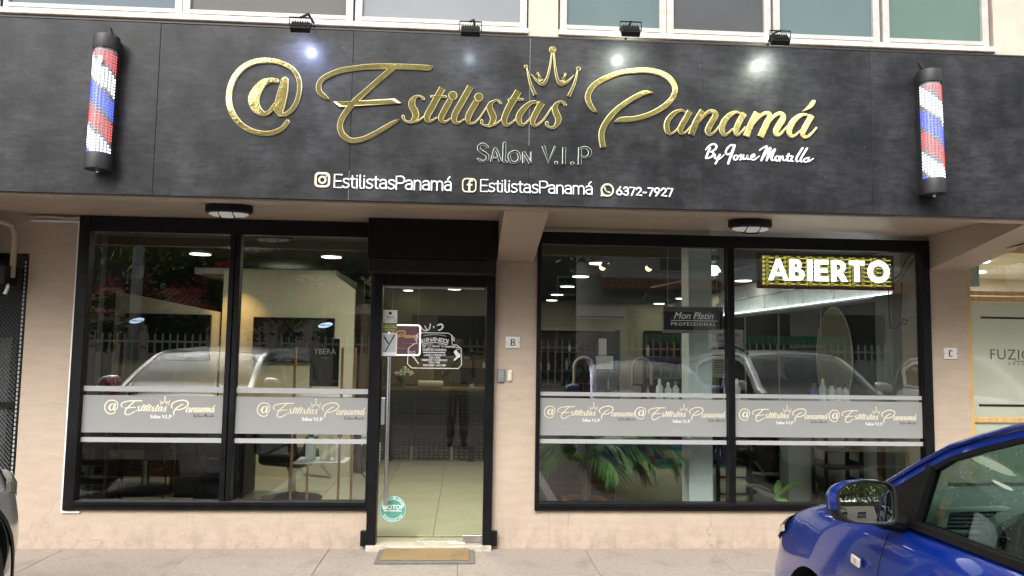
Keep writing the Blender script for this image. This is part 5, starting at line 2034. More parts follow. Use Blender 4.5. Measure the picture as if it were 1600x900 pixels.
print_text(b, 'By Josue Montilla', 0.03, -0.001, 0.02, 0.022, 'CENTER', shear=0.3)
print_text(b, 'EstilistasPanam\xe1', 0.03, -0.001, -0.035, 0.021, 'CENTER')
print_text(b, 'EstilistasPanam\xe1', -0.04, -0.001, -0.078, 0.021, 'CENTER')
b.build('white_lettering', M['white_print'], t)
b = MB()
for x in (-0.13, 0.09):
    b.tube([(x, 0.01, 0.128), (x, 0.01, 0.965)], 0.0015, 4)
b.build('wire', M['steel_dull'], t)

# product shelves at the back
def shelf_unit(x0, x1, y, zs, label, seed):
    t = thing('product_shelf', label, 'shelf', ((x0 + x1) / 2, y, 0.04), 0, 'shelves of hair products')
    w = (x1 - x0) / 2
    b = MB()
    b.box(-w, w, 0.22, 0.24, 0.3, zs[-1] + 0.40)
    b.build('back', M['dark_wood'], t)
    for z in zs:
        b = MB()
        b.bbox(-w, w, -0.05, 0.22, z - 0.02, z, 0.003)
        b.build('shelf_board', M['green_glass'], t)
    r_ = random.Random(seed)
    mats = ['amber', 'yellow_pack', 'red_pack', 'white_plastic', 'teal', 'amber', 'yellow_pack', 'white_plastic']
    n = 0
    for z in zs:
        x = -w + 0.05
        while x < w - 0.05 and n < 60:
            m = M[r_.choice(mats)]
            rr, h = r_.uniform(0.025, 0.04), r_.uniform(0.14, 0.26)
            o = thing('product_bottle', 'small hair product bottle standing on a rear shelf', 'bottle', (t.location.x + x, y + 0.06, 0.04 + z + 0.001), 0, 'hair product bottles on the rear shelves')
            b = MB()
            b.lathe([(rr, 0), (rr, h * 0.7), (rr * 0.4, h * 0.8), (rr * 0.4, h)], (0, 0, 0), 10)
            b.build('body', m, o)
            x += r_.uniform(0.11, 0.26)
            n += 1
    return t


shelf_unit(1.2, 3.2, 9.9, [0.7, 1.1, 1.5], 'dark shelving with rows of products at the back seen through the right window', 2)
shelf_unit(0.05, 0.75, 7.6, [0.75, 1.12, 1.48], 'dark shelving with yellow products at the back seen through the door', 4)
shelf_unit(3.0, 4.0, 6.4, [0.75, 1.1, 1.45], 'shelving with products behind the white column in the right window', 8)
t = thing('menu_board', 'black framed board on the rear wall above the reception desk', 'board', (-0.25, 7.4, 1.85))
b = MB()
b.bbox(-0.72, 0.72, 0, 0.04, -0.28, 0.30, 0.01)
b.build('board', M['black_matte'], t)
b = MB()
b.box(-1.6, 3.1, 7.45, 7.55, 1.0, 2.6)
b.build('mid_partition', mat('olive wall', (0.10, 0.095, 0.05), 0.8), room) if False else None
b = MB()
b.box(-1.6, 0.95, 7.72, 7.80, 0.04, 2.6)
b.build('olive_partition', mat('olive wall', (0.12, 0.115, 0.06), 0.8), room)

# air conditioner
t = thing('air_conditioner', 'white wall air conditioner high on the rear wall', 'air conditioner', (2.90, 10.3, 2.40))
b = MB()
b.bbox(-0.54, 0.54, -0.22, 0.0, -0.16, 0.15, 0.03)
shade(b.build('case', M['white_plastic'], t), 40)
b = MB()
b.box(-0.50, 0.50, -0.226, -0.2205, -0.13, -0.09)
b.build('louvre', M['grey_plastic'], t)

# hanging brand board
t = thing('hanging_sign', 'dark hanging board reading Mon Platin PROFESSIONAL in the right window', 'sign', (1.90, 0.12, 1.84))
b = MB()
b.bbox(-0.265, 0.250, 0.0, 0.02, -0.115, 0.108, 0.003)
b.build('border', mat('pale plum frame', (0.30, 0.24, 0.27), 0.4), t)
b = MB()
b.box(-0.255, 0.240, -0.002, 0.0, -0.088, 0.100)
b.build('face', mat('near black plum', (0.035, 0.018, 0.026), 0.35), t)
b = MB()
print_text(b, 'Mon Platin', -0.008, -0.003, 0.005, 0.080, 'CENTER', shear=0.35, sx=0.98)
b.box(-0.20, 0.20, -0.0034, -0.0026, -0.012, -0.008)
print_text(b, 'PROFESSIONAL', -0.008, -0.003, -0.052, 0.040, 'CENTER', spacing=1.3, sx=1.12)
b.build('lettering', mat('pale lit print', (0.62, 0.58, 0.60), 0.4, emit=0.15), t)
b = MB()
for x in (-0.22, 0.2):
    b.tube([(x, 0.01, 0.105), (x, 0.01, 0.755)], 0.002, 4)
b.build('wire', M['steel_dull'], t)

# ABIERTO sign
t = thing('open_sign', 'lit rectangular sign reading ABIERTO over a yellow script pattern in the right window', 'sign', (3.035, 0.10, 2.265))
b = MB()
b.bbox(-0.595, 0.595, 0.0, 0.035, -0.150, 0.150, 0.004)
b.build('case', M['black_matte'], t)
b = MB()
b.box(-0.570, 0.570, -0.002, 0.0, -0.132, 0.132)
b.build('face', M['sign_dark'], t)
pat = MB()
tiny = MB()
for i, (n, ents) in enumerate(logo_groups()):
    if n != 'crown':
        for k, p in ents:
            if k == 'c':
                tiny.box(p[0][0] - p[0][2], p[0][0] + p[0][2], 0, 1, p[0][1] - p[0][2], p[0][1] + p[0][2])
            elif k != 'p':
                P = p[::2] if len(p) > 5 else p
                if P[-1] != p[-1]:
                    P = P + [p[-1]]
                rows = []
                for a in range(len(P)):
                    d = Vector((P[min(a + 1, len(P) - 1)][0] - P[max(a - 1, 0)][0], P[min(a + 1, len(P) - 1)][1] - P[max(a - 1, 0)][1])).normalized()
                    w = P[a][2] * 0.75
                    rows.append([(P[a][0] - d.y * w, 0, P[a][1] + d.x * w), (P[a][0] + d.y * w, 0, P[a][1] - d.x * w)])
                tiny.grid(rows)
kx, kz = 0.170 / 3550.0, 0.034 / 600.0
for r_ in range(7):
    for c_ in range(6):
        ox, oz = -0.555 + c_ * 0.187, 0.098 - r_ * 0.0365
        pat.add([(ox + (v[0] + 1560) * kx, -0.0026 - 0.00002 * ((r_ + c_) % 2), oz + (v[2] - 2950) * kz) for v in tiny.v], tiny.f)
pat.build('script_pattern', M['sign_yellow'], t, fixn=False, kind='stuff')


def poly_letter(ch):
    H = 1.0
    S = 0.25
    if ch == 'A':
        return [[(0.0, 0), (0.40, 1), (0.60, 1), (1.0, 0), (0.76, 0), (0.69, 0.20), (0.31, 0.20), (0.24, 0)]], [[(0.38, 0.38), (0.62, 0.38), (0.50, 0.66)]], 1.0
    if ch == 'I':
        return [[(0, 0), (S, 0), (S, 1), (0, 1)]], [], S
    if ch == 'E':
        return [[(0, 0), (0.68, 0), (0.68, 0.21), (S, 0.21), (S, 0.40), (0.62, 0.40), (0.62, 0.60), (S, 0.60), (S, 0.79), (0.68, 0.79), (0.68, 1), (0, 1)]], [], 0.68
    if ch == 'T':
        return [[(0.26, 0), (0.51, 0), (0.51, 0.79), (0.77, 0.79), (0.77, 1), (0, 1), (0, 0.79), (0.26, 0.79)]], [], 0.77
    if ch == 'B':
        o = [(0, 0), (0, 1)] + [(0.35, 1)] + _arc(0.36, 0.75, 0.24, 0.25, 85, -60, 8) + _arc(0.42, 0.28, 0.32, 0.28, 70, -85, 8)
        return [o], [[(S, 0.20)] + _arc(0.40, 0.31, 0.10, 0.11, -80, 80, 5) + [(S, 0.42)], [(S, 0.62)] + _arc(0.33, 0.71, 0.07, 0.08, -80, 80, 5) + [(S, 0.80)]], 0.74
    if ch == 'R':
        o = [(0, 0), (0, 1), (0.38, 1)] + _arc(0.40, 0.70, 0.33, 0.30, 85, -60, 10) + [(0.82, 0), (0.52, 0), (0.28, 0.36), (S, 0.36), (S, 0)]
        return [o], [[(S, 0.54)] + _arc(0.38, 0.68, 0.11, 0.13, -85, 85, 6) + [(S, 0.82)]], 0.82
    if ch == 'O':
        return [_arc(0.54, 0.5, 0.55, 0.53, 0, 345, 23)], [_arc(0.54, 0.5, 0.29, 0.28, 0, 345, 23)], 1.08


cap = 0.180
x = -0.505
zz = -0.082
for ch, adv in zip('ABIERTO', (1.05, 0.88, 0.36, 0.82, 0.90, 0.92, 1.1)):
    outs, holes, w = poly_letter(ch)
    b = MB()
    k = cap * 0.975
    for o_ in outs:
        b.prism([(x + p[0] * k, zz + p[1] * cap) for p in o_], -0.0034, -0.008, [[(x + p[0] * k, zz + p[1] * cap) for p in h] for h in holes])
    b.build('letter', M['sign_white'], t)
    x += adv * k
b = MB()
b.tube([(-0.2, 0.02, 0.15), (-0.2, 0.02, 0.30)], 0.004, 5)
b.tube([(0.45, 0.02, 0.15), (0.45, 0.02, 0.30)], 0.004, 5)
b.build('hanger', M['steel_dull'], t)
t = thing('cable_bundle', 'tangled black power cables hanging at the right end of the lit ABIERTO sign', 'cable')
b = MB()
b.tube([(3.64, 0.12, 2.17), (3.70, 0.12, 2.22), (3.78, 0.12, 2.34), (3.84, 0.12, 2.42)], 0.006, 5)
b.tube([(3.62, 0.13, 2.20), (3.70, 0.13, 2.26), (3.76, 0.13, 2.40), (3.84, 0.13, 2.45)], 0.006, 5)
b.tube([(3.60, 0.14, 2.15), (3.60, 0.14, 1.90), (3.61, 0.14, 1.80), (3.66, 0.14, 1.79), (3.70, 0.14, 1.84), (3.73, 0.14, 1.87), (3.68, 0.14, 1.86), (3.74, 0.14, 1.83), (3.76, 0.14, 1.86), (3.70, 0.14, 1.89), (3.72, 0.14, 2.2)], 0.005, 5)
b.build('cables', M['black_matte'], t)

# white square column, grey pier, counters and goods at the window
t = thing('white_column', 'white square interior column in the right display window', 'column', (2.06, 0.56, 0.04))
b = MB()
b.bbox(-0.105, 0.105, -0.10, 0.12, 0.0, 2.555, 0.004)
b.build('shaft', M['col_white'], t)
t = thing('grey_pier', 'grey plastered interior pier behind the right display window', 'pier', (3.42, 1.6, 0.04))
b = MB()
b.bbox(-0.13, 0.17, -0.10, 0.12, 0.0, 0.98, 0.004)
b.build('shaft', M['concrete'], t)
t = thing('goods_counter', 'low beige counter with green glass top behind the white column', 'counter', (2.25, 1.75, 0.04))
b = MB()
b.bbox(-0.80, 0.62, -0.20, 0.25, 0.0, 0.36, 0.005)
b.build('front', M['cream'], t)
b = MB()
b.bbox(-0.30, 0.62, -0.22, 0.25, 0.361, 0.375, 0.003)
b.build('glass_top', M['green_glass'], t)
for k, (x, h, m) in enumerate([(2.10, 0.20, 'teal'), (2.20, 0.18, 'teal'), (1.92, 0.24, 'red_pack'), (2.62, 0.22, 'black_matte'), (2.74, 0.26, 'red_pack')]):
    t = thing('product_box', ('teal box on the glass counter, left one', 'teal box on the glass counter, touching the white column', 'dark red box left of the teal boxes', 'black box right of the white column', 'tall dark red box right of the white column')[k], 'box', (x, 1.72, 0.418), 0, 'boxes on the glass counter')
    b = MB()
    b.bbox(-0.042, 0.042, -0.04, 0.04, 0, h, 0.003)
    b.build('carton', M[m], t)
    b = MB()
    b.box(-0.03, 0.03, -0.042, -0.0405, h * 0.35, h * 0.7)
    b.build('label_panel', M['white_print'] if k > 2 else M['green_glass'], t)
# row of bottles on a ledge at the band height
t = thing('window_ledge', 'dark ledge carrying bottles behind the right frosted band', 'shelf', (2.6, 0.80, 1.12))
b = MB()
b.bbox(-1.3, 1.3, -0.09, 0.09, -0.03, 0.0, 0.004)
b.build('board', M['dark_wood'], t)
for x in (-1.27, -0.54, 1.27):
    b = MB()
    b.bbox(x - 0.02, x + 0.02, -0.04, 0.04, -1.08, -0.031, 0.004)
    b.build('support', M['dark_wood'], t)
for k, (x, h, m, c, lb) in enumerate([(1.77, 0.20, 'white_plastic', 'white_plastic', 'white bottle left of the white column, leftmost'), (1.85, 0.17, 'white_plastic', 'white_plastic', 'short white bottle left of the white column, middle'), (1.92, 0.18, 'white_plastic', 'grey_plastic', 'white bottle nearest the left side of the white column'), (2.40, 0.19, 'white_plastic', 'red_pack', 'white bottle with red cap right of the white column'), (2.49, 0.21, 'white_plastic', 'white_plastic', 'tall white bottle right of the white column'),
                              (3.22, 0.18, 'blue_pack', 'red_pack', 'blue bottle with red cap in the right pane'), (3.30, 0.22, 'white_plastic', 'white_plastic', 'tall white bottle in the group of five in the right pane'), (3.385, 0.20, 'white_plastic', 'red_pack', 'white bottle with red cap in the group of five'), (3.455, 0.18, 'white_plastic', 'blue_pack', 'white bottle with blue cap in the group of five'), (3.52, 0.18, 'white_plastic', 'red_pack', 'rightmost bottle of the group of five in the right pane')]):
    bottle(x, 0.75, 1.121, h, 0.033, M[m], M[c], lb, 'bottles on the window ledge')
# two loop lamps / rings
for k, (x, lb) in enumerate([(1.30, 'white ring lamp on the ledge, left one'), (1.95, 'white ring lamp partly behind the cream pillar, right one')]):
    t = thing('ring_lamp', lb, 'ring lamp', (x, 2.2, 1.25), 0, 'ring lamps')
    b = MB()
    pts = [(0.11 * math.cos(R(a)), 0, 0.11 * math.sin(R(a)) + 0.13) for a in range(-20, 201, 15)]
    b.tube([(pts[0][0], 0, -0.05)] + pts + [(pts[-1][0], 0, -0.05)], 0.017, 8)
    shade(b.build('ring', M['pvc'], t))
    b = MB()
    b.tube([(0, 0, -1.2), (0, 0, -0.05)], 0.012, 6)
    b.tube([(-0.11, 0, -0.05), (0.11, 0, -0.05)], 0.012, 6)
    b.build('stem', M['dark_plastic'], t)
t = thing('notice_sheet', 'white notice sheets pinned on the dark shelving left of the white column', 'notice', (2.05, 5.2, 1.45))
b = MB()
b.box(-0.06, 0.06, 0, 0.004, 0.05, 0.30)
b.box(-0.10, 0.16, -0.006, -0.002, -0.16, 0.04)
b.build('sheet', M['white_print'], t)
t = thing('wall_notice', 'white notice with black lines right of the white column', 'notice', (2.62, 1.9, 1.46))
b = MB()
b.box(-0.02, 0.08, 0, 0.004, 0.05, 0.22)
b.box(0.02, 0.16, -0.008, -0.003, -0.16, 0.14)
b.build('sheet', M['white_print'], t)
b = MB()
for k in range(9):
    b.box(0.04, 0.14, -0.0095, -0.0082, 0.10 - k * 0.026, 0.106 - k * 0.026)
b.build('print', M['black_print'], t)

t = thing('dark_cabinet', 'low dark wooden cabinet behind the potted palm', 'cabinet', (1.06, 1.55, 0.04))
b = MB()
b.bbox(-0.42, 0.42, -0.20, 0.20, 0.0, 0.86, 0.008)
b.build('body', M['dark_wall'], t)
for k in range(3):
    b = MB()
    b.bbox(-0.41 + k * 0.275, -0.14 + k * 0.275, -0.212, -0.2005, 0.03, 0.83, 0.004)
    b.build('cabinet_door', M['dark_wood'], t)
    b = MB()
    b.tube([(-0.17 + k * 0.275, -0.225, 0.45), (-0.17 + k * 0.275, -0.225, 0.60)], 0.005, 6)
    b.build('door_pull', M['steel_dull'], t)
t = thing('maroon_sofa', 'dark maroon upholstered seat behind the broad-leaved plant', 'sofa', (3.05, 3.1, 0.04))
b = MB()
b.bbox(-0.85, 0.85, -0.35, 0.35, 0.12, 0.46, 0.05)
shade(b.build('seat', M['maroon'], t), 50)
b = MB()
b.bbox(-0.85, 0.85, 0.20, 0.42, 0.46, 0.92, 0.06)
shade(b.build('backrest', M['maroon'], t), 50)
for s_ in (-1, 1):
    b = MB()
    b.bbox(s_ * 0.93 - 0.08, s_ * 0.93 + 0.08, -0.35, 0.42, 0.12, 0.62, 0.05)
    shade(b.build('armrest', M['maroon'], t), 50)
    b = MB()
    b.tube([(s_ * 0.8, -0.25, 0.0), (s_ * 0.8, -0.25, 0.12)], 0.02, 8)
    b.build('leg', M['steel_dull'], t)
# potted palm
t = thing('potted_palm', 'feathery palm in a red pot behind the left pane of the right window', 'palm', (1.05, 0.50, 0.04))
b = MB()
b.lathe([(0.13, 0), (0.17, 0.20), (0.195, 0.215), (0.195, 0.25), (0.17, 0.25), (0.165, 0.2)], (0, 0, 0), 28)
shade(b.build('pot', M['terracotta'], t))
b = MB()
b.lathe([(0.0001, 0.215), (0.166, 0.215)], (0, 0, 0), 24)
b.build('soil', M['soil'], t)
b = MB()
b.tube([(0, 0, 0.2), (0.02, 0, 0.38), (0.0, 0, 0.55), (-0.02, 0, 0.75)], [0.04, 0.035, 0.03, 0.02], 8)
b.tube([(0.03, 0.02, 0.2), (-0.02, 0.02, 0.42), (-0.04, 0, 0.7)], [0.03, 0.026, 0.02], 8)
b.build('stem', M['bark'], t)
rp = random.Random(11)


def frond(mb, base, az, length, rise, droop, nl=26, lw=0.012, ll=0.20):
    pts = []
    p = Vector(base)
    ang = rise
    step = length / 12
    for i in range(13):
        pts.append(p.copy())
        d = Vector((math.cos(az) * math.cos(ang), math.sin(az) * math.cos(ang), math.sin(ang)))
        p = p + d * step
        ang -= droop / 12
    mb.tube(pts, [0.007 * (1 - i / 14) + 0.001 for i in range(13)], 5)
    for k in range(nl):
        u = 0.15 + 0.85 * k / nl
        i = min(int(u * 12), 11)
        f = u * 12 - i
        q = pts[i].lerp(pts[i + 1], f)
        d = (pts[i + 1] - pts[i]).normalized()
        side = d.cross(Vector((0, 0, 1))).normalized()
        L = ll * math.sin(PI * (0.18 + 0.78 * u)) * rp.uniform(0.85, 1.15)
        for s_ in (-1, 1):
            tip = q + side * s_ * L * 0.62 + d * L * 0.62 + Vector((0, 0, -L * rp.uniform(0.25, 0.6)))
            mid = q.lerp(tip, 0.5) + Vector((0, 0, L * 0.10))
            w = d * lw * 0.5 + Vector((0, 0, lw * .3))
            mb.add([q - w, q + w, mid + w * 1.1, mid - w * 1.1, tip], [(0, 1, 2, 3), (3, 2, 4)])


for k in range(19):
    b = MB()
    if k < 8:
        az = R([-8, 8, -20, 18, -2, 12, -14, 3][k])
        ln, rs, dr_ = rp.uniform(0.70, 1.12), rp.uniform(0.7, 1.15), rp.uniform(2.1, 2.8)
    else:
        az = R([190, 172, 205, 250, 130, 60, 85, 300, 330, 180, 198][k - 8])
        ln, rs, dr_ = rp.uniform(0.45, 0.66), rp.uniform(0.9, 1.3), rp.uniform(2.0, 2.6)
    frond(b, (0, 0, 0.58 + rp.uniform(-.1, .1)), az, ln, rs, dr_, nl=46, ll=0.30, lw=0.011)
    b.build('frond', M['palm_dry'] if k in (1, 4) else M['palm_leaf'], t, fixn=False)

# broad-leaved plant
t = thing('broad_leaf_plant', 'small broad-leaved green plant behind the right pane above the car bonnet', 'plant', (2.80, 0.62, 0.04))
b = MB()
b.lathe([(0.06, 0), (0.085, 0.13), (0.075, 0.125)], (0, 0, 0), 16)
b.build('pot', M['black_matte'], t)


def leaf(mb, base, az, L, W, rise, droop, n=8, fold=0.25):
    p = Vector(base)
    ang = rise
    rows = []
    for i in range(n + 1):
        u = i / n
        d = Vector((math.cos(az) * math.cos(ang), math.sin(az) * math.cos(ang), math.sin(ang)))
        side = Vector((-math.sin(az), math.cos(az), 0))
        w = W * (math.sin(PI * min(1, 0.04 + u * 0.96)) ** 0.8) * (1 - 0.25 * u)
        up = d.cross(side) * -1
        rows.append([p + side * w + up * w * fold, p + side * w * 0.5 + up * w * fold * 0.3, p.copy(), p - side * w * 0.5 + up * w * fold * 0.3, p - side * w + up * w * fold])
        p = p + d * (L / n)
        ang -= droop / n
    mb.grid(rows)


for az, L, W, rs, dr_, z in ((180, 0.34, 0.055, 0.95, 1.5, 0.25), (5, 0.33, 0.05, 0.9, 1.2, 0.27), (-25, 0.30, 0.06, 0.5, 1.9, 0.2), (-95, 0.22, 0.06, 0.9, 2.4, 0.22), (200, 0.20, 0.05, 0.6, 2.0, 0.18), (60, 0.2, 0.04, 1.2, 1.0, 0.25)):
    b = MB()
    b.smooth = True
    b.tube([(0, 0, 0.10), (0.02 * math.cos(R(az)), 0.02 * math.sin(R(az)), z)], 0.007, 5)
    leaf(b, (0.02 * math.cos(R(az)), 0.02 * math.sin(R(az)), z), R(az), L, W, rs, dr_)
    b.build('leaf', M['broad_leaf'], t, fixn=False)

# ================================================================== CARS
def interp(tab, x):
    """tab: list of (x, v...) sorted ascending; smooth-ish linear interpolation"""
    if x <= tab[0][0]:
        return tab[0][1:]
    for a, b in zip(tab, tab[1:]):
        if x <= b[0]:
            t = (x - a[0]) / (b[0] - a[0])
            return tuple(p + (q - p) * t for p, q in zip(a[1:], b[1:]))
    return tab[-1][1:]


def bool_cut(o, cutters):
    for c in cutters:
        m = o.modifiers.new('cut', 'BOOLEAN')
        m.operation = 'DIFFERENCE'
        m.solver = 'EXACT'
        m.object = c
        m.material_mode = 'TRANSFER'
    dg = bpy.context.evaluated_depsgraph_get()
    dg.update()
    me = bpy.data.meshes.new_from_object(o.evaluated_get(dg))
    o.modifiers.clear()
    old = o.data
    o.data = me
    bpy.data.meshes.remove(old)
    for c in cutters:
        bpy.data.objects.remove(c)


def cyl_y(cx, cz, r, y0, y1, m, n=40):
    b = MB()
    b.lathe([(r, y0), (r, y1)], (cx, 0, cz), n, axis='y')
    return b.build('cutter', m)


def make_car(P):
    """local frame: +x nose, +y left, z up.  Body = smooth lofted shell, wheel wells, cabin and seams cut out."""
    W = P['W'] / 2
    t = thing('parked_car', P['label'], 'car', P['loc'], P['rot'], 'cars parked nose-in before the shop')
    paint = P['paint']
    xn, xt = P['nose'], P['tail']
    belt = P['belt']
    # ---- section rows
    rows = []
    for x in P['stations']:
        hw, zb, zs, zc = interp(P['sections'], x)   # half width factor, bottom z, shoulder z, centre z
        w = W * hw
        inn = interp(P['inner'], x)[0]             # how far the top has rolled in
        cr = interp(P['crease'], x)[0]             # crease height
        pr = [(0.0, zb), (w * 0.55, zb), (w * 0.90, zb + 0.01), (w * 0.975, zb + 0.10), (w * 1.0, (zb + cr) * 0.5 + 0.05), (w * 0.995, cr - 0.07), (w * 0.985, cr), (w * 0.955, cr + (zs - cr) * 0.55), (w * (0.915), zs - 0.004), (w * 0.86, zs + (zc - zs) * 0.25 + 0.004), (w * inn, zs + (zc - zs) * 0.55), (w * inn * 0.55, zs + (zc - zs) * 0.88), (0.0, zc)]
        full = [(x, y, z) for y, z in pr] + [(x, -y, z) for y, z in pr[-2:0:-1]]
        rows.append(full)
    b = MB()
    b.grid(rows, closed=True)
    n = len(rows[0])
    b.add(rows[0], [tuple(range(n))])
    b.add(rows[-1], [tuple(reversed(range(n)))])
    body = b.build('body', [paint, M['well']], t)
    sm = body.modifiers.new('s', 'SUBSURF')
    sm.levels = 2
    sm.render_levels = 2
    dg = bpy.context.evaluated_depsgraph_get()
    me = bpy.data.meshes.new_from_object(body.evaluated_get(dg))
    body.modifiers.clear()
    body.data = me
    # ---- cut wells, cabin, seams
    cut = []
    for ax in (P['fax'], P['rax']):
        for s_ in (-1, 1):
            y0, y1 = (W - 0.30, W + 0.3) if s_ > 0 else (-W - 0.3, -W + 0.30)
            cut.append(cyl_y(ax, P['wr'] + 0.01, P['well'], y0, y1, M['well']))
    c0, c1 = P['cabin']
    b = MB()
    b.prism([(c0, 0.30), (c1, 0.30), (c1 + 0.02, 0.80), (c1 + P.get('cowl', 0.0), belt + 0.4), (c0, belt + 0.4)], -W * 0.86, W * 0.86)
    cut.append(b.build('cutter', M['car_black']))
    for sx, z0, z1, lean in P['seams']:
        for s_ in (-1, 1):
            b = MB()
            y0, y1 = (W * 0.90, W * 1.05) if s_ > 0 else (-W * 1.05, -W * 0.90)
            b.prism([(sx - 0.003, z0), (sx + 0.003, z0), (sx + 0.003 + lean, z1), (sx - 0.003 + lean, z1)], y0, y1)
            cut.append(b.build('cutter', M['well']))
    # bonnet shut line
    hb = P['bonnet']
    for s_ in (-1, 1):
        b = MB()
        pts = [(hb[0][0], s_ * hb[0][1] * W), (hb[1][0], s_ * hb[1][1] * W), (hb[2][0], s_ * hb[2][1] * W), (hb[2][0] - 0.006, s_ * hb[2][1] * W - s_ * 0.004), (hb[1][0], s_ * hb[1][1] * W - s_ * 0.006), (hb[0][0], s_ * hb[0][1] * W - s_ * 0.006)]
        b.prism(pts, 0.55, 1.4, axis='z')
        c_ = b.build('cutter', M['well'])
        cut.append(c_)
    b = MB()
    b.box(-20, 20, -20, 20, P['bonnet_floor'] - 5, P['bonnet_floor'] - 4.9)
    bpy.data.objects.remove(b.build('tmp', M['well']))
    # the bonnet line cutter must only scratch the surface: handled by clipping against an inner copy
    for c_ in cut[-2:]:
        inner = body.copy()
        inner.data = body.data.copy()
        inner.scale = (0.985, 0.985, 0.985)
        inner.name = 'cutter'
        inner.parent = None
        inner.location = (0, 0, 0.004)
        col.objects.link(inner)
        bool_cut_keep(c_, inner)
        bpy.data.objects.remove(inner)
    body_parent = body.parent
    body.parent = None
    bool_cut(body, cut)
    body.parent = body_parent
    shade(body, 28)
    return t, body


def bool_cut_keep(o, c):
    m = o.modifiers.new('cut', 'BOOLEAN')
    m.operation = 'DIFFERENCE'
    m.solver = 'EXACT'
    m.object = c
    dg = bpy.context.evaluated_depsgraph_get()
    dg.update()
    me = bpy.data.meshes.new_from_object(o.evaluated_get(dg))
    o.modifiers.clear()
    o.data = me


def side_y(P, z):
    W = P['W'] / 2
    return W * 0.905 - (z - P['belt']) * P['tumble']


def side_panel(P, t, name, poly, m, off=0.0, th=0.02, holes=None, sides=(1, -1), label=None):
    """polygon in (x, z) laid on the leaning side plane, given a thickness"""
    out = []
    for s_ in sides:
        b = MB()
        b.prism(poly, 0.0, 1.0, holes)
        vs = []
        for x, u, z in b.v:
            y = side_y(P, z) + off - th * u
            vs.append((x, s_ * y, z))
        b.v = vs
        out.append(b.build(name, m, t))
    return out


def wheel(t, x, y, r, w, s_):
    """wheel > tyre, rim"""
    b = MB()
    b.lathe([(r * 0.66, -w / 2), (r * 0.93, -w / 2), (r, -w * 0.36), (r, w * 0.36), (r * 0.93, w / 2), (r * 0.66, w / 2)], (x, y, r), 36, axis='y')
    ty = shade(b.build('wheel', M['tyre'], t))
    b = MB()
    b.lathe([(r * 0.66, -w * 0.45), (r * 0.60, -w * 0.2), (r * 0.60, w * 0.2), (r * 0.66, w * 0.45)], (x, y, r), 30, axis='y')
    b.lathe([(0.05, s_ * w * 0.30), (0.05, s_ * w * 0.38), (0.0001, s_ * w * 0.40)], (x, y, r), 12, axis='y')
    for k in range(5):
        a = 2 * PI * k / 5
        ca, sa = math.cos(a), math.sin(a)
        yy = y + s_ * w * 0.34
        pts = [(x + ca * 0.03 - sa * 0.03, yy, r + sa * 0.03 + ca * 0.03), (x + ca * 0.03 + sa * 0.03, yy, r + sa * 0.03 - ca * 0.03), (x + ca * r * 0.62 + sa * 0.022, yy - s_ * 0.02, r + sa * r * 0.62 - ca * 0.022), (x + ca * r * 0.62 - sa * 0.022, yy - s_ * 0.02, r + sa * r * 0.62 + ca * 0.022)]
        b.add(pts + [(p[0], p[1] - s_ * 0.03, p[2]) for p in pts], [(0, 1, 2, 3), (4, 5, 6, 7), (0, 1, 5, 4), (1, 2, 6, 5), (2, 3, 7, 6), (3, 0, 4, 7)])
    shade(b.build('rim', M['rim'], ty))
    b = MB()
    b.lathe([(r * 0.5, -0.01), (r * 0.5, 0.01)], (x, y - s_ * 0.03, r), 24, axis='y')
    b.build('brake_disc', M['steel_dull'], ty)


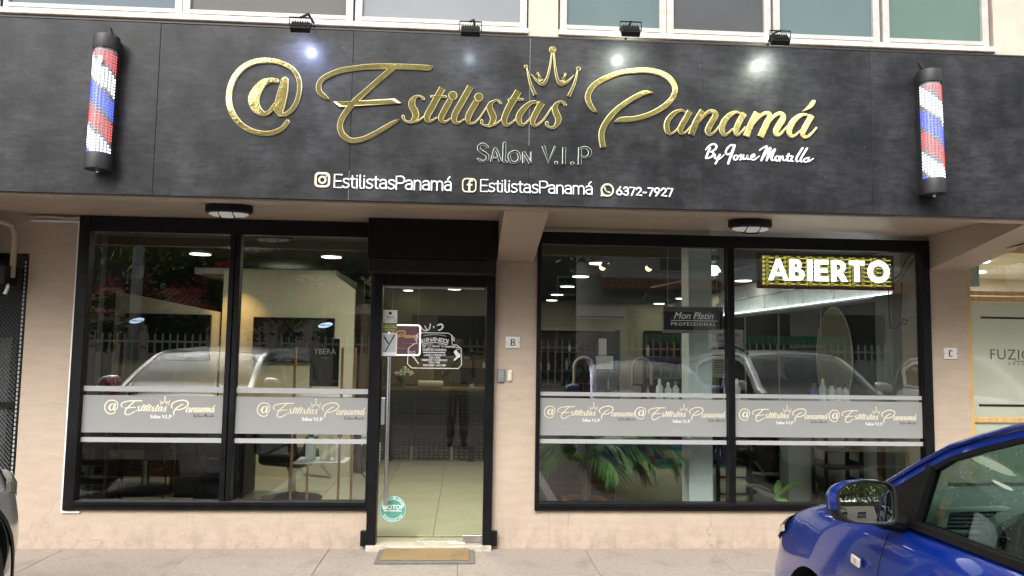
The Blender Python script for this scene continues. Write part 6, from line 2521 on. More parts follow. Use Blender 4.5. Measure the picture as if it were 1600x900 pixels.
def greenhouse(P, t, roofm, detail=False):
    """roof line: list (x, z) from cowl to tail; side windows; glass"""
    W = P['W'] / 2
    rl = P['roofline']

    def roofz(x):
        return interp([(a, b_) for a, b_ in sorted(rl)], x)[0]
    xs = [p[0] for p in rl]

    def cross(x, z, crown, n=12, inset=0.0):
        y = side_y(P, z) - inset
        return [(x - crown * 0.9 * (1 - (2 * k / n - 1) ** 2) * P.get('bow', 0.0), y * (1 - 2 * k / n), z + crown * (1 - (2 * k / n - 1) ** 2) ** 0.7) for k in range(n + 1)]
    # windscreen
    a, b_ = P['screen']
    rows = []
    for k in range(9):
        u = k / 8
        x = a[0] + (b_[0] - a[0]) * u
        z = roofz(x) - 0.012
        row = []
        y = side_y(P, z) - 0.045
        for q in range(13):
            v = 1 - 2 * q / 12
            bowx = 0.10 * (1 - v * v) * (1 - u * 0.6)
            row.append((x + bowx, y * v, z + 0.035 * (1 - v * v) * u + 0.012))
        rows.append(row)
    b = MB()
    b.grid(rows)
    w = b.build('windscreen', M['car_glass_clear'], t)
    shade(w)
    # rear screen
    a, b2 = P['rear']
    rows = []
    for k in range(5):
        u = k / 4
        x = a[0] + (b2[0] - a[0]) * u
        z = a[1] + (b2[1] - a[1]) * u
        y = side_y(P, z) - 0.04
        rows.append([(x, y * (1 - 2 * q / 8), z) for q in range(9)])
    b = MB()
    b.grid(rows)
    shade(b.build('rear_screen', M['car_glass'], t))
    # roof skin (double)
    r0, r1 = b_[0], a[0]
    rows, rows2 = [], []
    for k in range(13):
        x = r0 + (r1 - r0) * k / 12
        z = roofz(x)
        y = side_y(P, z)
        row = []
        for q in range(17):
            v = 1 - 2 * q / 16
            row.append((x + (0.04 * (1 - v * v) if k == 0 else 0), y * v, z - 0.015 + 0.055 * (1 - abs(v) ** 3.2)))
        rows.append(row)
        rows2.append([(p[0], p[1] * 0.985, p[2] - 0.03) for p in row])
    b = MB()
    b.grid(rows)
    b.grid(rows2)
    for q in (0, 16):
        b.grid([[r_[q] for r_ in rows], [r_[q] for r_ in rows2]])
    b.grid([rows[0], rows2[0]])
    b.grid([rows[-1], rows2[-1]])
    shade(b.build('roof', roofm, t), 40)
    # rail: windscreen pillar and roof side rail as one swept bar
    for s_ in (1, -1):
        b = MB()
        rws = []
        for i, (x, z) in enumerate(P['rail']):
            y = side_y(P, z)
            hh = P.get('rail_h', 0.05)
            j, k_ = max(i - 1, 0), min(i + 1, len(P['rail']) - 1)
            d = Vector((P['rail'][k_][0] - P['rail'][j][0], P['rail'][k_][1] - P['rail'][j][1])).normalized()
            nx, nz = d.y, -d.x
            if nz < 0:
                nx, nz = -nx, -nz
            o_ = [(0.0, 0.008), (0.35, 0.012), (0.75, 0.002), (1.0, -0.020), (1.0, -0.065), (0.5, -0.07), (0.0, -0.05), (-0.1, -0.02)]
            rws.append([(x + nx * hh * u, s_ * (y + v), z + nz * hh * u) for u, v in o_])
        b.grid(rws, closed=True)
        b.add(rws[0], [tuple(range(8))])
        b.add(rws[-1], [tuple(range(8))])
        shade(b.build('roof_rail' if False else 'screen_pillar', roofm, t), 50)
    # door frames and side glass
    for fr in P['door_frames']:
        side_panel(P, t, 'door_frame', fr['outer'], fr.get('mat', roofm), fr.get('off', -0.004), 0.03, [fr['inner']])
        side_panel(P, t, 'window_seal', fr['inner'], M['car_black'], fr.get('off', -0.004) - 0.001, 0.028, [fr['glass']])
        gl = fr['glass']
        side_panel(P, t, 'side_window', gl, M['car_glass'] if not fr.get('clear') else M['car_glass_clear'], fr.get('off', -0.004) - 0.012, 0.004)
    for pl in P.get('pillars', []):
        side_panel(P, t, 'pillar', pl, M['car_black'], -0.006, 0.03)


def seats(P, t, xs, m):
    for x in xs:
        for y in (-0.36, 0.36):
            b = MB()
            b.bbox(x - 0.25, x + 0.25, y - 0.25, y + 0.25, 0.45, 0.62, 0.05)
            b.T = Matrix.Translation((x - 0.25, y, 0.58)) @ Matrix.Rotation(R(-14), 4, 'Y')
            b.bbox(-0.07, 0.07, -0.25, 0.25, 0, 0.60, 0.06)
            b.bbox(-0.05, 0.05, -0.13, 0.13, 0.66, 0.88, 0.05)
            b.tube([(0, -0.06, 0.55), (0, -0.06, 0.70)], 0.01, 6)
            b.tube([(0, 0.06, 0.55), (0, 0.06, 0.70)], 0.01, 6)
            shade(b.build('seat', m, t), 50)


def steering(t, x, y, z):
    b = MB()
    T = Matrix.Translation((x, y, z)) @ Matrix.Rotation(R(-65), 4, 'Y')
    b.T = T
    b.tube([(0.185 * math.cos(2 * PI * k / 28), 0.185 * math.sin(2 * PI * k / 28), 0) for k in range(29)], 0.016, 10)
    b.lathe([(0.0001, -0.03), (0.07, -0.03), (0.075, 0.0), (0.05, 0.02), (0.0001, 0.02)], (0, 0, 0), 18)
    for a in (0, 180, 270):
        ca, sa = math.cos(R(a + 90)), math.sin(R(a + 90))
        b.tube([(ca * 0.06, sa * 0.06, 0), (ca * 0.18, sa * 0.18, 0)], 0.016, 8)
    shade(b.build('steering_wheel', M['car_black'], t))


def door_mirror(t, P, x, y, z, s_, shell, w=0.19, h=0.145, yaw=-15, tilt=12):
    """shell faces forward, glass faces back"""
    T = Matrix.Translation((x, y, z)) @ Matrix.Scale(s_, 4, (0, 1, 0)) @ Matrix.Rotation(R(yaw), 4, 'Z') @ Matrix.Rotation(R(tilt), 4, 'Y')

    def outline(sc, k=28):
        o_ = []
        for i in range(k):
            a = 2 * PI * i / k
            ca, sa = math.cos(a), math.sin(a)
            e = 0.40 if ca < 0 else 0.60
            yy = math.copysign(abs(ca) ** e, ca) * w / 2
            zz = math.copysign(abs(sa) ** e, sa) * h / 2
            if yy > 0:      # outer end tapers
                zz *= 1 - 0.22 * (yy / (w / 2)) ** 2
                zz -= 0.008 * (yy / (w / 2))
            o_.append((yy * sc, zz * sc))
        return o_

    def rowx(xx, sc, dy=0.0, dz=0.0):
        return [(xx, p[0] + dy, p[1] + dz) for p in outline(sc)]
    b = MB()
    b.T = T
    rs = [rowx(0.0, 1.0), rowx(0.03, 1.03, 0.012, 0.003), rowx(0.07, 1.0, 0.022, 0.003), rowx(0.105, 0.84, 0.020, 0.0), rowx(0.130, 0.52, 0.012, -0.004), rowx(0.138, 0.05, 0.006, -0.006)]
    # split by height: paint above, black below
    up, lo = MB(), MB()
    up.T = lo.T = T
    n = len(rs[0])
    for i in range(len(rs) - 1):
        for k in range(n):
            q = [rs[i][k], rs[i][(k + 1) % n], rs[i + 1][(k + 1) % n], rs[i + 1][k]]
            zc = sum(p[2] for p in q) / 4
            (up if zc > -0.022 else lo).add(q, [(0, 1, 2, 3)])
    m_ = up.build('door_mirror', shell, t)
    shade(m_, 40)
    shade(lo.build('mirror_base_shell', M['car_black'], m_), 40)
    b = MB()
    b.T = T
    b.grid([rowx(0.004, 1.005), rowx(-0.012, 1.0), rowx(-0.012, 0.93), rowx(0.0, 0.92)], closed=True)
    shade(b.build('mirror_bezel', M['car_black'], m_), 40)
    b = MB()
    b.T = T
    # slightly domed glass, as real door mirrors have
    cr = 0.55
    rings = []
    for k in range(9):
        q = 0.925 * k / 8 + 1e-4
        rings.append([(-0.004 + (p[0] ** 2 + p[1] ** 2) / (2 * cr), p[0], p[1]) for p in outline(q)])
    b.grid(rings, closed=True)
    mg = b.build('mirror_glass', M['mirror'], m_)
    mg.data.polygons.foreach_set('use_smooth', [True] * len(mg.data.polygons))
    b = MB()
    b.T = T
    # indicator strip on the shell
    b.grid([[(0.035 + 0.06 * math.sin(k / 8 * PI * 0.5), w / 2 * 1.02 - 0.07 * (1 - math.cos(k / 8 * PI * 0.5)), -0.012 + d) for d in (0, 0.012)] for k in range(9)])
    b.build('mirror_indicator', M['lens_orange'], m_)
    b = MB()
    b.T = Matrix.Scale(s_, 4, (0, 1, 0))
    yy = abs(y)
    b.tube([(x + 0.05, yy - w * 0.36, z - h * 0.40), (x + 0.09, yy - w * 0.55, z - h * 0.56), (x + 0.10, P['W'] / 2 * 0.90 - 0.01, z - h * 0.66)], [0.034, 0.030, 0.034], 10)
    shade(b.build('mirror_arm', M['car_black'], m_))


# ------------------------------------------------------------------ the blue hatchback
BL = dict(W=1.70, nose=1.99, tail=-2.0, belt=0.985, tumble=0.27, wr=0.30, well=0.345, fax=1.19, rax=-1.34,
          label='blue hatchback parked nose-in at the right with raindrops on its side window', loc=(2.315, -4.07, 0), rot=R(90), paint=M['blue_paint'],
          stations=[-2.0, -1.94, -1.8, -1.55, -1.2, -0.8, -0.4, 0.0, 0.3, 0.55, 0.72, 0.88, 1.0, 1.12, 1.26, 1.40, 1.54, 1.68, 1.80, 1.89, 1.95, 1.98, 1.99],
          # x: width factor, bottom z, shoulder z, centre z
          sections=[(-2.0, 0.80, 0.42, 0.86, 0.90), (-1.94, 0.90, 0.26, 0.98, 1.0), (-1.6, 0.975, 0.2, 1.0, 1.02), (-1.2, 1.0, 0.18, 1.005, 1.03), (0.0, 1.0, 0.17, 0.985, 1.02), (0.55, 1.0, 0.17, 0.965, 1.02), (0.88, 0.995, 0.17, 0.945, 1.015), (1.0, 0.99, 0.17, 0.935, 1.01), (1.26, 0.98, 0.18, 0.890, 0.972), (1.54, 0.95, 0.19, 0.815, 0.91), (1.68, 0.925, 0.19, 0.765, 0.86), (1.80, 0.88, 0.20, 0.705, 0.79), (1.89, 0.81, 0.21, 0.635, 0.71), (1.95, 0.70, 0.24, 0.56, 0.62), (1.99, 0.50, 0.30, 0.49, 0.52)],
          inner=[(-2.0, 0.7), (0.9, 0.74), (1.3, 0.72), (2.0, 0.6)],
          crease=[(-2.0, 0.70), (-1.0, 0.86), (0.2, 0.83), (0.62, 0.80), (1.1, 0.74), (1.5, 0.64), (1.99, 0.44)],
          cabin=(-1.8, 0.90), cowl=0.06, seams=[(0.645, 0.26, 0.93, 0.01), (-0.45, 0.26, 0.98, 0.0)],
          bonnet=[(0.95, 0.86), (1.3, 0.80), (1.82, 0.52)], bonnet_floor=0.0,
          roofline=[(-1.96, 1.02), (-1.80, 1.31), (-1.55, 1.415), (-1.1, 1.465), (-0.5, 1.467), (-0.2, 1.444), (0.0, 1.416), (0.16, 1.380), (0.30, 1.336), (0.43, 1.289), (0.58, 1.209), (0.74, 1.116), (0.86, 1.056), (1.04, 0.974)],
          screen=((1.04, 0.974), (0.0, 1.416)), rear=((-1.62, 1.39), (-1.95, 1.02)),
          rail=[(1.04, 0.944), (0.86, 1.028), (0.74, 1.088), (0.58, 1.181), (0.43, 1.261), (0.3, 1.308), (0.16, 1.352), (0, 1.388), (-0.2, 1.416), (-0.5, 1.438), (-1.1, 1.436), (-1.5, 1.386), (-1.78, 1.276), (-1.96, 0.996)], rail_h=0.020,
          door_frames=[
              dict(outer=[(0.90, 0.972), (0.42, 0.975), (-0.42, 0.985), (-0.45, 1.428), (-0.2, 1.412), (0, 1.384), (0.16, 1.348), (0.3, 1.304), (0.43, 1.257), (0.58, 1.177), (0.74, 1.084), (0.86, 1.024), (0.96, 0.98)],
                   inner=[(0.86, 0.976), (0.42, 0.980), (-0.38, 0.988), (-0.40, 1.402), (-0.2, 1.39), (0, 1.362), (0.16, 1.326), (0.3, 1.282), (0.43, 1.235), (0.58, 1.155), (0.74, 1.062), (0.84, 1.006)],
                   glass=[(0.525, 1.002), (-0.34, 1.014), (-0.365, 1.386), (-0.2, 1.374), (0, 1.346), (0.16, 1.31), (0.3, 1.266), (0.43, 1.219), (0.500, 1.175)]),
              dict(outer=[(-0.46, 0.985), (-1.30, 1.02), (-1.62, 1.08), (-1.60, 1.31), (-1.45, 1.375), (-1.1, 1.42), (-0.46, 1.428)],
                   inner=[(-0.50, 0.992), (-1.25, 1.025), (-1.48, 1.09), (-1.46, 1.30), (-1.35, 1.345), (-1.1, 1.383), (-0.50, 1.388)],
                   glass=[(-0.54, 1.02), (-1.22, 1.05), (-1.42, 1.11), (-1.41, 1.28), (-1.32, 1.325), (-1.1, 1.360), (-0.54, 1.363)])],
          )
blue, bbody = make_car(BL)
greenhouse(BL, blue, M['blue_paint'])
for ax in (BL['fax'], BL['rax']):
    for s_ in (1, -1):
        wheel(blue, ax, s_ * (0.85 - 0.115), 0.30, 0.19, s_)
seats(BL, blue, [-0.25, -1.1], M['seat'])
door_mirror(blue, BL, 0.50, 0.952, 1.072, 1, M['blue_paint'])
door_mirror(blue, BL, 0.50, -0.952, 1.072, -1, M['blue_paint'])
# belt strip and door edge trim
for s_ in (1, -1):
    b = MB()
    b.T = Matrix.Scale(s_, 4, (0, 1, 0))
    b.prism([(0.55, 0.978), (-0.44, 0.986), (-0.44, 1.010), (0.55, 1.000)], 0.755, 0.780)
    b.build('belt_moulding', M['car_black'], blue)
    # front quarter divider bar
    side = [(0.335, 0.99), (0.365, 0.99), (0.425, 1.175), (0.400, 1.182)]
side_panel(BL, blue, 'divider_bar', [(0.525, 0.985), (0.560, 0.985), (0.530, 1.195), (0.500, 1.188)], M['car_black'], 0.006, 0.04)
# inner door card and dashboard
b = MB()
b.bbox(-1.4, 0.80, 0.715, 0.733, 0.40, 0.968, 0.006)
b.bbox(-1.4, 0.80, -0.733, -0.715, 0.40, 0.968, 0.006)
b.build('door_card', M['seat'], blue)
b = MB()
sec = [(1.10, 0.60), (1.10, 1.000), (0.96, 1.025), (0.80, 1.035), (0.66, 1.022), (0.60, 0.985), (0.60, 0.93), (0.66, 0.82), (0.70, 0.60)]
rows = []
for k in range(17):
    v = -0.71 + 1.42 * k / 16
    hump = math.exp(-((v - 0.33) / 0.17) ** 4)
    rows.append([(x - (0.03 * hump if x < 0.9 else 0), v, z + (0.045 * hump if 0.95 < z and x < 0.9 else 0)) for x, z in sec])
b.grid(rows, closed=True)
b.add(rows[0], [tuple(range(9))])
b.add(rows[-1], [tuple(range(9))])
shade(b.build('dashboard', M['dash'], blue), 50)
# stacked side vents
for k, (z0, z1, y0, y1, ya) in enumerate([(0.955, 1.035, 0.45, 0.66, 0.40), (0.820, 0.940, 0.47, 0.62, 0.47)]):
    b = MB()
    out_ = [(y1, z0), (y1 - 0.02, z1), (ya, z1 + 0.008), (y0, z0)] if k == 0 else [(y1 - 0.025, z0), (y1 + 0.02, z1), (y0, z1), (y0, z0)]
    cy_, cz_ = sum(p[0] for p in out_) / 4, sum(p[1] for p in out_) / 4
    inn_ = [(cy_ + (p[0] - cy_) * 0.84, cz_ + (p[1] - cz_) * 0.78) for p in out_]
    b.prism(out_, 0.555, 0.60, [inn_], axis='x')
    v_ = b.build('air_vent', M['dash_silver'], blue)
    b = MB()
    b.prism(inn_, 0.592, 0.60, axis='x')
    b.build('vent_recess', M['well'], v_)
    for j in range(4):
        b = MB()
        zz = inn_[0][1] + (inn_[1][1] - inn_[0][1]) * (j + 0.7) / 4.6
        ylo, yhi = min(p[0] for p in inn_) + 0.006 + 0.004 * j, max(p[0] for p in inn_) - 0.012
        b.box(0.565, 0.588, ylo, yhi, zz, zz + 0.006)
        b.build('vent_slat', M['dash'], v_)
# instrument binnacle
b = MB()
arc_ = [(0.33 + 0.21 * math.cos(R(a)), 0.885 + 0.165 * math.sin(R(a))) for a in range(0, 181, 15)]
arc2 = [(0.33 + 0.185 * math.cos(R(a)), 0.885 + 0.142 * math.sin(R(a))) for a in range(180, -1, -15)]
b.prism(arc_ + arc2, 0.50, 0.64, axis='x')
shade(b.build('gauge_hood', M['dash'], blue), 40)
b = MB()
b.prism([(0.33 + 0.185 * math.cos(R(a)), 0.885 + 0.142 * math.sin(R(a))) for a in range(0, 181, 15)], 0.56, 0.60, axis='x')
b.box(0.555, 0.60, 0.15, 0.51, 0.78, 0.885)
b.build('gauge_panel', M['well'], blue)
for cy_, r_ in ((0.44, 0.055), (0.32, 0.085), (0.21, 0.055)):
    b = MB()
    b.tube([(0.552, cy_ + r_ * math.cos(R(a)), 0.89 + r_ * math.sin(R(a))) for a in range(-40, 221, 13)], 0.003, 6)
    b.build('gauge_ring', M['dash_silver'], blue)
steering(blue, 0.36, 0.34, 0.90)
b = MB()
b.tube([(0.55, 0.34, 0.86), (0.36, 0.34, 0.895)], 0.03, 8)
b.build('steering_column', M['car_black'], blue)
# lamps
for s_ in (1, -1):
    b = MB()
    b.T = Matrix.Scale(s_, 4, (0, 1, 0))
    rows = []
    for k in range(8):
        u = k / 7
        x = 1.60 + 0.33 * u
        hw, zb, zs, zc = interp(BL['sections'], x)
        yo = 0.85 * hw * 0.965
        rows.append([(x, yo - 0.004, zs - 0.075 + 0.03 * u), (x + 0.008, yo - 0.006, zs - 0.045 + 0.02 * u), (x + 0.004, yo - 0.035, zs - 0.006), (x - 0.01, yo - 0.085 - 0.05 * u, zs + 0.012)])
    b.grid(rows)
    shade(b.build('headlight', M['lens'], blue))
    b = MB()
    b.T = Matrix.Scale(s_, 4, (0, 1, 0)) @ Matrix.Translation((0.785, 0.846, 0.80)) @ Matrix.Rotation(R(-6), 4, 'Y')
    b.bbox(-0.030, 0.030, -0.008, 0.0045, -0.018, 0.018, 0.007)
    r_ = shade(b.build('side_repeater', M['lens_orange'], blue), 50)
    b = MB()
    b.T = Matrix.Scale(s_, 4, (0, 1, 0))
    b.bbox(0.770, 0.787, 0.8502, 0.8520, 0.792, 0.812, 0.003)
    b.build('repeater_bulb', M['repeater_bulb'], r_)
# front bumper grille, badge, plate, wipers
b = MB()
b.bbox(1.90, 1.998, -0.46, 0.46, 0.26, 0.40, 0.02)
b.build('grille', M['car_black'], blue)
b = MB()
b.bbox(1.985, 2.004, -0.15, 0.15, 0.42, 0.50, 0.004)
b.build('number_plate', M['plaque'], blue)
b = MB()
b.tube([(1.05, 0.3, 1.035), (0.98, -0.25, 1.055)], 0.008, 6)
b.tube([(1.05, -0.3, 1.035), (0.98, -0.62, 1.045)], 0.008, 6)
b.build('wiper', M['car_black'], blue)
for s_ in (1, -1):
    for x in (-0.25, -1.15):
        b = MB()
        b.T = Matrix.Scale(s_, 4, (0, 1, 0))
        b.tube([(x - 0.09, 0.842, 0.845), (x - 0.06, 0.868, 0.85), (x + 0.07, 0.868, 0.85), (x + 0.10, 0.842, 0.845)], 0.011, 8)
        shade(b.build('door_handle', M['blue_paint'], blue))
# raindrops on bonnet, pillar and glass (uncountable)
b = MB()
rr = random.Random(21)
for k in range(260):
    z = rr.uniform(1.0, 1.36)
    x = rr.uniform(-0.34, 0.45)
    if z > interp([(-0.4, 1.385), (-0.2, 1.37), (0.0, 1.34), (0.16, 1.305), (0.30, 1.26), (0.49, 1.17)], x)[0] - 0.012:
        continue
    y = side_y(BL, z) - 0.0158 + 0.0002
    s_ = rr.uniform(0.0005, 0.0014)
    b.sphere((x, y, z), s_, 6, 3, (1, 0.5, 1.15))
for k in range(160):
    u = rr.uniform(0, 1)
    x = 0.95 - 1.1 * u
    z = interp(sorted(BL['rail']), x)[0] + rr.uniform(0.002, 0.015)
    y = side_y(BL, z) + 0.0105
    b.sphere((x, y, z), rr.uniform(0.0008, 0.0016), 6, 3, (1.2, 0.4, 0.8))
rc = random.Random(31)
top_faces = [p for p in bbody.data.polygons if p.normal.z > 0.35 and p.center.x > 0.9 and p.center.z > 0.55]
areas = [p.area for p in top_faces]
for p in rc.choices(top_faces, weights=areas, k=900):
    vs_ = [bbody.data.vertices[i].co for i in p.vertices]
    w_ = [rc.random() for _ in vs_]
    q_ = sum((v * k_ for v, k_ in zip(vs_, w_)), Vector()) / sum(w_)
    b.sphere(q_ + p.normal * 0.0003, rc.uniform(0.0009, 0.0026), 6, 3, (1, 1, 0.6))
b.build('raindrops', mat('water drop', (0.30, 0.33, 0.36), 0.05, spec=1.0), blue, kind='stuff')
b = MB()
print_text(b, 'Elite', 0.0, 0.0, 0.0, 0.06, bold=0.0006)
# small sticker lettering inside the upper front glass edge
vs = []
for x, y, z in b.v:
    zz = 1.235 + z
    vs.append((-0.02 - x, side_y(BL, zz) - 0.019, zz))
b.v = vs
b.build('window_lettering', mat('pale sticker print', (0.45, 0.55, 0.5), 0.6), blue)

# ------------------------------------------------------------------ silver minivan (left) and white SUV (right)
def second_car(label, loc, paint, W=1.80, H=1.72, rot=R(90), hood=0.0, rails=False, name_seed=1):
    P = dict(W=W, nose=2.15, tail=-2.15, belt=1.02, tumble=0.24, wr=0.34, well=0.40, fax=1.30, rax=-1.35,
             label=label, loc=loc, rot=rot, paint=paint,
             stations=[-2.15, -2.08, -1.9, -1.6, -1.2, -0.7, -0.2, 0.3, 0.7, 0.95, 1.15, 1.35, 1.55, 1.72, 1.88, 2.0, 2.08, 2.13, 2.15],
             sections=[(-2.15, 0.84, 0.40, 0.9, 0.94), (-2.05, 0.93, 0.28, 1.02, 1.05), (-1.6, 0.99, 0.24, 1.03, 1.06), (0.3, 1.0, 0.22, 1.01, 1.05), (0.95, 1.0, 0.22, 0.99, 1.06), (1.35, 0.99, 0.22, 0.945, 1.02), (1.72, 0.95, 0.23, 0.89, 0.965), (1.88, 0.90, 0.24, 0.85, 0.91), (2.0, 0.82, 0.25, 0.79, 0.84), (2.08, 0.74, 0.27, 0.70, 0.76), (2.15, 0.60, 0.34, 0.60, 0.64)],
             inner=[(-2.0, 0.7), (0.9, 0.76), (2.0, 0.62)],
             crease=[(-2.1, 0.76), (-1.0, 0.9), (0.2, 0.88), (1.1, 0.82), (1.6, 0.74), (2.15, 0.52)],
             cabin=(-1.95, 0.98), cowl=0.05, seams=[(0.72, 0.30, 0.97, 0.02), (-0.45, 0.30, 1.0, 0.0)],
             bonnet=[(1.05, 0.86), (1.5, 0.82), (1.98, 0.60)], bonnet_floor=0.0,
             roofline=[(-2.08, 1.06), (-1.98, H - 0.22), (-1.75, H - 0.06), (-1.2, H - 0.01), (-0.4, H), (0.0, H - 0.03), (0.25, H - 0.09), (0.6, H - 0.27), (0.9, H - 0.46), (1.12, 1.05)],
             screen=((1.12, 1.05), (0.15, H - 0.06)), rear=((-1.82, H - 0.10), (-2.07, 1.07)),
             rail=[(1.12, 1.02), (0.9, H - 0.50), (0.6, H - 0.31), (0.25, H - 0.13), (0.0, H - 0.07), (-0.4, H - 0.045), (-1.2, H - 0.05), (-1.75, H - 0.10), (-1.98, H - 0.26), (-2.08, 1.06)], rail_h=0.045,
             door_frames=[
                 dict(outer=[(0.95, 1.0), (-0.42, 1.01), (-0.44, H - 0.06), (0.0, H - 0.08), (0.25, H - 0.14), (0.6, H - 0.32), (0.88, H - 0.50), (1.02, 1.03)],
                      inner=[(0.85, 1.02), (-0.36, 1.03), (-0.38, H - 0.11), (0.0, H - 0.13), (0.22, H - 0.19), (0.57, H - 0.37), (0.84, H - 0.54)],
                      glass=[(0.78, 1.04), (-0.33, 1.05), (-0.35, H - 0.13), (0.0, H - 0.15), (0.20, H - 0.21), (0.54, H - 0.39), (0.78, H - 0.55)]),
                 dict(outer=[(-0.46, 1.01), (-1.78, 1.06), (-1.95, H - 0.26), (-1.72, H - 0.12), (-1.2, H - 0.07), (-0.46, H - 0.06)],
                      inner=[(-0.50, 1.03), (-1.70, 1.09), (-1.84, H - 0.28), (-1.66, H - 0.17), (-1.2, H - 0.12), (-0.50, H - 0.11)],
                      glass=[(-0.53, 1.05), (-1.66, 1.11), (-1.79, H - 0.30), (-1.64, H - 0.20), (-1.2, H - 0.14), (-0.53, H - 0.13)])])
    t, body = make_car(P)
    greenhouse(P, t, paint)
    for ax in (P['fax'], P['rax']):
        for s_ in (1, -1):
            wheel(t, ax, s_ * (W / 2 - 0.13), 0.34, 0.21, s_)
    # black arch trims
    for ax in (P['fax'], P['rax']):
        for s_ in (1, -1):
            b = MB()
            b.T = Matrix.Scale(s_, 4, (0, 1, 0))
            rows = []
            for a in range(-8, 189, 7):
                for_ = []
                for rr_, dy in ((0.405, 0.004), (0.405, 0.014), (0.435, 0.012), (0.44, -0.006)):
                    x = ax + rr_ * math.cos(R(a))
                    hw = interp(P['sections'], x)[0]
                    z = 0.35 + rr_ * math.sin(R(a))
                    for_.append((x, W / 2 * hw * (1.0 - 0.02 * max(0, (z - 0.55)) / 0.2) + dy, z))
                rows.append(for_)
            b.grid(rows, closed=True)
            shade(b.build('arch_trim', M['car_black'], t))
    seats(P, t, [-0.15, -1.1], M['seat'])
    door_mirror(t, P, 0.72, W / 2 + 0.085, 1.12, 1, paint, w=0.20, h=0.17)
    door_mirror(t, P, 0.72, -W / 2 - 0.085, 1.12, -1, paint, w=0.20, h=0.17)
    b = MB()
    b.box(0.72, 1.14, -W / 2 * 0.84, W / 2 * 0.84, 0.75, 1.03)
    b.build('dashboard', M['car_black'], t)
    steering(t, 0.50, 0.36, 0.98)
    for s_ in (1, -1):
        b = MB()
        b.T = Matrix.Scale(s_, 4, (0, 1, 0))
        rows = []
        for k in range(8):
            u = k / 7
            x = 1.66 + 0.42 * u
            hw, zb, zs, zc = interp(P['sections'], x)
            yo = W / 2 * hw * 0.965
            rows.append([(x, yo - 0.002, zs - 0.13 + 0.03 * u), (x + 0.008, yo - 0.004, zs - 0.06), (x + 0.004, yo - 0.035, zs - 0.004), (x - 0.01, yo - 0.10 - 0.05 * u, zs + 0.014)])
        b.grid(rows)
        shade(b.build('headlight', M['lens'], t))
        if rails:
            b = MB()
            b.T = Matrix.Scale(s_, 4, (0, 1, 0))
            b.tube([(-1.6, 0.62, H - 0.02), (-1.45, 0.62, H + 0.05), (-0.3, 0.63, H + 0.065), (0.0, 0.63, H + 0.02), (0.12, 0.63, H - 0.03)], 0.02, 8)
            shade(b.build('roof_bar', M['car_black'], t))
    b = MB()
    b.bbox(2.05, 2.158, -0.5, 0.5, 0.30, 0.46, 0.02)
    b.bbox(2.02, 2.135, -0.42, 0.42, 0.56, 0.66, 0.02)
    b.build('grille', M['car_black'], t)
    b = MB()
    b.bbox(2.14, 2.166, -0.16, 0.16, 0.47, 0.55, 0.004)
    b.build('number_plate', M['plaque'], t)
    return t


van = second_car('silver car parked slightly askew at the left edge, only its front corner in view', (-3.11, -3.58, 0), M['silver_paint'], W=1.70, H=1.52, rot=R(93))
suv = second_car('white sport utility car parked right of the blue hatchback and mirrored in the right window', (4.62, -4.55, 0), M['white_paint'], W=1.80, H=1.58, rails=True)
van2 = copy_thing(suv, (8.0, -4.2, 0), R(90), 'white sport utility car parked farthest right beyond the first white one')

# ================================================================== ACROSS THE STREET (mirrored in the glass)
t = thing('street_fence', 'white painted railing fence across the street', 'fence', (0, -13.0, 0))
b = MB()
b.box(-18, 18, -0.12, 0.12, -0.03, 0.55)
b.build('fence_base', M['house_grey'], t)
post = MB()
post.box(-0.018, 0.018, -0.018, 0.018, 0.55, 1.78)
post.add([(-0.018, -0.018, 1.78), (0.018, -0.018, 1.78), (0.018, 0.018, 1.78), (-0.018, 0.018, 1.78), (0, 0, 1.84)], [(0, 1, 4), (1, 2, 4), (2, 3, 4), (3, 0, 4)])
pm = post.mesh('fence_bar', M['fence_white'])
for k in range(200):
    link('fence_bar', pm, t, loc=(-17.9 + k * 0.18, 0, 0))
b = MB()
b.box(-18, 18, -0.03, 0.03, 0.68, 0.73)
b.box(-18, 18, -0.03, 0.03, 1.60, 1.65)
b.build('fence_rail', M['fence_white'], t)


def leaf_cloud(mb, c, rad, n, s, rnd_, flat=1.0):
    """small leaf faces clustered in clumps through an uneven volume"""
    cl = []
    for k in range(max(4, n // 90)):
        a, e = rnd_.uniform(0, 2 * PI), rnd_.uniform(-0.7, 1.4)
        r_ = rnd_.uniform(0.35, 1.0) ** 0.6
        cl.append(Vector((c[0] + rad[0] * r_ * math.cos(a) * math.cos(e), c[1] + rad[1] * r_ * math.sin(a) * math.cos(e), c[2] + rad[2] * r_ * math.sin(e))))
    for k in range(n):
        q = rnd_.choice(cl)
        m = min(rad) * 0.32
        p = q + Vector((rnd_.gauss(0, m), rnd_.gauss(0, m), rnd_.gauss(0, m * 0.7)))
        d = Vector((rnd_.gauss(0, 1), rnd_.gauss(0, 1), rnd_.gauss(0, 0.6))).normalized()
        u = d.orthogonal().normalized()
        ss = s * rnd_.uniform(0.6, 1.4)
        mb.add([p - d * ss, p + u * ss * 0.5, p + d * ss, p - u * ss * 0.5], [(0, 1, 2, 3)])


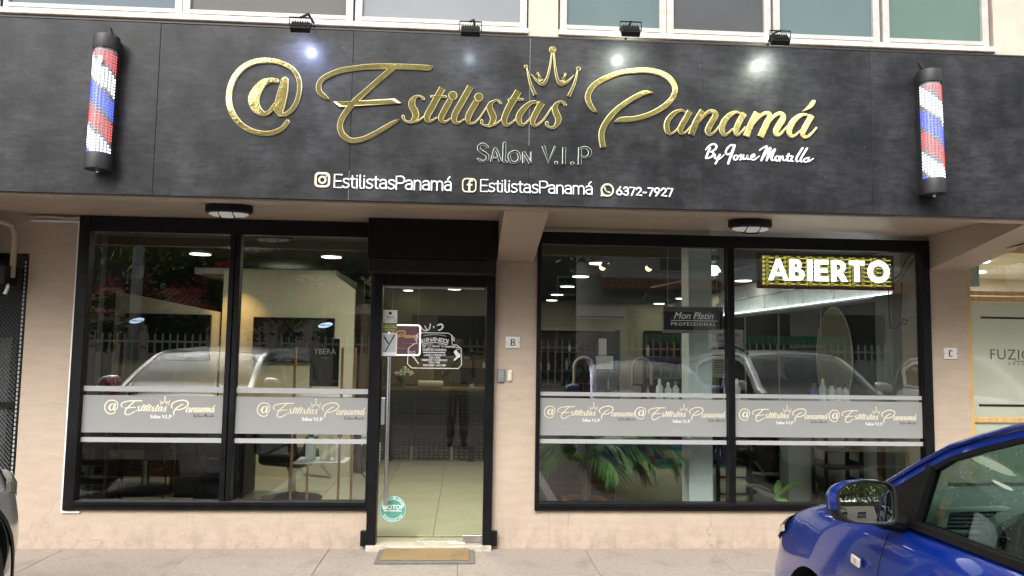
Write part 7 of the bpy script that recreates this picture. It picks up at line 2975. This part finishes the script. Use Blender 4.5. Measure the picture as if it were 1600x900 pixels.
def tree(x, y, h, r_, label, seed, n=4200, s=0.17):
    rn = random.Random(seed)
    t = thing('street_tree', label, 'tree', (x, y, 0), 0, 'trees across the street')
    b = MB()
    b.tube([(0, 0, -0.05), (0.05, 0, h * 0.25), (-0.05, 0.05, h * 0.5), (0, 0, h * 0.72)], [0.22, 0.18, 0.13, 0.06], 10)
    for k in range(6):
        a = k * 1.05 + rn.uniform(-.3, .3)
        z = h * rn.uniform(0.3, 0.5)
        b.tube([(0, 0, z), (r_ * 0.4 * math.cos(a), r_ * 0.4 * math.sin(a), z + h * 0.14), (r_ * 0.75 * math.cos(a), r_ * 0.75 * math.sin(a), z + h * 0.25)], [0.09, 0.06, 0.02], 6)
    b.build('trunk', M['bark'], t)
    b = MB()
    leaf_cloud(b, (0, 0, h * 0.68), (r_, r_, h * 0.32), n, s, rn)
    b.build('crown', M['crown'], t, fixn=False)


for k, (x, y, h, r_, lb) in enumerate([(-4.9, -22, 12.8, 2.4, 'tall tree across the street behind the palm'), (-8.5, -21, 8.5, 2.9, 'dense tree across the street, far left'), (-1.2, -22.5, 12.5, 2.9, 'tall tree across the street behind the photographer'), (2.2, -20.5, 11.5, 3.0, 'tallest tree across the street, left of the tiled house'), (7.2, -24, 11, 3.2, 'broad tree behind the tiled house'), (13.5, -25, 9, 3.0, 'tree across the street, far right'), (19, -30, 10, 3.5, 'distant tree beyond the far right one'), (-14, -28, 10, 3.5, 'distant tree beyond the far left one')]):
    tree(x, y, h, r_, lb, 40 + k, n=6500)
# hedge with bougainvillea behind the fence
rn = random.Random(77)
t = thing('bougainvillea_hedge', 'green hedge with pink bougainvillea behind the left part of the street fence', 'hedge', (-6.8, -14.2, 0))
b = MB()
for k in range(6):
    leaf_cloud(b, (-3.2 + k * 1.3, 0, 2.0 + rn.uniform(-.2, .4)), (0.9, 0.5, 1.4), 1300, 0.08, rn)
b.build('leaves', M['hedge'], t, fixn=False)
b = MB()
for k in range(6):
    leaf_cloud(b, (-3.2 + k * 1.3, 0.25, 2.9 + rn.uniform(-.4, .4)), (0.7, 0.4, 0.5), 200, 0.06, rn)
b.build('blossoms', M['bougain'], t, fixn=False)
b = MB()
for k in range(7):
    b.tube([(-3.4 + k * 1.2, 0, 0), (-3.3 + k * 1.2, 0.1, 1.6)], 0.04, 6)
b.build('stems', M['bark'], t)
# palm tree across the street
t = thing('palm_tree', 'palm tree with drooping fronds across the street before the beige house', 'palm', (-3.6, -15.0, 0))
b = MB()
b.tube([(0, 0, 0), (0.08, 0, 1.4), (0.02, 0, 2.7)], [0.16, 0.12, 0.10], 10)
b.build('trunk', M['bark'], t)
rp = random.Random(5)
for k in range(16):
    b = MB()
    frond(b, (0.02, 0, 2.7), k * 2.4, rp.uniform(1.5, 2.0), rp.uniform(0.3, 1.2), rp.uniform(1.6, 2.4), nl=30, lw=0.05, ll=0.5)
    b.build('frond', M['palm_leaf'], t, fixn=False)


def tiled_roof(t, x0, x1, y0, y1, z0, z1):
    """pantile courses: rows of half-round tiles down the slope facing +y"""
    b = MB()
    n = int((x1 - x0) / 0.24)
    rows_ = 5
    for r_ in range(rows_):
        ya, yb = y1 + (y0 - y1) * (r_ + 1.08) / rows_, y1 + (y0 - y1) * r_ / rows_
        za, zb = z0 + (z1 - z0) * (r_ + 1.08) / rows_, z0 + (z1 - z0) * r_ / rows_
        for k in range(n):
            cx = x0 + (k + 0.5) * (x1 - x0) / n
            row = lambda y, z: [(cx + 0.115 * math.cos(a * PI / 4), y, z + 0.09 * math.sin(a * PI / 4)) for a in range(5)]
            b.grid([row(yb, zb + 0.02), row(ya, za - 0.0)])
    b.build('roof_tiles', M['roof_tile'], t, fixn=False, kind='stuff')


def house(name, label, x0, x1, y, h, m, roof, wins, depth=6.0):
    t = thing(name, label, 'house', ((x0 + x1) / 2, y, 0))
    w = (x1 - x0) / 2
    b = MB()
    b.box(-w, w, -depth, 0, -0.03, h)
    b.build('wall', m, t)
    for a, c, z0, z1 in wins:
        b = MB()
        b.bbox(a, c, 0.0, 0.06, z0, z1, 0.01)
        f_ = b.build('window', M['fence_white'], t)
        b = MB()
        b.box(a + 0.06, c - 0.06, 0.061, 0.07, z0 + 0.06, z1 - 0.06)
        b.build('pane', M['dark_window'], f_)
    for (xa, xb, ya, yb, za, zb) in roof:
        tiled_roof(t, xa, xb, ya, yb, za, zb)
    return t


house('tiled_house', 'grey house with two tiers of clay tiled eaves across the street', 4.6, 15.5, -19.5, 7.0, M['house_grey'],
      [(-5.6, 5.6, -0.3, 1.0, 3.55, 4.15), (-4.6, 5.6, -1.8, 0.5, 5.2, 6.1)], [(-4.6, -2.2, 1.3, 3.0), (-1.4, 1.2, 1.3, 3.0), (2.2, 4.6, 1.3, 3.0), (-3.5, -1.5, 4.3, 5.1), (0.5, 3.0, 4.3, 5.1)])
house('beige_house', 'beige house with flat roof line across the street behind the palm', -5.6, 2.4, -19.0, 3.9, M['house'], [], [(-3.0, -1.4, 1.3, 2.7), (0.6, 2.4, 1.3, 2.7)])
house('dark_roofed_house', 'low beige house with clay roof behind the bougainvillea', -16, -6.4, -20.0, 2.6, M['house'], [(-5.0, 5.0, -2.2, 0.6, 2.5, 3.5)], [(-3.5, -1.8, 1.2, 2.5), (0.5, 2.5, 1.2, 2.5)])
house('far_block', 'grey apartment block across the street beyond the far right', 17, 30, -24, 12, M['house_grey'], [], [(-5 + 2.6 * i, -3.6 + 2.6 * i, 1.5 + 3 * j, 3.0 + 3 * j) for i in range(4) for j in range(3)])
house('sky_blocker', 'long dark grey block added far behind the street trees to screen off the sky', -26, 24, -34, 8.6, mat('dark grey render', (0.04, 0.04, 0.038), 0.8, c2=(0.06, 0.06, 0.055), scale=0.8), [], [(-23 + 3.2 * i, -21.2 + 3.2 * i, 1.4 + 2.7 * j, 2.8 + 2.7 * j) for i in range(14) for j in range(2)])  # added out of view to keep reflected sky out of the shop windows
t = thing('green_awning', 'green metal awning strip on posts across the street', 'awning', (7.5, -14.4, 0))
b = MB()
for k in range(34):
    b.box(-3.0 + k * 0.18, -3.0 + k * 0.18 + 0.15, -0.5, 0.0, 1.95, 2.02 + 0.03 * (k % 2))
    b.box(-3.0 + k * 0.18, -3.0 + k * 0.18 + 0.15, 0.0, 0.02, 1.80, 2.02)
b.build('canopy', M['green_metal'], t, kind='stuff')
for x in (-2.9, 0, 2.9):
    b = MB()
    b.tube([(x, -0.4, 0), (x, -0.4, 1.95)], 0.04, 8)
    b.build('post', M['green_metal'], t)
t = thing('rental_board', 'white notice board on the fence across the street', 'notice board', (6.6, -12.8, 0))
b = MB()
b.bbox(-0.45, 0.45, 0, 0.02, 1.45, 2.15, 0.004)
b.build('board', M['white_print'], t)
b = MB()
TT = Matrix.Rotation(PI, 4, 'Z')
for k, s_ in enumerate(('SE ALQUILA', 'Informacion', '6675', 'CONTACT')):
    print_text(b, s_, 0, -0.0215, 1.98 - k * 0.15, 0.13 if k != 1 else 0.11, 'CENTER', T=TT)
b.build('lettering', M['black_print'], t)
b = MB()
b.box(-0.02, 0.02, -0.04, -0.001, 0.5, 2.1)
b.build('stake', M['house_grey'], t)
# street light pole and overhead wires
t = thing('utility_pole', 'grey concrete utility pole across the street carrying wires', 'utility pole', (-8.4, -13.6, 0))
b = MB()
b.tube([(0, 0, 0), (0, 0, 8.5)], [0.16, 0.10], 12)
b.build('pole', M['concrete'], t)
b = MB()
for k in range(4):
    z = 8.2 - k * 0.35
    b.tube([(-25, -0.2, z + 0.3), (-12, -0.2, z - 0.3), (0, -0.2, z), (15, -0.2, z - 0.45), (30, -0.2, z), (45, -0.2, z + 0.2)], 0.018, 5)
b.build('wires', M['black_matte'], t)


# ------------------------------------------------------------------ the photographer (mirrored in the door)
def skin(name, chains, m, parent, sub=2, root=0):
    vs, es, rs = [], [], []
    idx = {}
    for ch in chains:
        prev = None
        for p in ch:
            key = tuple(round(c, 4) for c in p[:3])
            if key not in idx:
                idx[key] = len(vs)
                vs.append(p[:3])
                rs.append(p[3:])
            if prev is not None and prev != idx[key]:
                es.append((prev, idx[key]))
            prev = idx[key]
    me = bpy.data.meshes.new(name)
    me.from_pydata(vs, es, [])
    o = link(name, me, None)
    md = o.modifiers.new('skin', 'SKIN')
    md.use_smooth_shade = True
    sv = me.skin_vertices[0].data
    for i, r_ in enumerate(rs):
        sv[i].radius = (r_[0], r_[1] if len(r_) > 1 else r_[0])
        sv[i].use_root = (i == root)
    s2 = o.modifiers.new('s', 'SUBSURF')
    s2.levels = sub
    dg = bpy.context.evaluated_depsgraph_get()
    dg.update()
    m2 = bpy.data.meshes.new_from_object(o.evaluated_get(dg))
    o.modifiers.clear()
    o.data = m2
    m2.materials.clear()
    m2.materials.append(m)
    m2.polygons.foreach_set('use_smooth', [True] * len(m2.polygons))
    o.parent = parent
    return o


ph = thing('person', 'person in white shirt and grey jeans holding up a phone, mirrored in the glass door', 'person', (-0.12, -6.52, -0.03))
arms, farms = [], []
body = [[(0, 0, 0.96, .15, .11), (0, 0, 1.10, .135, .10), (0, 0.0, 1.28, .155, .11), (0, -0.01, 1.40, .13, .09), (0, -0.01, 1.47, .06, .06), (0, 0.0, 1.54, .055, .055), (0, 0.01, 1.60, .072, .088), (0, 0.01, 1.68, .078, .098), (0, 0.0, 1.75, .055, .07)]]
for s_ in (-1, 1):
    body.append([(0, -0.01, 1.40, .13, .09), (s_ * 0.17, -0.01, 1.40, .06, .06), (s_ * 0.24, 0.06, 1.20, .045), (s_ * 0.25, 0.16, 1.13, .038), (s_ * 0.15 + .10, 0.30, 1.36, .032), (s_ * 0.085 + .12, 0.375, 1.47, .024), (s_ * 0.070 + .12, 0.40, 1.53, .036, .016)])
    body.append([(0, 0, 0.96, .15, .11), (s_ * 0.09, 0, 0.88, .095), (s_ * 0.10, 0.01, 0.50, .058), (s_ * 0.105, -0.02, 0.10, .038), (s_ * 0.11, 0.02, 0.04, .04), (s_ * 0.12, 0.12, 0.03, .038, .022)])
skin('body', body, M['skin'], ph)
skin('shirt', [[(0, 0, 0.97, .165, .125), (0, 0, 1.12, .15, .115), (0, 0, 1.29, .17, .125), (0, -0.01, 1.41, .14, .10), (0, -0.01, 1.455, .075, .07)]] + [[(0, -0.01, 1.41, .14, .10), (s_ * 0.17, -0.01, 1.405, .075, .075), (s_ * 0.235, 0.05, 1.22, .064)] for s_ in (-1, 1)], M['cloth_white'], ph)
skin('jeans', [[(0, 0, 0.99, .155, .12), (0, 0, 0.92, .165, .125)]] + [[(0, 0, 0.92, .165, .125), (s_ * 0.095, 0, 0.82, .105), (s_ * 0.105, 0.01, 0.50, .082), (s_ * 0.11, -0.01, 0.10, .075)] for s_ in (-1, 1)], M['denim'], ph)
for s_ in (-1, 1):
    b = MB()
    b.bbox(s_ * 0.115 - 0.045, s_ * 0.115 + 0.045, -0.07, 0.19, 0.0, 0.075, 0.025)
    shade(b.build('shoe', M['shoe'], ph), 50)
skin('hair', [[(0, -0.03, 1.62, .06, .05), (0, -0.025, 1.70, .088, .088), (0, -0.01, 1.755, .075, .085)]], M['hair'], ph)
# hands: five fingers each around the phone
for s_ in (-1, 1):
    cx = 0.12 + s_ * 0.070
    fingers = []
    for k in range(4):
        z = 1.545 + k * 0.018
        fingers = [[(cx, 0.405, 1.54, .016), (cx + s_ * 0.004, 0.425, z, .009), (cx - s_ * 0.018, 0.438, z + 0.004, .008), (cx - s_ * 0.030, 0.430, z + 0.002, .0065)]]
        skin('finger', fingers, M['skin'], ph, 1)
    skin('thumb', [[(cx, 0.40, 1.52, .014), (cx - s_ * 0.02, 0.385, 1.545, .010), (cx - s_ * 0.035, 0.39, 1.57, .008)]], M['skin'], ph, 1)
# face
b = MB()
for s_ in (-1, 1):
    b.sphere((s_ * 0.032, 0.098, 1.665), 0.012, 8, 6)
b.build('eyes', M['flower_white'], ph)
b = MB()
b.add([(-0.015, 0.10, 1.625), (0.015, 0.10, 1.625), (0, 0.10, 1.67), (0, 0.128, 1.632)], [(0, 1, 3), (1, 2, 3), (2, 0, 3)])
for s_ in (-1, 1):
    b.sphere((s_ * 0.083, 0.0, 1.65), 0.028, 8, 6, (0.35, 0.7, 1.1))
b.build('nose_and_ears', M['skin'], ph)
b = MB()
b.bbox(-0.024, 0.024, 0.094, 0.103, 1.594, 1.604, 0.004)
b.build('mouth', mat('lips', (0.35, 0.12, 0.1), 0.5), ph)
t = thing('phone', 'dark phone held up by the person in white shirt', 'phone', (0.0, -6.128, 1.555))
b = MB()
b.bbox(-0.078, 0.078, -0.005, 0.004, -0.037, 0.037, 0.004)
b.build('case', M['black_matte'], t)
